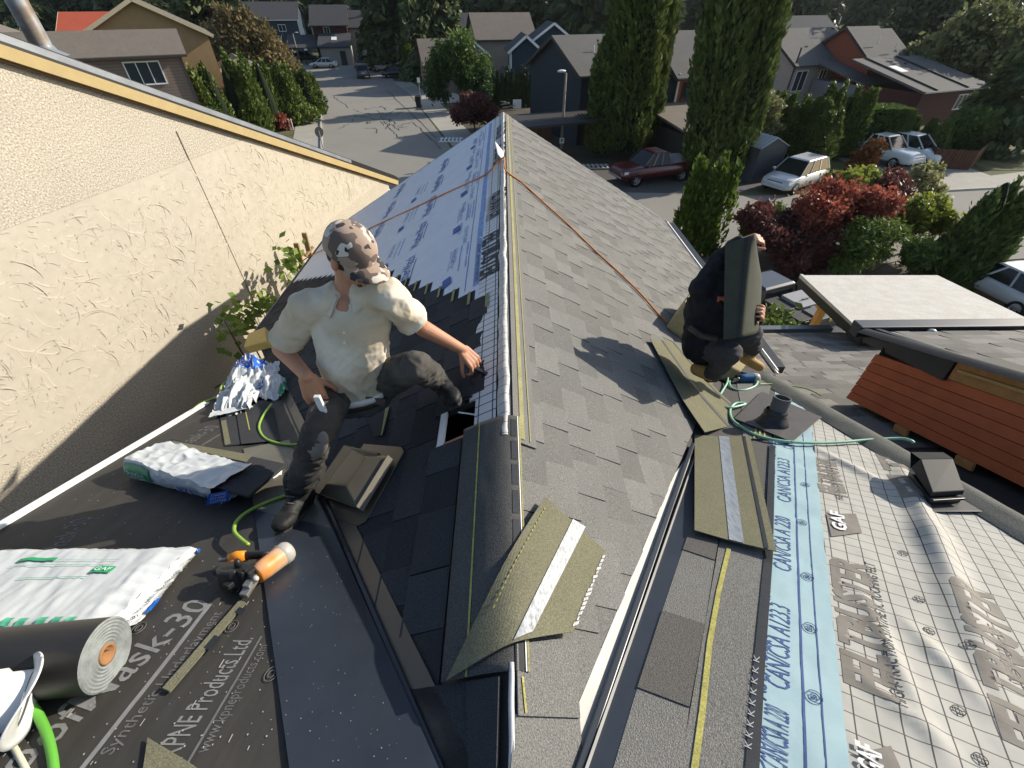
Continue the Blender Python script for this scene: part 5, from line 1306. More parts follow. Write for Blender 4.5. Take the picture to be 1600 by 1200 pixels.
hk.hexa([a_+V((-.014, -.012, .07)), a_+V((.012, -.012, .07)), a_+V((.012, .006, .07)), a_+V((-.014, .006, .07))], [a_+V((-.012, -.01, 0)), a_+V((.014, -.01, 0)), a_+V((.014, .008, 0)), a_+V((-.012, .008, 0))])
single(hk, 'utility_knife', mat('knife_white', (.72, .72, .70), .4), 'white tapered utility knife held point down by the man in the cap', 'knife', bevel=.003)
gz_ = MB(); g0 = wrL+dL*.10; gz_.bar(g0+V((-.02, .0, -.02)), g0+V((.055, -.045, -.03)), .02, .016); gz_.bar(g0+V((.0, -.05, -.045)), g0+V((.025, -.10, -.065)), .06, .006, NL)
single(gz_, 'shingle_gauge', BLKP, 'small black shingle gauge held over the shingles by the man in the cap', 'gauge', bevel=.003)

# ---- crouching worker with a shingle
w2 = T('person', 'crouching man in black holding up a shingle that hides his head, near the right eave', 'person', R(1140, 575))
s0_ = (R(1150, 575)).length/ray(1150, 575).length
def K2(px, py, s): return J(px, py, s)
BLK = mat('shirt_black', (.012, .012, .015), .85, .2, 10, bump=.3, bscale=200)
S2 = 3.12
pel2 = K2(1102, 540, S2-.02); nk2 = K2(1122, 432, S2-.22); shl = K2(1096, 452, S2-.25); shr = K2(1142, 448, S2-.1); ell = K2(1128, 404, S2-.28); wrl = K2(1158, 379, S2-.36)
elr = K2(1172, 500, S2-.05); wrr = K2(1184, 496, S2-.28); kn2 = K2(1140, 552, S2-.28); an2 = K2(1112, 585, S2-.02); kn3 = K2(1172, 520, S2-.15); an3 = K2(1176, 548, S2+.10); hd2 = K2(1145, 415, S2-.22)
b = MB(); b.ellip(hd2, [V((.075, 0, 0)), V((0, .095, 0)), V((0, 0, .11))]); b.capsule(nk2, hd2, .06, .055); b.capsule(nk2, pel2, .10, .11)
b.capsule(shl, ell, .045, .04); b.capsule(ell, wrl, .038, .027); b.capsule(shr, elr, .045, .04); b.capsule(elr, wrr, .038, .027); b.capsule(nk2, shl, .05, .05); b.capsule(nk2, shr, .05, .05)
b.capsule(pel2, kn2, .08, .055); b.capsule(pel2, kn3, .08, .055); b.capsule(kn2, an2, .05, .04); b.capsule(kn3, an3, .05, .04)
hand(b, wrl, (K2(1176, 374, S2-.38)-wrl), V((-.1, -.2, 1)), 1, (.6, .9, .6), .06, 1.0)
hand(b, wrr, (K2(1192, 490, S2-.36)-wrr), V((.8, -.4, .2)), -1, (.5, .9, .7), .06, 1.0)
cloth(w2, 'body', remesh(b, .006, 3), SKIN)
b = MB(); b.ellip(hd2+V((0, 0, .03)), [V((.082, 0, 0)), V((0, .10, 0)), V((0, 0, .09))]); part(w2, b, 'hair', MATS['hair_dark'], True)
b = MB(); b.capsule(nk2-V((0, 0, .02)), lerp(nk2, pel2, .5), .125, .165, 20, 6); b.capsule(lerp(nk2, pel2, .4), lerp(nk2, pel2, .95), .165, .155, 20, 6); b.capsule(nk2, shl, .08, .078, 14, 4); b.capsule(nk2, shr, .08, .078, 14, 4)
b.capsule(shl, ell, .075, .066, 14, 4); b.capsule(ell, lerp(ell, wrl, .85), .062, .050, 14, 4); b.capsule(shr, elr, .075, .06, 14, 4); b.capsule(elr, lerp(elr, wrr, .6), .058, .05, 14, 4)
cloth(w2, 'sweatshirt', remesh(b, .011, 4, lambda p, n: .014*NZ.noise((p.x*8, p.y*8, p.z*15))+.012*(1-2*abs(NZ.noise((p.x*12+p.z*12, p.y*13, p.z*15-p.x*9))))), BLK)
b = MB(); b.capsule(pel2, kn2, .11, .07, 16, 5); b.capsule(pel2, kn3, .11, .07, 16, 5); b.capsule(kn2, an2, .065, .055, 14, 4); b.capsule(kn3, lerp(kn3, an3, .8), .065, .055, 14, 4)
cloth(w2, 'trousers', remesh(b, .011, 4, lambda p, n: .012*(1-2*abs(NZ.noise((p.x*14, p.y*14, p.z*24))))), mat('trousers_charcoal', (.055, .05, .052), .9, .2, 10))
b = MB(); b.capsule(an3, an3-NR*.05, .045, .045); b.capsule(an3-NR*.06+V((-.02, -.02, 0)), an3-NR*.06+V((.09, -.06, -.05)), .040, .036); cloth(w2, 'boot', remesh(b, .008, 3), mat('boot_tan', (.42, .24, .08), .75, .2, 20))
b = MB(); b.capsule(an2, an2+V((-.08, .06, .0)), .055, .05); cloth(w2, 'boot', remesh(b, .008, 3), MATS['boot_tan'])
b = MB(); b.box(K2(1126, 470, S2-.30), (.05, .02, .06)); part(w2, b, 'red_tag', mat('tag_red', (.5, .12, .07), .6), bevel=.005)
b = MB(); b.tube([K2(1078, 512, S2-.2), K2(1096, 525, S2-.28), K2(1120, 530, S2-.3)], .02, 8); part(w2, b, 'tool_belt', mat('belt_leather', (.05, .04, .032), .55), True)
# the shingle he holds: curved sheet, seen from behind
hs = T('held_shingle', 'large dark shingle held upright and bent by the crouching man', 'shingle', K2(1160, 450, S2-.5))
SD = S2-.46
def held(i, j, o=0):
    # i across, j up (0 bottom .. 1 top)
    lb, lt, mb_, mt = K2(1130, 531, SD), K2(1133, 380, SD), K2(1158, 527, SD-.05), K2(1174, 368, SD-.06)
    rb, rm, rt_ = K2(1185, 518, SD+.24), K2(1193, 436, SD+.28), K2(1176, 369, SD+.02)
    left = lerp(lb, lt, j); mid = lerp(mb_, mt, j); r_ = lerp(lerp(rb, rm, j), lerp(rm, rt_, j), j)*.35+ (lerp(rb, rm, min(1, j*1.8)) if j < .555 else lerp(rm, rt_, ((j-.555)/.445)**1.5))*.65
    p = lerp(left, mid, i/.58) if i < .58 else lerp(mid, r_, (i-.58)/.42)
    return p+V((0, -.03*math.sin(min(1, max(0, (i-.58)/.42))*math.pi), .02*math.sin(min(1, max(0, (i-.58)/.42))*math.pi)))
mb = MB(); mb.grid(held, 24, 26); o = part(hs, mb, 'shingle_sheet', mat('shingle_back_dark', (.05, .052, .038), .9, .2, 12, speck=.25, spscale=300), True); md = o.modifiers.new('t', 'SOLIDIFY'); md.thickness = .005
mb = MB()
for k in range(20):
    mb.grid(lambda i, j: held(.43+.06*i+random.uniform(-.004, .004), (k+j*.8)/20)+V((-.002, -.005, .002)), 1, 1)
o = part(hs, mb, 'sealant_strip', TAR); o['kind'] = 'stuff'
# ================================================================ STUCCO HOUSE ON THE LEFT
sh_ = T('stucco_house', 'neighbouring house with cream stucco wall and wood rake board, filling the left side', 'house', (-5.6, 8, GZ))
ang_w = math.atan(.194); ew = V((math.sin(ang_w), math.cos(ang_w), 0)); nw = V((math.cos(ang_w), -math.sin(ang_w), 0))
FW0 = frame((-6.2*math.cos(ang_w)**2, 6.2*.194*math.cos(ang_w)**2, 0), ew, nw)   # x along the wall, y = up, z outward
FWi = FW0.inverted()
def wy(px, py): q = FWi @ W(px, py); return q.x, q.y
(xa_, ya_), (xb_, yb_) = wy(0, 92), wy(604, 284)
rake = lambda x, o=0: ya_+(x-xa_)*(yb_-ya_)/(xb_-xa_)+o
xc = wy(609, 300)[0]; xs_ = 1.0
def stuccomat(name, colr, bmp, sc_, speck):
    m = mat(name, colr, .92, .07, 1.4, bump=bmp, bscale=sc_, speck=speck, spscale=sc_*1.3, spec=.15); return m
ST1 = stuccomat('stucco_dash', (.42, .375, .305), 1.0, 42, .45); ST2 = stuccomat('stucco_trowelled', (.445, .40, .325), .35, 7, .06)
def wpan(name, m, poly, z=0):
    mb = MB(); mb.add([FW0 @ V((x, y, z)) for x, y in poly], [tuple(range(len(poly)))]); return part(sh_, mb, name, m, mw=None)
yb1, yb2 = -1.83, -3.95
def wpanF(name, m, poly, z=0):
    mb = MB(); mb.add([V((x, y, z)) for x, y in poly], [tuple(range(len(poly)))]); return hpart(mb, name, m, FW0, parent=sh_)
xr1 = xa_+(yb1-ya_)*(xb_-xa_)/(yb_-ya_)
wpanF('stucco_upper', ST1, [(xs_, yb1), (xr1, yb1), (xs_, rake(xs_))], .0)
xr2 = min(xc-.01, xa_+(yb2-ya_)*(xb_-xa_)/(yb_-ya_))
wpanF('stucco_band', ST2, [(xs_, yb2), (xr2, yb2), (xr1, yb1), (xs_, yb1)], .006)
wpanF('stucco_lower', ST1, [(xs_, GZ), (xc, GZ), (xc, rake(xc)), (xr2, yb2), (xs_, yb2)], .0)
mb = MB(); mb.box(((xs_+xc)/2, yb1, .004), (xc-xs_-2.2, .014, .016)); mb.box(((xs_+xc)/2, yb2, .004), (xc-xs_, .014, .016))
# trowel swirls: thin curved ridges standing proud of the band
mb = MB(); r = random.Random(3)
for k in range(2300):
    x = r.uniform(xs_+.6, xc-.1); y = r.uniform(yb2+.1, min(yb1, rake(x))-.08)
    if y < yb2+.05: continue
    R0 = r.uniform(.06, .34); a0 = r.uniform(0, 6.28); da = r.uniform(.5, 1.4); n = 6; hgt = r.uniform(.002, .011); wd = r.uniform(.004, .012); pts = []
    big = r.random() < .35
    if not big: R0 *= .45; hgt *= .6
    for i in range(n+1):
        a = a0+da*i/n; t = math.sin(math.pi*i/n); c = V((x+R0*math.cos(a), y+R0*1.0*math.sin(a), .006)); o_ = V((math.cos(a), math.sin(a), 0))
        if c.y > min(yb1, rake(c.x))-.02 or c.y < yb2+.02: pts = None; break
        pts.append((c-o_*wd*.3, c+V((0, 0, hgt*t)), c+o_*wd*2.2))
    if not pts: continue
    vs = [p for q in pts for p in q]; fs = []
    for i in range(n): fs += [(3*i, 3*i+3, 3*i+4, 3*i+1), (3*i+1, 3*i+4, 3*i+5, 3*i+2)]
    mb.add(vs, [f[::-1] for f in fs])
o = hpart(mb, 'trowel_ridges', ST2, FW0, True, parent=sh_); o['kind'] = 'stuff'
xk = 7.42*1.0186; xk = (FWi @ W(330, 330)).x
mb = MB(); q0 = FWi @ W(275, 205); q1 = FWi @ W(395, 468); mb.bar(V((q0.x, q0.y, .006)), V((q1.x, q1.y, .006)), .012, .012, (0, 0, 1)); hpart(mb, 'control_joint', mat('joint_grey', (.22, .19, .14), .8), FW0, parent=sh_)
mb = MB(); mb.box((xc-.05, (GZ+rake(xc))/2-.1, .02), (.10, rake(xc)-GZ-.2, .05)); hpart(mb, 'corner_trim', WHT, FW0, parent=sh_)
mb = MB(); mb.hexa([V((xs_, GZ, -.02)), V((xc, GZ, -.02)), V((xc, GZ, -7)), V((xs_, GZ, -7))], [V((xs_, rake(xs_), -.02)), V((xc, rake(xc), -.02)), V((xc, rake(xc), -7)), V((xs_, rake(xs_), -7))]); hpart(mb, 'wall_body', ST1, FW0, parent=sh_)
xe_ = wy(615, 272)[0]; dR = V((1, (yb_-ya_)/(xb_-xa_), 0)).normalized(); upR = V((-dR.y, dR.x, 0))
def rk(x, o, z): return V((x, rake(x), z))+upR*o
mb = MB(); mb.bar(rk(xs_, .055, .05), rk(xe_, .055, .05), .10, .125, upR); hpart(mb, 'fascia_board', FASC, FW0, parent=sh_)
mb = MB(); mb.bar(rk(xs_, -.02, .03), rk(xe_, -.02, .03), .05, .02, upR); hpart(mb, 'rake_moulding', mat('moulding_brown', (.22, .13, .07), .8), FW0, parent=sh_)
mb = MB(); mb.bar(rk(xs_, .185, .02), rk(xe_-2.6, .185, .02), .10, .075, upR); hpart(mb, 'metal_flashing', mat('flashing_grey', (.26, .28, .31), .4, .3, 4, metal=.3), FW0, parent=sh_)
mb = MB(); mb.bar(rk(xs_, .132, .03), rk(xe_, .132, .03), .14, .03, upR); mb.bar(rk(xs_, .20, -.14), rk(xe_+.02, .20, -.14), .26, .11, upR); mb.bar(rk(xe_-2.6, .185, .02), rk(xe_+.02, .185, .02), .098, .07, upR); hpart(mb, 'roof_edge', BLKP, FW0, parent=sh_)
mb = MB(); mb.hexa([rk(xs_, .12, -.1), rk(xe_+.03, .12, -.1), rk(xe_+.03, .12, -7.2), rk(xs_, .12, -7.2)], [rk(xs_, .20, -.1), rk(xe_+.03, .20, -.1), rk(xe_+.03, .20, -7.2), rk(xs_, .20, -7.2)]); hpart(mb, 'roof', SHD, FW0, parent=sh_)
pb = W(72, 84, -.55)
mb = MB(); mb.tube([pb-V((0, 0, .3)), pb+V((0, 0, 1.6))], .105, 20, False); part(sh_, mb, 'flue_pipe', mat('pipe_galvanised', (.34, .36, .38), .45, .3, 9, metal=.4, tint=(.27, .22, .18)), True)
mb = MB(); mb.lathe([(.22, 0), (.13, .05), (.108, .10)], pb+V((0, 0, -.02)), (0, 0, 1), 20); part(sh_, mb, 'pipe_flashing', mat('flashing_grey', (.26, .28, .31), .4), True)
# ================================================================ GROUND, ROADS
ASP = mat('asphalt', (.25, .235, .205), .95, .10, .25, speck=.22, spscale=30, bump=.2, bscale=20)
CON = mat('concrete', (.36, .335, .29), .9, .12, .7, speck=.15, spscale=25)
GRA = mat('ground_grass', (.075, .085, .032), .95, .3, .5, tint=(.14, .12, .06), bump=.5, bscale=8)
DRY = mat('ground_dry_grass', (.20, .17, .075), .95, .25, .6, tint=(.10, .11, .04), bump=.5, bscale=10)
DIRT = mat('ground_soil', (.085, .07, .05), .95, .3, .8, bump=.5, bscale=6)
def flat(name, m, pts, z, kind='structure'):
    mb = MB(); mb.add([V((p[0], p[1], z)) for p in pts], [tuple(range(len(pts)))]); o = mb.build(name, m); return tag(o, kind=kind)
flat('ground', GRA, [(-700, -60), (700, -60), (700, 1300), (-700, 1300)], GZ-.02)
flat('road', ASP, [(-70, 19.5), (-9, 21.2), (8, 20.6), (18, 16.5), (40, 12), (120, 0), (120, 14), (60, 25), (36, 29.3), (26, 28.0), (14, 27.6), (-2.2, 31), (-4.3, 39.5), (-11.5, 65), (-20, 91), (-24, 103), (-50, 112), (-41, 100), (-36, 95), (-27, 76), (-24.2, 70), (-13.5, 36), (-13, 29), (-20, 27.8), (-70, 28)], GZ)
flat('driveway', CON, [(13.6, 8), (8.2, 8), (7.6, 21), (14, 20.5)], GZ+.004)
flat('pavement', CON, [(26, 28.05), (36, 29.4), (60, 25.2), (60, 27.2), (36.6, 32.4), (27, 29.6)], GZ+.008)
flat('pavement', CON, [(-13.6, 36), (-24.3, 70), (-27, 76), (-29, 76), (-26.6, 70), (-16, 36), (-15.4, 29), (-13.2, 29)], GZ+.006)
mbk = MB()
for a, c in (((-13.4, 30), (-13.55, 36)), ((-13.55, 36), (-24.25, 70)), ((-24.25, 70), (-27.1, 76.5)), ((26, 28.0), (36, 29.3)), ((36, 29.3), (60, 25))):
    mbk.bar((a[0], a[1], GZ+.05), (c[0], c[1], GZ+.05), .16, .12)
tag(mbk.build('kerb', mat('kerb_concrete', (.42, .40, .35), .9, .15, 3)), kind='structure')
flat('lawn', DRY, [(33.5, 32.6), (37, 32.6), (60, 28), (62, 40), (41, 41), (36, 38)], GZ+.012)
flat('driveway', CON, [(25.4, 28.2), (33, 30.6), (33, 36.5), (25, 36.5)], GZ+.012)
flat('pavement', CON, [(-4.2, 40), (-11.4, 65), (-16, 78), (-13.6, 78), (-8.8, 65), (-1.9, 41)], GZ+.006)
flat('driveway', CON, [(-9.6, 59), (-11.6, 66), (-6.5, 68), (-4, 61)], GZ+.010)
flat('driveway', CON, [(-3.5, 40.5), (-5, 45), (-3.2, 45.3), (-1.6, 41.0)], GZ+.014)
flat('driveway', mat('asphalt_shaded', (.10, .095, .085), .95, .15, .5), [(3, 28.6), (14, 27.9), (19, 30), (19, 33), (3, 33)], GZ+.004)  # shade on this drive put into a darker asphalt colour
flat('soil_bed', DIRT, [(-2, 31.5), (3, 29), (3, 33), (19, 33), (25, 36.5), (30, 48), (-4, 62), (-9, 66), (-4, 44)], GZ+.002)
flat('soil_bed', DIRT, [(9, 13), (22, 12), (21, 17.5), (9.5, 20.3)], GZ+.010)
# tar-sealed cracks in the road
mb = MB(); r = random.Random(11)
def crack(px0, py0, px1, py1, n, wob):
    pts = [G(px0+(px1-px0)*i/n+r.uniform(-wob, wob), py0+(py1-py0)*i/n+r.uniform(-wob*.5, wob*.5), GZ+.006) for i in range(n+1)]
    for a, c in zip(pts, pts[1:]):
        d = (c-a); s = V((-d.y, d.x, 0)).normalized()*r.uniform(.03, .06); mb.add([a-s, a+s, c+s, c-s], [(0, 1, 2, 3)])
for k in range(34):
    x = r.uniform(545, 625); y = r.uniform(168, 200); crack(x, y, x+r.uniform(-22, 22), y+r.uniform(-6, 9), 5, 2.5)
for (a, b_, c, d) in ((606, 142, 680, 215), (645, 190, 690, 232), (520, 150, 545, 168), (1110, 345, 1160, 340), (1112, 355, 1150, 338), (600, 190, 622, 214)): crack(a, b_, c, d, 12, 2)
o = mb.build('road_crack_sealant', mat('tar_seal', (.02, .02, .02), .6)); tag(o, kind='stuff')
# ================================================================ HOUSES AROUND
GL = glassmat('window_glass', (.03, .04, .05), .08)
def siding(name, colr, per=.18):
    m = mat(name, colr, .8, .06, 1.5)
    return lineset(m, [(2, per, .012, tuple(c*.55 for c in colr), 0)])
RF1 = mat('roof_grey', (.125, .118, .110), .95, .12, 1.2, speck=.25, spscale=25); RF2 = mat('roof_brown', (.17, .145, .12), .95, .12, 1.2, speck=.3, spscale=25); RF3 = mat('roof_dark', (.065, .065, .07), .95, .12, 1.2, speck=.25, spscale=25)
def lpart(mb, th, nm, m, parent=None, **k):
    o = mb.build(nm, m, None, **k); o.parent = parent or th; return o
def gable(mb, x0, y0, x1, y1, zb, ze, zr, ridge='x'):
    if ridge == 'x':
        ym = (y0+y1)/2
        mb.add([(x0, y0, zb), (x1, y0, zb), (x1, y1, zb), (x0, y1, zb), (x0, y0, ze), (x1, y0, ze), (x1, y1, ze), (x0, y1, ze), (x0, ym, zr), (x1, ym, zr)],
               [(0, 1, 5, 4), (2, 3, 7, 6), (0, 4, 8, 7, 3), (1, 2, 6, 9, 5), (0, 3, 2, 1)])
    else:
        xm = (x0+x1)/2
        mb.add([(x0, y0, zb), (x1, y0, zb), (x1, y1, zb), (x0, y1, zb), (x0, y0, ze), (x1, y0, ze), (x1, y1, ze), (x0, y1, ze), (xm, y0, zr), (xm, y1, zr)],
               [(0, 1, 5, 8, 4), (1, 2, 6, 5), (2, 3, 7, 9, 6), (3, 0, 4, 7), (0, 3, 2, 1)])
def groof(x0, y0, x1, y1, ze, zr, ridge, oh=.4, th=.16):
    """two roof slabs with overhang"""
    out = []
    if ridge == 'x':
        ym = (y0+y1)/2; s = (zr-ze)/(ym-y0)
        for ys in ((y0-oh), (y1+oh)):
            mb = MB(); zo = ze-s*oh
            lo = [(x0-oh, ys, zo), (x1+oh, ys, zo), (x1+oh, ym, zr), (x0-oh, ym, zr)]
            mb.hexa([V(p)+V((0, 0, .01)) for p in lo], [V(p)+V((0, 0, th)) for p in lo]); out.append(mb)
    else:
        xm = (x0+x1)/2; s = (zr-ze)/(xm-x0)
        for xs in ((x0-oh), (x1+oh)):
            mb = MB(); zo = ze-s*oh
            lo = [(xs, y0-oh, zo), (xs, y1+oh, zo), (xm, y1+oh, zr), (xm, y0-oh, zr)]
            mb.hexa([V(p)+V((0, 0, .01)) for p in lo], [V(p)+V((0, 0, th)) for p in lo]); out.append(mb)
    return out
def window(th, o, ux, w_, h_, frame_m=WHT, panes=2, nrm=None):
    """o lower-left corner, ux direction along the wall, outward normal nrm"""
    o = V(o); ux = V(ux).normalized(); uz = V((0, 0, 1)); n = V(nrm) if nrm else V((ux.y, -ux.x, 0)); f = .07
    mb = MB()
    for a, c in ((o, o+ux*w_), (o+uz*h_, o+ux*w_+uz*h_)): mb.bar(a+n*.03-ux*f/2, c+n*.03+ux*f/2, f, .08, uz)
    for k in range(panes+1):
        a = o+ux*(w_*k/panes); mb.bar(a+n*.03, a+uz*h_+n*.03, f if k in (0, panes) else .05, .08, n)
    fr = lpart(mb, th, 'window', frame_m)
    for k in range(panes):
        mb = MB(); a = o+ux*(w_*k/panes+.03)+n*.015; c = o+ux*(w_*(k+1)/panes-.03)+n*.015
        mb.add([a, c, c+uz*h_, a+uz*h_], [(0, 1, 2, 3)]); lpart(mb, th, 'pane', GL, fr)
    return fr
def house_at(name, label, org, rz, blocks, wins=(), extra=None, cat='house'):
    """blocks: (x0,y0,x1,y1,zeave,zridge,ridge,wallmat,roofmat,trimmat); heights above ground"""
    th = thing(name, label, cat, (org[0], org[1], GZ), rz)
    for (x0, y0, x1, y1, ze, zr, rg, wm, rm, tm) in blocks:
        mb = MB(); gable(mb, x0, y0, x1, y1, 0, ze, zr, rg); lpart(mb, th, 'wall', wm)
        for r_ in groof(x0, y0, x1, y1, ze, zr, rg): lpart(r_, th, 'roof', rm)
        if tm:
            if rg == 'y':
                xm = (x0+x1)/2; s = (zr-ze)/(xm-x0)
                for sx in (x0-.4, x1+.4):
                    mb = MB(); mb.bar((sx, y0-.42, ze-s*.4+.05), (xm, y0-.42, zr+.05), .03, .24); lpart(mb, th, 'barge_board', tm)
            else:
                ym = (y0+y1)/2; s = (zr-ze)/(ym-y0)
                for sy in (y0-.4, y1+.4):
                    mb = MB(); mb.bar((x0-.42, sy, ze-s*.4+.05), (x0-.42, ym, zr+.05), .03, .24); lpart(mb, th, 'barge_board', tm)
                mb = MB(); mb.bar((x0-.4, y0-.45, ze-s*.4+.06), (x1+.4, y0-.45, ze-s*.4+.06), .10, .12); lpart(mb, th, 'gutter', tm)
    for wn in wins: window(th, *wn)
    if extra: extra(th)
    return th
def rvent(th, p, s=.22):
    mb = MB(); mb.box(V(p)+V((0, 0, .08)), (s, s, .16)); lpart(mb, th, 'roof_vent', BLKP)
def rpipe(th, p):
    mb = MB(); mb.tube([V(p)-V((0, 0, .2)), V(p)+V((0, 0, .45))], .05, 8); lpart(mb, th, 'vent_pipe', mat('pipe_white', (.6, .6, .6), .6))
TRD = mat('trim_dark', (.05, .045, .042), .7)
s_blue = siding('siding_blue_dark', (.030, .038, .048)); s_blu2 = siding('siding_blue_grey', (.035, .055, .078)); s_brn = siding('siding_brown', (.22, .165, .135)); s_tan = mat('stucco_tan', (.36, .235, .115), .9, .12, 2)
s_red = siding('siding_red', (.30, .085, .045)); s_gry = siding('siding_grey', (.42, .38, .32)); s_grb = siding('siding_grey_blue', (.22, .24, .26)); s_mar = siding('siding_maroon', (.085, .030, .026)); s_cream = mat('stucco_cream', (.66, .58, .42), .9, .08, 1); s_beige = siding('siding_beige', (.36, .31, .25))
X_, Y_ = (1, 0, 0), (0, 1, 0)
# dark blue-grey house behind the street lamp
def exA(th):
    rpipe(th, (2.2, 2.4, 5.9)); rvent(th, (4.0, 3.2, 6.1)); mb = MB(); mb.box((1.4, -.05, 1.3), (2.0, .06, 2.4)); lpart(mb, th, 'garage_door', TRD)
    mb = MB(); mb.box((-3.2, -2.2, 2.5), (7.6, 4.2, .14)); lpart(mb, th, 'carport_roof', TRD)
    for x, y in ((-6.8, -4.1), (.3, -4.1), (-6.8, -.3)): mb = MB(); mb.bar((x, y, 0), (x, y, 2.45), .12, .12, (0, 1, 0)); lpart(mb, th, 'carport_post', TRD)
    for k in range(5): mb = MB(); mb.bar((-1.6+.25*k, -3.8, 2.66), (-1.2+.3*k, -2.0, 2.66), .08, .08); lpart(mb, th, 'rafter', TRD)
house_at('grey_house', 'dark slate house with steep grey roof, behind the street lamp', (5.9, 40), R_(21), [(0, 0, 8.2, 9.4, 4.75, 6.75, 'x', s_blue, RF1, TRD)], [((1.9, 0, 2.3), X_, 1.7, 1.8, TRD, 2)], exA)
# orange and dark house right of it, partly behind the columnar cedars
s_org = siding('siding_orange', (.40, .115, .045))
def exB(th):
    mb = MB(); mb.hexa([(-3.0, -6.6, 2.0), (4.3, -6.6, 2.0), (4.3, -.05, 2.8), (-3.0, -.05, 2.8)], [(-3.0, -6.6, 2.15), (4.3, -6.6, 2.15), (4.3, -.05, 2.95), (-3.0, -.05, 2.95)]); lpart(mb, th, 'garage_roof', RF2)
    for k in range(14): mb = MB(); mb.box((-.5+.32*k, -6.3, .95), (.06, .06, 1.9)); lpart(mb, th, 'lattice_slat', TRD)
    mb = MB(); mb.box((.6, -3, 1.0), (6.8, 6.0, 1.9)); lpart(mb, th, 'garage_wall', TRD)
    mb = MB(); mb.box((0.02, -.03, 3.4), (.12, .12, 2.8)); lpart(mb, th, 'corner_trim', WHT)
    mb = MB(); mb.box((-1.0, 2.2, 3.3), (2.0, 4.2, 2.6)); lpart(mb, th, 'wall', s_blue)
house_at('orange_house', 'orange sided house with a grey gable roof and low garage between the tall cedars', (13.4, 40.5), R_(18), [(0, 0, 6.5, 8.5, 4.6, 7.0, 'x', s_org, RF1, TRD)], [((.5, 0, 2.6), X_, 1.5, 1.6, TRD, 2)], exB)
# blue grey house with white trim
def exC(th):
    for x in (0, 3.3): mb = MB(); mb.box((x, -.03, 2.6), (.12, .1, 4.2)); lpart(mb, th, 'corner_trim', WHT)
house_at('blue_house', 'blue grey house with white trimmed gable, left of the dark slate house', (.9, 61), R_(3), [(0, 0, 3.3, 6, 4.8, 6.0, 'y', s_blu2, RF3, WHT), (2.2, 5, 8.5, 11, 4.9, 6.9, 'y', s_blu2, RF3, WHT), (-1.4, -2.4, 0, 4, 2.2, 2.9, 'y', s_blu2, RF3, WHT)], [((-.02, 2.2, 2.7), (0, -1, 0), 1.7, 1.8, WHT, 2)], exC)
house_at('brown_house', 'brown house with a big grey roof and one small white window, beyond the blue house', (-4.2, 72), R_(12), [(1.0, 0, 8.5, 8.5, 5.2, 7.6, 'x', s_beige, RF2, TRD), (-1.8, -1, 1.6, 4, 4.0, 5.2, 'y', s_beige, RF3, WHT)], [((-1.2, -1, 2.2), X_, 1.1, 1.5, WHT, 2)])
house_at('brown_house', 'long dark house with white barge boards in front of the forest', (-16, 92), R_(10), [(0, 0, 8, 9, 5, 7.4, 'y', s_beige, RF3, WHT), (8, 2, 15, 10, 5, 7.2, 'x', s_beige, RF3, None)])
house_at('brown_house', 'small brown garage with a steep grey roof, left of the lacy tree', (-9.6, 67), R_(14), [(0, 0, 5.5, 6.5, 3.0, 5.2, 'x', s_brn, RF2, TRD)])
# maroon and grey duplex at the end of the street
def exG(th):
    mb = MB(); mb.hexa([(-.2, -5, 2.6), (5.5, -5, 2.6), (5.5, 0, 4.3), (-.2, 0, 4.3)], [(-.2, -5, 2.75), (5.5, -5, 2.75), (5.5, 0, 4.45), (-.2, 0, 4.45)]); lpart(mb, th, 'garage_roof', RF3)
    mb = MB(); mb.box((2.7, -2.3, 1.3), (5.2, 4.6, 2.6)); lpart(mb, th, 'garage_wall', s_gry)
    mb = MB(); mb.box((3.9, -4.62, 1.05), (1.0, .06, 2.1)); lpart(mb, th, 'door', TRD)
    mb = MB(); mb.box((2.6, -2.2, 3.72), (.9, 1.2, .12), M.Rotation(.33, 3, 'X')); lpart(mb, th, 'skylight', WHT)
    mb = MB(); mb.hexa([(-6, -3, 2.4), (-.3, -3, 2.4), (-.3, 2, 4.0), (-6, 2, 4.0)], [(-6, -3, 2.55), (-.3, -3, 2.55), (-.3, 2, 4.15), (-6, 2, 4.15)]); lpart(mb, th, 'carport_roof', RF3)
    for x in (-5.8, -3): mb = MB(); mb.bar((x, -2.8, 0), (x, -2.8, 2.4), .14, .14, (0, 1, 0)); lpart(mb, th, 'post', TRD)
house_at('duplex', 'maroon and grey duplex with dark roofs at the far end of the street', (-33.5, 103.5), R_(10), [(-1, 0, 5, 9, 5.6, 8.2, 'x', s_mar, RF3, TRD), (5, 1.5, 13.5, 9.5, 5.2, 7.4, 'x', s_gry, RF3, TRD)], [((.9, 0, 3.4), X_, 1.0, 1.9, WHT, 2), ((9.2, 1.5, 3.1), X_, 1.0, 1.4, TRD, 2), ((6.2, 1.5, 3.6), X_, .5, .8, TRD, 1), ((11.6, 1.5, 3.0), X_, 1.0, 1.5, TRD, 2)], exG)
house_at('blue_house', 'slate blue house at the top left beyond the autumn tree', (-60, 118), R_(10), [(0, 0, 17, 9, 6, 8.6, 'x', s_blu2, RF3, WHT)], [((9, 0, 2.6), X_, 1.0, 2.4, WHT, 2), ((13, 0, 4), X_, 1.4, 1.1, WHT, 2)])
house_at('white_house', 'pale roofed house seen far off at the end of the street', (-47, 140), R_(-20), [(0, 0, 9, 8, 4.5, 7.8, 'x', s_cream, mat('roof_pale', (.38, .37, .34), .9, .1, 1), WHT)])
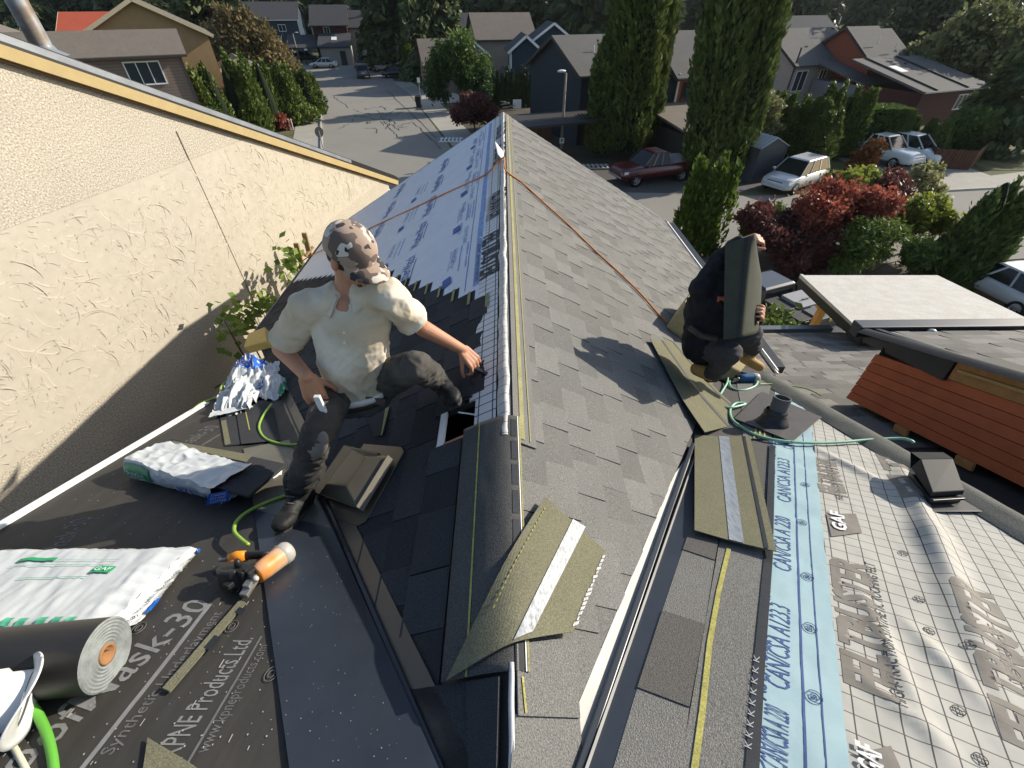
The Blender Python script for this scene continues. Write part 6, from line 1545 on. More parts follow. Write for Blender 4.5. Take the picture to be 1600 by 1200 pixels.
# houses behind the stucco house
def exD(th):
    mb = MB(); mb.box((7.08, .36, 3.1), (.12, .12, 6.2)); lpart(mb, th, 'corner_trim', TRD)
house_at('brown_house', 'brown sided house with white framed window just behind the stucco house', (-28.0, 33.95), R_(30), [(-3, .4, 7.1, 4.4, 6.3, 7.35, 'x', s_brn, RF2, TRD)], [((3.7, .4, 4.65), X_, 2.0, 1.25, WHT, 3)], exD)
house_at('tan_house', 'tan stucco house with a big gable and cream trim', (-31.8, 42.7), R_(30), [(0, 0, 8.5, 10, 6.9, 9.0, 'y', s_tan, RF1, mat('trim_cream', (.60, .50, .33), .7)), (8.5, 1.5, 12, 6, 4.2, 5.0, 'y', s_tan, RF1, MATS['trim_cream'])])
house_at('cream_house', 'cream gabled house at the far left behind the flue pipe', (-44, 38), R_(34), [(0, 0, 11, 8, 5.6, 8.1, 'y', s_cream, RF2, TRD)])
house_at('red_roof_house', 'house with a red roof and pale chimney at the top left', (-50, 64), R_(20), [(0, 0, 9, 10, 5.6, 7.8, 'x', s_tan, mat('roof_red', (.42, .085, .045), .9, .1, 1), MATS['trim_cream'])], (), lambda th: lpart(MB().box((7, 2.5, 7.2), (.5, .5, 1.2)), th, 'chimney', WHT))
# grey and red duplexes on the right
def exJ(th):
    rpipe(th, (2.0, 1.0, 6.0)); rpipe(th, (8.6, 3.0, 7.2)); rvent(th, (6.4, 1.9, 6.6))
    mb = MB(); mb.hexa([(3.2, -6.0, 2.5), (10.2, -6.0, 2.5), (10.2, -.02, 3.9), (3.2, -.02, 3.9)], [(3.2, -6.0, 2.65), (10.2, -6.0, 2.65), (10.2, -.02, 4.05), (3.2, -.02, 4.05)]); lpart(mb, th, 'garage_roof', RF1)
    mb = MB(); mb.box((6.7, -2.9, 1.25), (6.6, 5.6, 2.5)); lpart(mb, th, 'garage_wall', s_grb); rvent(th, (6.8, -1.6, 3.6))
    for x, y in ((0, 0), (9.6, 0)): mb = MB(); mb.box((x, -.03, 2.7), (.14, .1, 5.3)); lpart(mb, th, 'corner_trim', TRD)
gj0 = AT(1243, 101, 56)
house_at('grey_house', 'light grey house with wide grey gable wall, right of the tall cedars', (gj0.x, 56), R_(24), [(0, 0, 9.6, 9, gj0.z-GZ, gj0.z-GZ+2.6, 'x', s_gry, RF1, TRD)], [((.6, 0, gj0.z-GZ-2.4), X_, 1.7, 1.8, WHT, 2), ((4.3, 0, gj0.z-GZ-1.6), X_, 1.0, 1.0, WHT, 2)], exJ)
gk = AT(1362, 98, 55)
def exK(th):
    rpipe(th, (1.8, 1.5, 5.7)); rpipe(th, (3.6, .6, 5.2))
    mb = MB(); mb.hexa([(-3.2, -8.0, 2.6), (7.2, -8.0, 2.6), (7.2, -.02, 4.4), (-3.2, -.02, 4.4)], [(-3.2, -8.0, 2.78), (7.2, -8.0, 2.78), (7.2, -.02, 4.58), (-3.2, -.02, 4.58)]); lpart(mb, th, 'lower_roof', RF1)
    mb = MB(); mb.box((2.0, -3.9, 1.3), (9.4, 7.6, 2.6)); lpart(mb, th, 'lower_wall', s_mar)
    mb = MB(); mb.bar((-3.1, -8.1, 2.7), (7.2, -8.1, 2.7), .1, .14); lpart(mb, th, 'gutter', MATS['trim_pale'])
    for x in (-1.4, 3.2): mb = MB(); mb.bar((x, -8.0, 2.84), (x, -.1, 4.64), .16, .12); lpart(mb, th, 'party_wall_cap', TRD)
    mb = MB(); mb.box((-.2, -3.0, 3.86), (1.1, 1.5, .16), M.Rotation(.22, 3, 'X')); lpart(mb, th, 'skylight', WHT); rvent(th, (2.2, -2.0, 4.1))
    window(th, (3.0, -7.7, 1.0), X_, 1.3, 1.2, WHT, 2); window(th, (4.7, -7.7, .2), X_, 2.0, 2.0, WHT, 2)
house_at('red_house', 'dark red house with stepped grey roofs, skylight and white windows', (gk.x, 55), R_(22), [(0, 0, 4.2, 8, gk.z-GZ, gk.z-GZ+2.6, 'x', s_red, RF1, TRD), (4.2, 1.5, 8, 8.5, gk.z-GZ+.1, gk.z-GZ+2.3, 'x', s_mar, RF1, TRD)], [((2.0, 0, gk.z-GZ-1.7), X_, 1.1, 1.1, WHT, 2)], exK)
house_at('grey_house', 'distant house with wide pale gable at the top right', (78, 92), R_(26), [(0, 0, 15, 11, 4.6, 8.4, 'x', s_grb, RF1, WHT)])
house_at('beige_house', 'low distant house with beige roof behind the round green tree', (67, 80), R_(26), [(0, 0, 9, 8, 3, 5, 'x', s_gry, RF2, WHT)])
house_at('beige_house', 'low brown roofed house at the right edge below the dark forest', (86, 82), R_(20), [(0, 0, 14, 9, 3.2, 5.4, 'x', s_brn, RF2, WHT)])
house_at('beige_house', 'distant house half hidden behind the far cedars, top centre right', (44, 84), R_(20), [(0, 0, 10, 9, 4.4, 7.0, 'x', s_grb, RF3, WHT)])
# ================================================================ PLANTS
def leafmesh(name, c, a, b_, tone, m):
    """n leaves: centre c, half length vector a, half width vector b (n x 3 arrays) -> kite shaped quads"""
    n = len(c); v = np.empty((n, 4, 3)); v[:, 0] = c-a; v[:, 1] = c+b_-a*.1; v[:, 2] = c+a; v[:, 3] = c-b_-a*.1
    me = bpy.data.meshes.new(name); me.vertices.add(n*4); me.vertices.foreach_set('co', v.reshape(-1))
    me.loops.add(n*4); me.polygons.add(n); me.loops.foreach_set('vertex_index', np.arange(n*4, dtype=np.int32))
    me.polygons.foreach_set('loop_start', np.arange(0, n*4, 4, dtype=np.int32)); me.update(calc_edges=True)
    at = me.attributes.new('tone', 'FLOAT', 'FACE'); at.data.foreach_set('value', np.clip(tone, 0, 1).astype(np.float32))
    me.materials.append(m); me.validate(); return me
def unit(x): return x/np.maximum(np.linalg.norm(x, axis=1, keepdims=True), 1e-9)
def lumps(ang, z, seed, k1, k2):
    r = np.random.default_rng(seed); s = np.zeros_like(ang)
    for i in range(7):
        s += r.uniform(.3, 1)*np.sin(ang*r.integers(1, k1)+r.uniform(0, 6.3)+z*r.uniform(-k2, k2))
    return s/4
def orient(n, main, jit, rg):
    a = unit(main+rg.normal(size=(n, 3))*jit); b_ = unit(np.cross(a, rg.normal(size=(n, 3)))); return a, b_
def columnar(h, r, n, m, seed, leaf=.16, top=.35, spikes=0, base=.05):
    """tight upright cedar: sprays pointing up and out on a lumpy column"""
    rg = np.random.default_rng(seed); z = rg.uniform(base, 1, n)**.92; ang = rg.uniform(0, 2*np.pi, n)
    prof = np.minimum(1, ((1-z)/top))**.75*(.80+.20*np.minimum(1, z/.18)); lm = lumps(ang, z*h, seed, 9, 1.6)
    rad = r*prof*(1+.24*lm)*rg.uniform(.78, 1.06, n); rad = rad*(1+.07*np.sin(ang*23+z*h*3+3*lm)); c = np.stack([rad*np.cos(ang), rad*np.sin(ang), z*h], 1)
    if spikes:
        sx = rg.uniform(-.5, .5, (spikes, 2))*r*1.3; sh = rg.uniform(.72, 1.0, spikes)
        k = rg.integers(0, spikes, n); zz = rg.uniform(base, 1, n)*sh[k]; pr = np.minimum(1, (sh[k]-zz)/.55)**.8
        rad = r*.62*pr*rg.uniform(.65, 1.08, n)*(1+.2*lm); c = np.stack([sx[k, 0]*(.6+.6*zz)+rad*np.cos(ang), sx[k, 1]*(.6+.6*zz)+rad*np.sin(ang), zz*h], 1)
    out = np.stack([np.cos(ang), np.sin(ang), np.zeros(n)], 1)
    m_ = max(30, n//32); sub = rg.integers(0, n, m_); own = rg.integers(0, m_, n); far = rg.random(n) < .72
    off = rg.normal(size=(n, 3))*np.array([.10, .10, .24])*leaf*7*.75
    c = np.where(far[:, None], c[sub][own]*np.where(rg.random(n) < .5, 1.03, 1.0)[:, None]*np.array([1, 1, 1/1.015])+off, c); out = np.where(far[:, None], out[sub][own], out); c[:, 2] = np.clip(c[:, 2], .05, h*1.01)
    lm = np.where(far, (rg.normal(size=m_)*.5)[own], lm)
    a, b_ = orient(n, out*.45+np.array([0, 0, 1.0]), .30, rg); s = leaf*rg.uniform(.6, 1.35, n)[:, None]
    tone = .45+.35*lm+rg.normal(size=n)*.18
    return leafmesh('crown', c, a*s, b_*s*.42, tone, m)
def boxhedge(x, y, z, n, m, seed, leaf=.10):
    rg = np.random.default_rng(seed); u = rg.uniform(-1, 1, (n, 3)); ax = rg.choice(3, n, p=[.35, .3, .35]); u[np.arange(n), ax] = np.where((ax == 2), 1, np.sign(u[np.arange(n), ax]))*rg.uniform(.88, 1.04, n)
    c = u*np.array([x/2, y/2, z/2])+np.array([0, 0, z/2]); c[:, :2] *= 1-.10*np.abs(u[:, 2:3])**3
    a, b_ = orient(n, u*np.array([1, 1, .6])+np.array([0, 0, .5]), .5, rg); s = leaf*rg.uniform(.6, 1.3, n)[:, None]
    return leafmesh('foliage', c, a*s, b_*s*.5, .5+rg.normal(size=n)*.22, m)
def blobs(cs, rs, n, m, seed, leaf=.14, flat_=1.0, droop=0, shell=.55, wid=.55):
    """broad crown: leaves in the outer shells of several clumps"""
    rg = np.random.default_rng(seed); cs = np.array(cs, float); rs = np.array(rs, float); w_ = rs**2; k = rg.choice(len(rs), n, p=w_/w_.sum())
    d = unit(rg.normal(size=(n, 3))); rr = rs[k]*(shell+(1-shell)*rg.uniform(0, 1, n)**.6)*(1+.18*rg.normal(size=n)*.6)
    c = cs[k]+d*rr[:, None]*np.array([1, 1, flat_])
    m_ = max(20, n//45); sub = rg.integers(0, n, m_); own = rg.integers(0, m_, n); far = (rg.random(n) < .8)[:, None]
    c = np.where(far, c[sub][own]*np.array([1, 1, 1.0])+rg.normal(size=(n, 3))*(.17*rs[k][sub][own])[:, None], c); d = np.where(far, d[sub][own]+rg.normal(size=(n, 3))*.3, d); k = np.where(far[:, 0], k[sub][own], k)
    a, b_ = orient(n, d*.6+np.array([0, 0, -droop]), .8, rg); s = leaf*rg.uniform(.55, 1.4, n)[:, None]
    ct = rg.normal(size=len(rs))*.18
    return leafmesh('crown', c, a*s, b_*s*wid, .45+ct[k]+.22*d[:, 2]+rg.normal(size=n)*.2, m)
def conifer(h, r, n, m, seed, leaf=.35, base=.06):
    """open conifer: tiers of boughs drooping at their tips"""
    rg = np.random.default_rng(seed); nb_ = int(26+h*4); zb = np.sort(rg.uniform(base, .99, nb_))**.9; ab = rg.uniform(0, 2*np.pi, nb_); lb = r*(1-zb)**.8*rg.uniform(.6, 1.12, nb_)+.05*r
    k = rg.choice(nb_, n, p=lb/lb.sum()); t = rg.uniform(.08, 1, n)**.7; spread = .22*lb[k]*t*(1.15-t*.5)
    side = rg.normal(size=n)*spread
    x = lb[k]*t; drop = -.35*lb[k]*t**2+.10*lb[k]*t
    c = np.stack([x*np.cos(ab[k])-side*np.sin(ab[k]), x*np.sin(ab[k])+side*np.cos(ab[k]), zb[k]*h+drop+rg.normal(size=n)*.05*r-np.abs(side)*.3], 1)
    out = np.stack([np.cos(ab[k]), np.sin(ab[k]), -.55*np.ones(n)], 1)
    a, b_ = orient(n, out, .45, rg); s = leaf*rg.uniform(.5, 1.3, n)[:, None]
    return leafmesh('crown', c, a*s, b_*s*.5, .4+.3*t+rg.normal(size=n)*.2, m)
def trunkmesh(h, r, lean=0, limbs=0, seed=0, spread=1.5, z0=.4):
    mb = MB(); rg = random.Random(seed); mb.tube([(0, 0, 0), (lean*.3, 0, h*.4), (lean, 0, h)], [r, r*.75, r*.3], 8)
    for k in range(limbs):
        a = rg.uniform(0, 6.3); z = h*rg.uniform(z0, .95); l_ = spread*rg.uniform(.6, 1.1); p = V((lean*z/h, 0, z))
        mb.tube([p, p+V((math.cos(a)*l_*.5, math.sin(a)*l_*.5, l_*.45)), p+V((math.cos(a)*l_, math.sin(a)*l_, l_*.6))], [r*.45, r*.3, r*.1], 6)
    me = bpy.data.meshes.new('trunk'); me.from_pydata(mb.v, [], mb.f); me.materials.append(BARK); return me
BARK = mat('bark', (.09, .065, .045), .95, .3, 8, bump=.5, bscale=20)
CORE = mat('foliage_core', (.012, .02, .008), 1, .2, 3)  # solid dark core blocking the view through; inner shade put into its colour
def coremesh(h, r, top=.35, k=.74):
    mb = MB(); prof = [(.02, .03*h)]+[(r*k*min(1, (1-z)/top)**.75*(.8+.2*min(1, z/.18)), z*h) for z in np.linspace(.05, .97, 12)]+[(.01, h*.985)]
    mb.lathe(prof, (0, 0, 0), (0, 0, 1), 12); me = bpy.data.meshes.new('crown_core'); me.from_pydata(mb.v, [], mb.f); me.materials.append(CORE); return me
def plant(name, label, cat, loc, crown, trunk=None, core=None, s=1, rz=0, group=None):
    th = thing(name, label, cat, (loc[0], loc[1], loc[2] if len(loc) > 2 else GZ), rz, group)
    th.scale = (s, s, s) if not hasattr(s, '__len__') else s
    for me, nm in ((crown, 'crown'), (trunk, 'trunk'), (core, 'dark_core')):
        if me: o = bpy.data.objects.new(nm, me); COL.objects.link(o); o.parent = th
    return th
L_ced = leafmat('leaf_cedar', (.036, .066, .020), (.17, .215, .05), .2); L_cedb = leafmat('leaf_cedar_bright', (.045, .085, .015), (.17, .24, .04), .3)
L_hdg = leafmat('leaf_hedge', (.045, .08, .02), (.19, .24, .05), .2); L_con = leafmat('leaf_conifer', (.03, .05, .02), (.11, .14, .05), .15)
L_gre = leafmat('leaf_green', (.035, .075, .018), (.14, .19, .045), .35); L_lac = leafmat('leaf_lacy', (.022, .055, .016), (.13, .19, .04), .35)
L_red = leafmat('leaf_red', (.10, .04, .03), (.42, .12, .075), .35); L_drd = leafmat('leaf_dark_red', (.06, .024, .024), (.22, .085, .07), .3); L_aut = leafmat('leaf_autumn', (.12, .095, .04), (.27, .21, .10), .35)
L_yel = leafmat('leaf_yellow_green', (.09, .125, .02), (.30, .33, .06), .4); L_jun = leafmat('leaf_juniper', (.045, .085, .018), (.19, .25, .05), .25); L_org = leafmat('leaf_orange', (.20, .07, .02), (.42, .20, .07), .35); L_pal = leafmat('leaf_pale', (.14, .15, .06), (.36, .35, .17), .4)
L_far = leafmat('leaf_forest', (.03, .05, .024), (.12, .145, .06), .15); L_dec = leafmat('leaf_forest_light', (.05, .075, .03), (.19, .20, .08), .25)
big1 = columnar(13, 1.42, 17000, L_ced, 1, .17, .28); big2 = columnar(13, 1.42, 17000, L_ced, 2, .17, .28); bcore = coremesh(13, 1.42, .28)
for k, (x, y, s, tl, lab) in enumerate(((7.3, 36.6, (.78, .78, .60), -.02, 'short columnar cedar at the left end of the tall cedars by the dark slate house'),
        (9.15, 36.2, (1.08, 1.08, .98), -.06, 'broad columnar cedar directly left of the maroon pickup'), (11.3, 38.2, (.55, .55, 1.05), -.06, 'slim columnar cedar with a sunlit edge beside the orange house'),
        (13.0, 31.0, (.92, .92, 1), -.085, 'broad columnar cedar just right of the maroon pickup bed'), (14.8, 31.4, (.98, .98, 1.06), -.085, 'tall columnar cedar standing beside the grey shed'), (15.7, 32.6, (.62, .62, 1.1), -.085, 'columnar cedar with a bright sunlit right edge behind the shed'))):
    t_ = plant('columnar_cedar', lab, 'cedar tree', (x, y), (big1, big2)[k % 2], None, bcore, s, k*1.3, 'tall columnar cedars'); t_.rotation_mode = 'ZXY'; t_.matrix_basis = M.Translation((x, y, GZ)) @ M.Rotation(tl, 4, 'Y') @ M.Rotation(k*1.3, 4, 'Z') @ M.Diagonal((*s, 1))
# bright little cedar by the gable, leaning column by the patio
zt = ZT((0, 19.6), 1086, 246); plant('cedar_shrub', 'bright green pointed cedar just beyond the right eave', 'cedar tree', (8.75, 19.6), columnar(zt-GZ, 1.05, 15000, L_cedb, 5, .13, .55, 9), None, coremesh(zt-GZ, .7, .6))
zt = ZT((0, 16.9), 1590, 282); plant('cedar_tree', 'dark green plume shaped cedar at the right edge behind the patio cover', 'cedar tree', (18.6, 16.9), columnar(zt-GZ+.3, 1.25, 22000, leafmat('leaf_cypress', (.035, .07, .02), (.15, .20, .055), .2), 8, .13, .4, 10), None, coremesh(zt-GZ, .85, .45))
# hedge on the right: cedars one by one
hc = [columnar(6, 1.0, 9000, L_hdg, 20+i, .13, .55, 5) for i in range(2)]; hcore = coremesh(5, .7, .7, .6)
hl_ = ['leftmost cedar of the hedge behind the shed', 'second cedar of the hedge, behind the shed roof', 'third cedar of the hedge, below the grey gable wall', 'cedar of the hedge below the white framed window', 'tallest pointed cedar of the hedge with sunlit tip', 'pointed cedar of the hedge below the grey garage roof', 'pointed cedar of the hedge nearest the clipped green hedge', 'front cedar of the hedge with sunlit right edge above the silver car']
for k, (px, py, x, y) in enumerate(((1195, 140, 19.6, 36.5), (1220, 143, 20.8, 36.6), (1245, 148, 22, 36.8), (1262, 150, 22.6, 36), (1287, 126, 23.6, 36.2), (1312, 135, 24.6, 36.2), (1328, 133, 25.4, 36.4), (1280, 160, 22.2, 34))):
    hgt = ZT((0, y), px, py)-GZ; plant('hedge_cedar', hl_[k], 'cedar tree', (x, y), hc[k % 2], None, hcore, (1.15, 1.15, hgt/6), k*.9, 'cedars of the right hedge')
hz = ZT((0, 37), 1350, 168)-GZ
t_ = plant('clipped_hedge', 'rounded clipped green hedge beside the parked white cars', 'hedge', (27.3, 37.2), boxhedge(4.6, 2.6, hz, 16000, L_gre, 31, .11)); mb = MB(); mb.box((0, 0, hz*.45), (4.0, 2.0, hz*.88)); lpart(mb, t_, 'dark_core', CORE)
for k, (px, py) in enumerate(((1385, 225), (1408, 226), (1432, 232), (1453, 238))):
    p = G(px, py+8); plant('topiary_cone', ('dark clipped cone shrub nearest the hedge', 'dark clipped cone shrub below the small white window', 'dark clipped cone shrub below the sliding door', 'dark clipped cone shrub beside the brown fence')[k], 'shrub', p, columnar(2.3, .75, 2600, L_hdg, 40+k, .12, .8), None, coremesh(2.3, .6, .8))
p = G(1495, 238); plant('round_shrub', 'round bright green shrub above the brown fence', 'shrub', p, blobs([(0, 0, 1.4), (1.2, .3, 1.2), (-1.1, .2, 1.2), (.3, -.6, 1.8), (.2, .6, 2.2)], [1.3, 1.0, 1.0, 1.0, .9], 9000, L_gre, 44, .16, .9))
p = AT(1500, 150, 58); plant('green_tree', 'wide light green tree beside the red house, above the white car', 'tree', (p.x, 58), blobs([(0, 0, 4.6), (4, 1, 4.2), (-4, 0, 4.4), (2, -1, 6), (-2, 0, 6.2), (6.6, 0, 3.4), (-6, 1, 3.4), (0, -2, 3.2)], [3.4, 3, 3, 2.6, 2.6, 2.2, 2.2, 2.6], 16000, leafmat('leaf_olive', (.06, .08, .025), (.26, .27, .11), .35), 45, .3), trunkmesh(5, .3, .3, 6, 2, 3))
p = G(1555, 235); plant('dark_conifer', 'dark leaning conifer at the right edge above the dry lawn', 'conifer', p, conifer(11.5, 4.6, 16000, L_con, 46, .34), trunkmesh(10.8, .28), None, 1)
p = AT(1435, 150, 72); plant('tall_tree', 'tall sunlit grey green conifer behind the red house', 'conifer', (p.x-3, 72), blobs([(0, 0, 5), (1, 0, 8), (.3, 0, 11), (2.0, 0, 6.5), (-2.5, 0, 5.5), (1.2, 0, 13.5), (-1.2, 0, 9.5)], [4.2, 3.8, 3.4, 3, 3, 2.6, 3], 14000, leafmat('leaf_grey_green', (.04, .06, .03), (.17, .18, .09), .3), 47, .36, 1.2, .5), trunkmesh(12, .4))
# left hedge, tree, shrubs
lc = [columnar(6, 1.25, 13000, L_hdg, 60+i, .13, .4, 4) for i in range(2)]; lcore = coremesh(5.2, .8, .6, .6)
for k, (px, py, y) in enumerate(((312, 84, 40), (338, 78, 42), (366, 84, 44), (394, 78, 46.5), (422, 86, 49), (446, 94, 51), (466, 98, 53))):
    x = AT(px, py, y).x; hgt = ZT((0, y), px, py)-GZ
    plant('hedge_cedar', ('leftmost cedar of the dark hedge, by the brown house', 'second cedar of the dark left hedge', 'third cedar of the dark left hedge', 'middle cedar of the dark left hedge', 'fifth cedar of the dark left hedge', 'sixth cedar of the dark left hedge', 'rightmost cedar of the dark left hedge, nearest the street')[k], 'cedar tree', (x, y), lc[k % 2], None, lcore, (1.25, 1.25, hgt/6), k*.8, 'cedars of the left hedge')
plant('autumn_tree', 'brownish autumn tree behind the dark left hedge', 'tree', (-31.5, 69), blobs([(0, 0, 4.5), (2.6, 0, 4), (-2.6, 0, 4.6), (1, 0, 6.4), (4.2, -1, 2.6), (4.8, -2, 1.4), (-1, 0, 6.8)], [2.6, 2.2, 2.4, 1.8, 1.8, 1.4, 1.8], 12000, L_aut, 70, .22), trunkmesh(5, .22, 0, 5, 3, 2))
p = G(485, 168); plant('brown_shrub', 'reddish brown round shrub at the left kerb', 'shrub', p, blobs([(0, 0, .9), (.7, 0, .7), (-.5, .2, .8)], [.9, .7, .7], 3500, L_aut, 71, .12))
p = G(432, 203); plant('red_shrub', 'small bright red shrub by the left driveway', 'shrub', p, blobs([(0, 0, .7), (.8, 0, .6), (-.7, 0, .6)], [.7, .55, .5], 3500, L_red, 72, .11))
p = G(462, 196); plant('low_shrub', 'low dark shrub under the left hedge by the pavement', 'shrub', p, blobs([(0, 0, .7), (1.2, 1, .8), (-1.2, .3, .7), (-3, 0, .7)], [.9, .9, .8, .9], 4000, L_hdg, 73, .13))
plant('dark_conifer', 'huge dark conifer behind the street, above the parked white hatchback', 'conifer', (-16.5, 94), conifer(24, 8.5, 16000, L_con, 74, .75), trunkmesh(23, .5))
plant('dark_conifer', 'large dark conifer at the top left behind the tan house', 'conifer', (-42, 84), conifer(20, 8.5, 13000, L_con, 75, .6), trunkmesh(19, .5))
plant('dark_conifer', 'dark conifer just left of the lacy green tree', 'conifer', (-9.5, 82), conifer(19, 6, 12000, L_con, 76, .6), trunkmesh(18, .4))
p = G(640, 118); plant('cone_cedar', 'small bright cone cedar at the end of the street', 'cedar tree', (p.x, p.y), columnar(5.2, 1.0, 4000, L_cedb, 77, .2, .8), None, coremesh(5.2, .7, .8))
plant('lacy_tree', 'feathery green tree beside the street, left of the blue house', 'tree', (-4.6, 55.5), blobs([(0, 0, 4.4), (1.8, 0, 3.8), (-2, 0, 3.6), (.5, 0, 5.8), (-1.2, -.5, 5.0), (2.4, -.6, 2.4), (-2.4, -.8, 2.0), (1.0, -1, 3)], [1.7, 1.5, 1.5, 1.3, 1.3, 1.2, 1.3, 1.3], 15000, L_lac, 78, .20, .8, .5, .35, .3), trunkmesh(4.6, .16, .2, 7, 4, 2))
plant('red_maple', 'small dark red maple just beyond the far gable', 'tree', (-2.6, 44.8), blobs([(0, 0, 1.7), (1.2, 0, 1.6), (-1.2, 0, 1.5), (.4, -.5, 2.3), (-.4, .3, 2.3)], [1.1, .9, .9, .9, .8], 9000, L_drd, 79, .12, .75), trunkmesh(1.8, .08, 0, 5, 5, .9))
tc_ = columnar(3.4, .42, 1800, L_con, 80, .13, .9)
for k in range(11):
    px = 762+k*7.6; x = AT(px, 140, 57.5).x; plant('slim_cypress', 'slim dark cypress in the row below the blue house', 'cypress', (x, 57.5+.2*(k % 3)), tc_, None, None, (1, 1, .85+.25*((k*37) % 10)/10), k, 'slim cypresses below the blue house')
plant('garden_shrub', 'small dim shrub in the dark yard below the slate house', 'shrub', G(790, 165), blobs([(0, 0, .8), (1, 0, .7)], [.8, .7], 2500, L_lac, 81, .16))
# yard shrubs by the drive
yb = lambda px, py, y: V((AT(px, py, y).x, y, GZ))
def zrel(px, py, y): return AT(px, py, y).z-GZ
y0 = 18.5; c0 = yb(1300, 330, y0)
def yblob(lst, y, cx): return [(AT(px, py, y).x-cx, (i % 3-1)*.5, AT(px, py, y).z-GZ) for i, (px, py) in enumerate(lst)]
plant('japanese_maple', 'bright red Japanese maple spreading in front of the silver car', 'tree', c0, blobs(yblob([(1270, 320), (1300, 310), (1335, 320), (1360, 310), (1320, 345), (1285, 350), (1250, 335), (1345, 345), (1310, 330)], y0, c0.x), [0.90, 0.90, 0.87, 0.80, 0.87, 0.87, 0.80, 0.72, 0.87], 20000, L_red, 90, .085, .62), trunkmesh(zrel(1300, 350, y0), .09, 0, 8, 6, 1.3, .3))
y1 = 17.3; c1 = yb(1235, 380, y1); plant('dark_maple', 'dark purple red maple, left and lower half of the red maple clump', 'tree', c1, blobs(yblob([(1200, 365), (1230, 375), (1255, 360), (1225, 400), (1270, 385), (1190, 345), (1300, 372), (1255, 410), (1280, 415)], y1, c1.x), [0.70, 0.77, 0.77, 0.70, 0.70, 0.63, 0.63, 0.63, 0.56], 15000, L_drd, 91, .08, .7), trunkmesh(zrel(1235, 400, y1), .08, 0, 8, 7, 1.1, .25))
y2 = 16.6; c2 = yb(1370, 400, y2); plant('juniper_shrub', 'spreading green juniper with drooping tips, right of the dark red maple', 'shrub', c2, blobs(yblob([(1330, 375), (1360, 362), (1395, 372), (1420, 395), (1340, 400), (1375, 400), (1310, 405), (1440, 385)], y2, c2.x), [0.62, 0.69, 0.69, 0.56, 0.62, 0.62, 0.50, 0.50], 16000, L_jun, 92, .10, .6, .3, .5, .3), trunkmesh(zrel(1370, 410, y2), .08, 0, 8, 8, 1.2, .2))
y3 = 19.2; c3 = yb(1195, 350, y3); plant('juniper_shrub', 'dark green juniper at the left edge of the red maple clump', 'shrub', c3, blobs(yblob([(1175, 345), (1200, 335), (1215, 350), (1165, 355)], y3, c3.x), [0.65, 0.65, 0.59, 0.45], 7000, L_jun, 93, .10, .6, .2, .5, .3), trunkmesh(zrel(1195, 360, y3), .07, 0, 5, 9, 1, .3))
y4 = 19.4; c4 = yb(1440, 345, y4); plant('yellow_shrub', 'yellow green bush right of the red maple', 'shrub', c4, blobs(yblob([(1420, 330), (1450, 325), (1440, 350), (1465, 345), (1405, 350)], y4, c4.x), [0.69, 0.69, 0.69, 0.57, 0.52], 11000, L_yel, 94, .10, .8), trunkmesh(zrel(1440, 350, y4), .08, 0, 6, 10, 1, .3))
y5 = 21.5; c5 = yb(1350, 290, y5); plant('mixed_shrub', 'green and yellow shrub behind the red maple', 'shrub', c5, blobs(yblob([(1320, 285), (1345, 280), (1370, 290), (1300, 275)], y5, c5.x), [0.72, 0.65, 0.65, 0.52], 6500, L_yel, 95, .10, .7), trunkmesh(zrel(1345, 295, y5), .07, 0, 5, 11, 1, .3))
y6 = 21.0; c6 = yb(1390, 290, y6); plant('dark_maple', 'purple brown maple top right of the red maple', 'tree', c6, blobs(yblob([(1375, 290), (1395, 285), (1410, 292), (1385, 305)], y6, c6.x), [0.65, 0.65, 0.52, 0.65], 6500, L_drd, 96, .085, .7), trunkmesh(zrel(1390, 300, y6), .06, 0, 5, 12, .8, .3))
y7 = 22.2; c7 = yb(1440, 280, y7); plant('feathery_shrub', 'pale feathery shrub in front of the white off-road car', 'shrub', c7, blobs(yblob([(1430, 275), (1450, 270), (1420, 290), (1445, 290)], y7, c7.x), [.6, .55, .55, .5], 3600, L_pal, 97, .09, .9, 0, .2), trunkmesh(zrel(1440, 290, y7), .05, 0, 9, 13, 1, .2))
p = G(1338, 276); plant('orange_shrub', 'small orange brown shrub beside the white pickup', 'shrub', p, blobs([(0, 0, 1.1), (.3, 0, 1.7), (-.3, 0, .7)], [.7, .6, .6], 3500, L_org, 98, .11))
plant('garden_shrub', 'dim green shrub under the patio cover', 'shrub', (5.6, 8.2), blobs([(0, 0, 3.2), (.6, 0, 2.8), (-.7, 0, 2.6), (0, 0, 1.5)], [.8, .7, .7, .9], 5000, L_gre, 99, .09), trunkmesh(2.6, .07))
p = G(1185, 215); plant('garden_shrub', 'olive leafed shrub behind the metal shed', 'shrub', (18.3, 35.2), blobs([(0, 0, 3.2), (.3, 0, 2.4)], [.9, .8], 2500, L_pal, 100, .12))
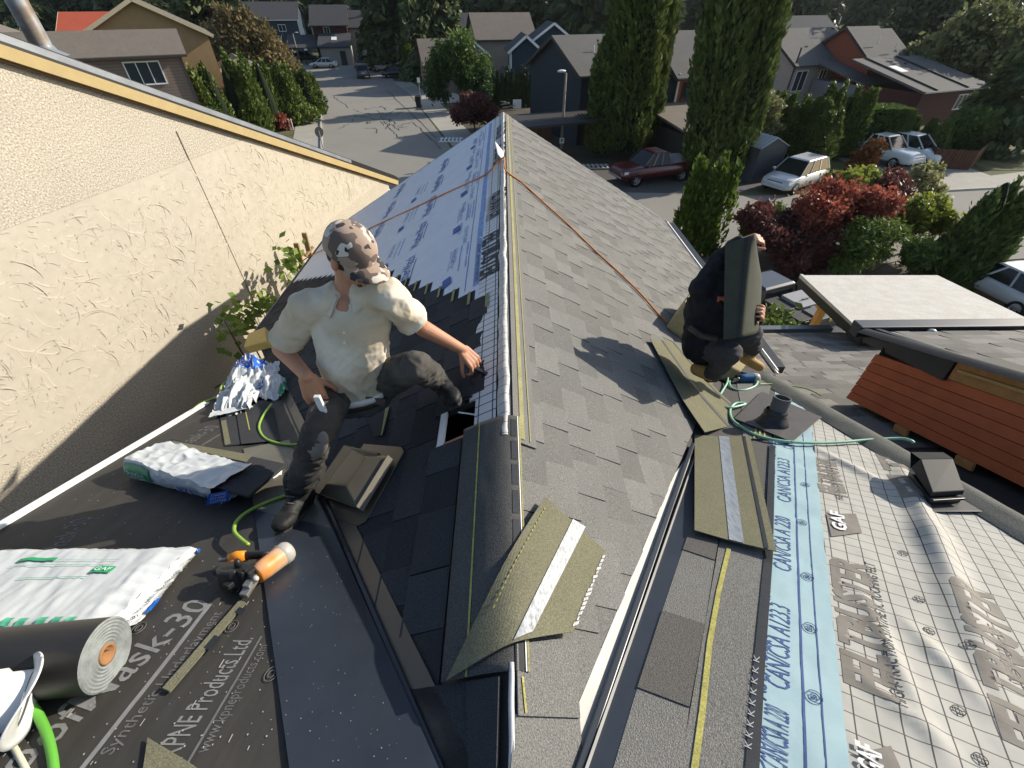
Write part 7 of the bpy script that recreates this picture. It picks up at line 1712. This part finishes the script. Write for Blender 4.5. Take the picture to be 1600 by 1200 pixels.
# fig plant climbing between the houses
fg = T('fig_bush', 'leafy fig bush reaching up between the left eave and the stucco wall', 'bush', (-4.1, 6.6, GZ))
rg = np.random.default_rng(5); cl = []; mb = MB()
for (px, py, sp, k) in ((452, 392, .16, 26), (462, 412, .14, 24), (470, 438, .12, 18), (445, 425, .12, 14), (392, 486, .18, 34), (375, 500, .16, 30), (410, 478, .12, 20), (360, 520, .12, 16), (420, 470, .14, 20), (350, 500, .10, 10)):
    c = W(px, py, .45+.25*rg.random()); mb.tube([(c.x+.2, c.y+.2, GZ), (c.x+.15, c.y-.1, c.z-1.5), tuple(c)], [.03, .02, .006], 6)
    for j in range(k): cl.append(np.array(c)+rg.normal(size=3)*sp*np.array([.7, 1.1, 1.0]))
part(fg, mb, 'stems', BARK)
cl = np.array(cl); n = len(cl); a, b_ = orient(n, np.array([[.5, -.3, .1]]).repeat(n, 0), .55, rg); nn_ = unit(np.array([[.5, -.4, .75]])+rg.normal(size=(n, 3))*.35); b_ = unit(np.cross(a, nn_)); s = rg.uniform(.05, .10, n)[:, None]
me = leafmesh('leaves', cl, a*s, b_*s*.75, rg.uniform(.2, 1, n), leafmat('leaf_fig', (.06, .12, .02), (.22, .30, .06), .35)); o = bpy.data.objects.new('leaves', me); COL.objects.link(o); o.parent = fg; o.matrix_parent_inverse = PINV[fg.name]
# forest and far trees
fm = [conifer(26, 7.5, 5000, L_far, 110+i, 1.15) for i in range(3)]; dm = [blobs([(0, 0, 9), (4, 0, 8), (-4, 0, 8), (1, 0, 13), (-2, 0, 12), (0, 0, 17), (0, -3, 6)], [5, 4, 4, 4, 4, 3.2, 4.5], 5000, (L_far, L_dec)[i], 115+i, .85) for i in range(2)]
ft = trunkmesh(24, .5); r = random.Random(21); n = 0
for row, (y, step, x0, x1) in enumerate(((122, 9, -75, 62), (150, 11, -120, 150), (185, 13, -170, 230), (235, 16, -230, 330))):
    x = x0
    while x < x1:
        xx = x+r.uniform(-3, 3); yy = y+r.uniform(-9, 9)
        if row == 0 and (-66 < xx < -20 or 36 < xx < 60): x += step; continue
        dec = r.random() < .28; s = r.uniform(.8, 1.25)*(1 if row else .9)
        plant('forest_tree', 'dark conifer in the forest behind the houses' if not dec else 'broad tree in the forest behind the houses', 'tree', (xx, yy), (dm[n % 2] if dec else fm[n % 3]), ft, None, (s, s, s*r.uniform(.8, 1.2)), r.uniform(0, 6), 'forest trees behind the houses'); n += 1; x += step*r.uniform(.75, 1.25)
rgf = np.random.default_rng(77); nf = 26000
cf_ = np.stack([rgf.uniform(-480, 620, nf), rgf.uniform(270, 420, nf), GZ+rgf.uniform(0, 1, nf)**.8*26], 1); a, b_ = orient(nf, np.array([[0, -.3, -.5]]).repeat(nf, 0), .8, rgf); s = rgf.uniform(1.6, 3.6, nf)[:, None]
o = bpy.data.objects.new('distant_forest', leafmesh('distant_forest', cf_, a*s, b_*s*.6, rgf.uniform(0, 1, nf), L_far)); COL.objects.link(o); tag(o, kind='stuff', label='dark wooded hillside closing the view at the top', cat='forest')
# ================================================================ VEHICLES
TYRE = mat('tyre', (.016, .016, .016), .85); RIM = mat('rim', (.38, .38, .38), .35, metal=.6); CGL = mat('car_glass', (.012, .015, .018), .06, 0, spec=.35); LMP = mat('headlight', (.75, .75, .72), .12, spec=.8); TLT = mat('tail_light', (.35, .02, .02), .25)
def paint(name, c): return mat(name, c, .28, .03, 2, spec=.6, coat=.6)
def vehicle(name, label, cat, loc, rz, col, kind='suv', grp=None, z=GZ, cargo=None):
    """x forward; lofted body, glass house, wheels, lamps"""
    th = thing(name, label, cat, (loc[0], loc[1], z), rz, grp)
    D = dict(suv=dict(l=4.6, w=1.88, h=1.72, hood=.95, belt=1.02, cab=(-2.1, 1.15), roof=(-1.75, .35), wb=1.36, r=.37), sedan=dict(l=4.6, w=1.80, h=1.43, hood=.78, belt=.90, cab=(-1.75, 1.15), roof=(-1.05, .30), wb=1.34, r=.32),
             hatch=dict(l=4.2, w=1.76, h=1.52, hood=.85, belt=.95, cab=(-2.0, 1.25), roof=(-1.6, .25), wb=1.28, r=.31), pickup=dict(l=5.5, w=1.95, h=1.82, hood=1.08, belt=1.12, cab=(-.75, 1.25), roof=(-.55, .55), wb=1.72, r=.39))[kind]
    l2, w2 = D['l']/2, D['w']/2; zl = .30 if kind != 'pickup' else .42
    def sec(x, w_, z0, z1, rr=.10):
        return [(x, -w_, z0+.06), (x, -w_-.015, (z0+z1)*.5), (x, -w_+.02, z1-rr), (x, -w_+.09, z1-.015), (x, -w_*.5, z1+.012), (x, w_*.5, z1+.012), (x, w_-.09, z1-.015), (x, w_-.02, z1-rr), (x, w_+.015, (z0+z1)*.5), (x, w_, z0+.06), (x, w_*.8, z0), (x, -w_*.8, z0)]
    b = MB(); bl = D['belt']; hd_ = D['hood']
    S = [sec(-l2, w2*.86, zl+.12, bl*.92), sec(-l2+.10, w2*.95, zl+.02, bl*.985), sec(-l2*.6, w2, zl, bl), sec(-.2, w2, zl, bl), sec(D['cab'][1]-.05, w2, zl, bl*.99), sec(D['cab'][1]+.15, w2, zl, hd_+.03), sec(l2-.45, w2*.97, zl, hd_-.03), sec(l2-.10, w2*.90, zl+.04, hd_-.12), sec(l2, w2*.78, zl+.14, hd_-.24)]
    vs = [p for s in S for p in s]; n = 12; fs = [(i*n+j, i*n+(j+1) % n, (i+1)*n+(j+1) % n, (i+1)*n+j) for i in range(len(S)-1) for j in range(n)]+[tuple(range(n))[::-1], tuple(range((len(S)-1)*n, len(S)*n))]
    fs = [f[::-1] for f in fs]; b.add(vs, fs); lpart(b, th, 'body', col, smooth=True)
    c0, c1 = D['cab']; r0, r1 = D['roof']; hz = D['h']; tw = w2*.72
    lo = [(c0, -w2*.93, bl-.01), (c1, -w2*.91, bl-.02), (c1, w2*.91, bl-.02), (c0, w2*.93, bl-.01)]; hi = [(r0, -tw, hz-.05), (r1, -tw*.98, hz-.05), (r1, tw*.98, hz-.05), (r0, tw, hz-.05)]
    b = MB(); b.hexa(lo, hi); lpart(b, th, 'windows', CGL, bevel=.02)
    b = MB(); b.hexa([V(p)+V((0, 0, -.02)) for p in hi], [(r0+.10, -tw*.9, hz), (r1-.14, -tw*.88, hz), (r1-.14, tw*.88, hz), (r0+.10, tw*.9, hz)]); lpart(b, th, 'roof', col, bevel=.03)
    for sgn in (-1, 1):
        b = MB()
        for t in (0, .36, .68, 1):
            p = V((c0+(c1-c0)*t, sgn*w2*.925, bl)); q = V((r0+(r1-r0)*t, sgn*tw, hz-.04)); b.bar(p, q, .07, .03, (0, sgn, 0))
        lpart(b, th, 'pillars', col)
        b = MB(); b.ellip((c1-.25, sgn*(w2+.09), bl+.06), [(.07, 0, 0), (0, .10, 0), (0, 0, .07)], 10, 6); lpart(b, th, 'mirror', col, smooth=True)
        b = MB(); b.hexa([(l2-.30, sgn*w2*.62, hd_-.30), (l2-.04, sgn*w2*.60, hd_-.32), (l2-.13, sgn*w2*.92, hd_-.30), (l2-.42, sgn*w2*.965, hd_-.28)], [(l2-.32, sgn*w2*.62, hd_-.14), (l2-.08, sgn*w2*.60, hd_-.17), (l2-.17, sgn*w2*.89, hd_-.15), (l2-.45, sgn*w2*.95, hd_-.14)]); lpart(b, th, 'headlight', LMP)
        b = MB(); b.box((-l2+.05, sgn*w2*.78, bl-.12), (.10, .26, .20)); lpart(b, th, 'tail_light', TLT)
        for sx in (-1, 1):
            c = V((sx*D['wb'], sgn*(w2-.10), D['r'])); ax = V((0, sgn, 0))
            b = MB(); R_w = D['r']; b.lathe([(R_w*.62, -.11), (R_w*.94, -.11), (R_w, -.07), (R_w, .07), (R_w*.94, .115), (R_w*.62, .115)], c, ax, 20); wl_ = lpart(b, th, 'wheel', TYRE, smooth=True)
            b = MB(); b.lathe([(0, .10), (.06, .105), (.07, .085)], c, ax, 14)
            for k in range(6):
                a = k*math.pi/3; d = V((math.cos(a), 0, math.sin(a))); b.bar(c+ax*.088+d*.05, c+ax*.088+d*R_w*.60, .055, .02, ax)
            b.lathe([(R_w*.56, .075), (R_w*.64, .10), (R_w*.66, .085), (R_w*.56, .03)], c, ax, 20); lpart(b, th, 'rim', RIM, wl_)
            b = MB(); b.lathe([(.01, -.02), (R_w*1.13, -.02), (R_w*1.13, .09)], V((c.x, sgn*(w2-.085), c.z+.02)), ax, 20); lpart(b, th, 'wheel_arch', TYRE)
    b = MB(); b.box((l2-.035, 0, hd_-.26), (.06, w2*1.05, .16)); lpart(b, th, 'grille', BLKP, bevel=.02)
    b = MB(); b.box((l2-.02, 0, zl+.14), (.12, w2*1.5, .12)); b.box((-l2+.02, 0, zl+.2), (.10, w2*1.6, .14)); lpart(b, th, 'bumper', RIM if kind == 'pickup' else col, bevel=.03)
    b = MB(); b.box((-l2-.005, 0, bl-.28), (.02, .5, .16)); lpart(b, th, 'number_plate', mat('plate_white', (.6, .6, .62), .5))
    if kind == 'pickup':
        b = MB(); b.box((-1.7, 0, bl-.10), (1.85, w2*1.62, .22)); lpart(b, th, 'bed_liner', BLKP)
        b = MB()
        for sgn in (-1, 1): b.box((-1.72, sgn*w2*.90, bl+.02), (1.95, .10, .06))
        b.box((-l2+.06, 0, bl+.02), (.08, w2*1.75, .06)); lpart(b, th, 'bed_rail', col, bevel=.01)
    return th
WHC = paint('paint_white', (.72, .72, .70)); SIL = paint('paint_silver', (.52, .53, .53)); MAR = paint('paint_maroon', (.09, .010, .016)); BKC = paint('paint_black', (.012, .012, .014)); GRC = paint('paint_grey', (.10, .105, .11))
p0 = G(992, 292); p1 = G(1062, 283); hdg = math.atan2(p0.y-p1.y, p0.x-p1.x); n_ = V((-math.sin(hdg), math.cos(hdg), 0)); mid = (p0+p1)/2
if n_.y < 0: n_ = -n_
pk = vehicle('pickup_truck', 'maroon pickup with a covered bed in front of the tall cedars', 'pickup', mid+n_*.9, hdg, MAR, 'pickup')
mb = MB(); mb.grid(lambda i, j: V((-2.55+1.6*i, -.8+1.6*j, 1.16+.30*math.sin(i*3.1)*math.sin(j*3.1)+.05*fbm(i*4, j*4, 2))), 14, 12); o = mb.build('tarp', mat('tarp_grey', (.28, .26, .23), .85, .15, 4), None, True); o.matrix_world = M.Translation(mid+n_*.9) @ M.Rotation(hdg, 4, 'Z'); tag(o, 'grey tarp bundle heaped in the maroon pickup bed', 'tarp')
a = G(1205, 306); vehicle('parked_car', 'silver car half hidden behind the red maple', 'car', (a.x+2.0, a.y+1.6), R_(213), SIL, 'suv')
a = G(1395, 268); vehicle('parked_car', 'white off-road car facing the street beside the brown fence', 'car', (29.9, 35.4), R_(-62), WHC, 'suv')
vehicle('pickup_truck', 'white pickup with a big chrome grille, half hidden behind the clipped hedge', 'pickup', (27.3, 34.9), R_(-66), WHC, 'pickup')
a = G(1495, 168); vehicle('parked_car', 'white car at the top right under the wide green tree', 'car', (a.x+.5, a.y+1), R_(195), WHC, 'sedan')
a = G(1462, 190); vehicle('parked_car', 'dark open car beside the red house', 'car', (a.x, a.y+1), R_(20), BKC, 'hatch')
a = G(507, 106); vehicle('parked_car', 'white sedan at the far end of the street', 'car', (a.x, a.y), R_(187), WHC, 'sedan')
a = G(600, 112); vehicle('parked_car', 'white hatchback parked beside the dark conifer', 'car', (a.x, a.y+1), R_(10), WHC, 'hatch')
a = G(566, 122); vehicle('parked_car', 'dark grey off-road car standing on the street', 'car', (a.x, a.y+1), R_(105), GRC, 'suv')
a = G(566, 108); vehicle('pickup_truck', 'black pickup behind the grey off-road car', 'pickup', (a.x, a.y+2), R_(100), BKC, 'pickup')
a = G(476, 98); vehicle('parked_car', 'black car in the carport at the far left end of the street', 'car', (a.x, a.y+2), R_(10), BKC, 'suv')
a = G(618, 122); vehicle('parked_car', 'black car half hidden by the small cone cedar', 'car', (a.x, a.y+1), R_(20), BKC, 'sedan')
a = G(1552, 470); vehicle('parked_car', 'silver car at the right edge below the plume cedar', 'car', (19.6, 15.4), R_(100), SIL, 'sedan')
bt = vehicle('pickup_truck', 'black pickup with tool boxes parked in the drive below the patio cover', 'pickup', (9.0, 13.6), R_(112), BKC, 'pickup')
for k, (px, py, w_, d_, h_, lab) in enumerate(((-1.2, -.3, .8, .9, .5, 'grey tool box with a dark emblem in the black pickup bed'), (-2.0, -.3, .6, 1.0, .45, 'dark grey crate with a yellow latch in the black pickup bed'), (-1.4, .5, 1.4, .55, .4, 'black tool box in the black pickup bed'))):
    t_ = T('tool_box', lab, 'tool box', (0, 0, 0)); m_ = M.Translation((9.0, 13.6, GZ)) @ M.Rotation(R_(112), 4, 'Z'); t_.matrix_world = m_ @ M.Translation((px, py, 1.15)); PINV[t_.name] = M.Identity(4)
    gm = mat(('box_grey', 'box_charcoal', 'box_black')[k], ((.30, .30, .31), (.10, .10, .105), (.03, .03, .03))[k], .55, .1, 6)
    for mb, nm, m in ((MB().box((0, 0, h_*.4), (w_, d_, h_*.8)), 'box', gm), (MB().box((0, 0, h_*.88), (w_+.04, d_+.04, h_*.2)), 'lid', gm), (MB().box((-w_/2-.02, 0, h_*.7), (.04, .2, .12)), 'latch', mat('latch_yellow', (.5, .42, .05), .5) if k == 1 else BLKP), (MB().bar((-.1, -d_*.2, h_+.03), (-.1, d_*.2, h_+.03), .04, .04), 'handle', BLKP)):
        o = mb.build(nm, m, None, bevel=.01); o.parent = t_
# ================================================================ STREET FURNITURE
def lamp(name, label, base, top, out, wood=True):
    th = T(name, label, 'street lamp', base); b = V(base); hgt = top-b.z
    mb = MB(); mb.tube([b, b+V((0, 0, hgt))], [.12, .075], 10); part(th, mb, 'pole', mat('lamp_pole', (.26, .22, .17), .7, .15, 3), True)
    o = V(out); mb = MB(); mb.tube([b+V((0, 0, hgt-.1)), b+V((0, 0, hgt+.05))+o*.4, b+V((0, 0, hgt+.1))+o*.7], .03, 8); part(th, mb, 'arm', MATS['lamp_pole'], True)
    mb = MB(); mb.ellip(b+V((0, 0, hgt+.12))+o*.95, [o.normalized()*.34, V((-o.y, o.x, 0)).normalized()*.13, V((0, 0, .09))]); part(th, mb, 'lamp_head', mat('lamp_white', (.70, .72, .72), .4), True)
    return th
bl_ = G(876, 243); tl_ = ZT(bl_, 882, 114)
lp_ = lamp('street_lamp', 'street lamp on a tall brown pole in front of the dark slate house', bl_, tl_, V((-.35, -.15, 0)))
zs = ZT(bl_, 875, 219); mb = MB(); mb.box((bl_.x, bl_.y-.14, zs), (.34, .02, .36)); part(lp_, mb, 'sign', WHT); mb = MB(); mb.box((bl_.x, bl_.y-.155, zs+.02), (.2, .01, .2)); part(lp_, mb, 'sign_print', mat('sign_grey', (.25, .25, .25), .6))
b2 = G(470, 98); b2 = AT(469, 98, 100); b2.z = GZ; lamp('street_lamp', 'far street lamp at the left kerb beside the autumn tree', b2, ZT(b2, 456, 52), V((.8, -.2, 0)))
mb = MB(); ps = G(507, 240)
sg = T('street_sign', 'dark round street sign seen from behind at the left kerb', 'sign', ps); zt = ZT(ps, 506, 204); mb.tube([ps, V((ps.x, ps.y, zt))], .035, 8); part(sg, mb, 'post', mat('post_grey', (.3, .3, .3), .5))
mb = MB(); mb.lathe([(0, 0), (.36, 0), (.36, .02), (0, .02)], V((ps.x, ps.y, zt-.1)), (.75, -.6, 0), 16); part(sg, mb, 'sign_plate', mat('sign_back', (.03, .035, .035), .5))
ps = G(655, 168); wb_ = T('wheelie_bin', 'dark wheelie bin on the driveway right of the street', 'bin', ps); b = MB(); b.hexa([ps+V(q) for q in ((-.25, -.3, .08), (.25, -.3, .08), (.25, .3, .08), (-.25, .3, .08))], [ps+V(q) for q in ((-.32, -.4, 1.0), (.32, -.4, 1.0), (.32, .4, 1.0), (-.32, .4, 1.0))]); part(wb_, b, 'bin_body', mat('bin_dark', (.025, .03, .035), .6), bevel=.03)
b = MB(); b.hexa([ps+V(q) for q in ((-.34, -.42, 1.01), (.34, -.42, 1.01), (.34, .42, 1.01), (-.34, .42, 1.01))], [ps+V(q) for q in ((-.3, -.38, 1.08), (.3, -.38, 1.08), (.3, .38, 1.14), (-.3, .38, 1.14))]); part(wb_, b, 'lid', MATS['bin_dark'], bevel=.02)
b = MB(); b.lathe([(0, -.04), (.12, -.04), (.12, .04), (0, .04)], ps+V((-.2, .36, .12)), (1, 0, 0), 12); b.lathe([(0, -.04), (.12, -.04), (.12, .04), (0, .04)], ps+V((.2, .36, .12)), (1, 0, 0), 12); part(wb_, b, 'wheels', TYRE)
ps = G(657, 152); sg = T('white_sign', 'small white sign on a thin post behind the wheelie bin', 'sign', ps); b = MB(); b.tube([ps, ps+V((0, 0, 1.9))], .03, 6); part(sg, b, 'post', MATS['post_grey']); b = MB(); b.box(ps+V((0, -.04, 1.75)), (.34, .02, .5)); part(sg, b, 'sign_plate', WHT)
# trellis, fences
ps = G(440, 203); tr = T('lattice_fence', 'low white lattice fence beside the red shrub', 'fence', ps)
for k in range(9): mb = MB(); mb.box(ps+V((-.9+.25*k, 0, .45)), (.05, .04, .9)); part(tr, mb, 'slat', WHT)
for z in (.15, .8): mb = MB(); mb.box(ps+V((.1, -.05, z)), (2.2, .04, .06)); part(tr, mb, 'rail', WHT)
BF = mat('fence_brown', (.10, .045, .026), .85, .15, 4, orand=.12)
def bfence(label, pts, h_):
    th = T('board_fence', label, 'fence', pts[0])
    for a, c in zip(pts, pts[1:]):
        d = c-a; n = max(2, int(d.length/.2))
        for k in range(n):
            p = lerp(a, c, (k+.5)/n); mb = MB(); mb.bar(p, p+V((0, 0, h_*random.uniform(.97, 1.0))), .19, .03, d.cross(V((0, 0, 1)))); part(th, mb, 'board', BF)
        mb = MB(); mb.bar(a+V((0, .04, h_*.8)), c+V((0, .04, h_*.8)), .04, .08); part(th, mb, 'rail', BF)
bfence('dark brown board fence around the right front yard', [V((32.2, 37.6, GZ)), G(1448, 262), G(1512, 266), G(1540, 240)], 1.25)
bfence('dark board fence in the shaded yard beyond the far gable', [V((-.6, 43, GZ)), V((4.0, 41.8, GZ))], 1.7)
# grey metal shed
sp = V((15.9, 29.9, GZ)); shd = T('metal_shed', 'small grey shed with a corrugated metal roof beside the tall cedars', 'shed', sp); MS = mat('shed_grey', (.075, .080, .09), .55, .12, 3, bump=.3, bscale=3)
sx = V((math.cos(R_(20)), math.sin(R_(20)), 0)); sy = V((-math.sin(R_(20)), math.cos(R_(20)), 0))
b = MB(); q = [sp, sp+sx*2.1, sp+sx*2.1+sy*3, sp+sy*3]; b.hexa(q, [q[0]+V((0, 0, 2.1)), q[1]+V((0, 0, 2.1)), q[2]+V((0, 0, 2.1)), q[3]+V((0, 0, 2.1))]); part(shd, b, 'wall', MS)
b = MB()
for k in range(11): a = sp+V((0, 0, .19*k+.05))-sy*.015; b.bar(a, a+sx*2.1, .03, .02)
for sd_ in (0, 1): a = sp+sx*(2.1*sd_)-sy*.02; b.bar(a, a+V((0, 0, 2.1)), .08, .05, sy)
o = part(shd, b, 'wall_ribs', MS); o['kind'] = 'stuff'
b = MB(); m0 = V((0, 0, 2.1)); b.add([sp+m0, sp+sx*2.1+m0, sp+sx*1.05+V((0, 0, 2.55))], [(0, 1, 2)]); part(shd, b, 'gable', MS)
b = MB()
for sgn in (0, 1):
    e = sp-sx*.1 if sgn == 0 else sp+sx*2.2
    for k in range(18):
        a = e+sy*(-.1+3.2*k/18)+V((0, 0, 2.06)); c = sp+sx*1.05+sy*(-.1+3.2*k/18)+V((0, 0, 2.60)); b.bar(a+sy*.05, c+sy*.05, .11, .03+.03*(k % 2))
o = part(shd, b, 'corrugated_roof', mat('roof_metal', (.42, .45, .48), .4, .1, 3, metal=.4)); o['kind'] = 'stuff'
# ladder above the left eave
ld = T('ladder', 'top of a wooden ladder leaning at the left eave behind the worker', 'ladder', (-3.6, 7.2, GZ)); LW = mat('ladder_wood', (.24, .17, .09), .85, .2, 6)
l0, l1 = L(475, 420), L(489, 402)
for (px, t_, b_y) in ((477, 388, 424), (489, 372, 408)):
    a = W(px, b_y, .55); top = AT(px, t_-8, a.y); mb = MB(); mb.bar(V((a.x-.3, a.y, GZ)), V((a.x, a.y, top.z)), .09, .05, (0, 1, 0)); part(ld, mb, 'rail', LW)
a, c = W(477, 400, .55), W(489, 386, .55)
for k in range(4): mb = MB(); mb.bar(a-V((.02*k, 0, .32*k)), c-V((.02*k, 0, .32*k)), .05, .04); part(ld, mb, 'rung', LW)
# things in the dark yard
ps = G(795, 172); mb = MB(); mb.box(ps+V((.9, 0, .55)), (.9, .06, .8)); single(mb, 'white_board', WHT, 'white board leaning among clutter in the dark yard', 'board')
mb = MB()
for k in range(6): a = ps+V((random.uniform(-1.2, .4), random.uniform(-.3, .3), .25+.1*k)); mb.bar(a, a+V((random.uniform(.5, 1), random.uniform(-.3, .3), .05)), .12, .06)
o = single(mb, 'lumber_pile', mat('lumber_grey', (.30, .29, .27), .8), 'pile of loose boards in the dark yard beyond the ridge', 'lumber'); o['kind'] = 'stuff'
ps = G(705, 220); mb = MB(); 
lt = T('pallet', 'pale slatted pallet lying at the kerb beyond the far gable', 'pallet', ps)
for k in range(6): mb = MB(); mb.box(ps+V((-.8+.32*k, 0, .12)), (.14, 1.3, .03)); part(lt, mb, 'slat', WHT)
for k in (-.55, .55): mb = MB(); mb.box(ps+V((0, k, .06)), (2.0, .09, .08)); part(lt, mb, 'bearer', WHT)
ps = G(930, 262); lt = T('pallet', 'pale slatted pallet lying left of the maroon pickup', 'pallet', ps)
for k in range(6): mb = MB(); mb.box(ps+V((-.8+.32*k, 0, .12)), (.14, 1.0, .03)); part(lt, mb, 'slat', MATS['trim_pale'])
for k in (-.4, .4): mb = MB(); mb.box(ps+V((0, k, .06)), (2.0, .09, .08)); part(lt, mb, 'bearer', MATS['trim_pale'])

# ================================================================ AIR
hz_ = MB(); hz_.box((60, 240, 17), (1100, 640, 56)); ho = hz_.build('haze', mat('haze_dummy', (1, 1, 1))); ho.data.materials.clear()
hm = bpy.data.materials.new('haze_air'); hm.use_nodes = True; hn = hm.node_tree; hn.nodes.clear(); ho_ = hn.nodes.new('ShaderNodeOutputMaterial'); hv = hn.nodes.new('ShaderNodeVolumePrincipled')
hv.inputs['Color'].default_value = (.82, .90, 1, 1); hv.inputs['Density'].default_value = .00010; hv.inputs['Anisotropy'].default_value = .35
hn.links.new(hv.outputs[0], ho_.inputs['Volume']); ho.data.materials.append(hm); tag(ho, kind='stuff')
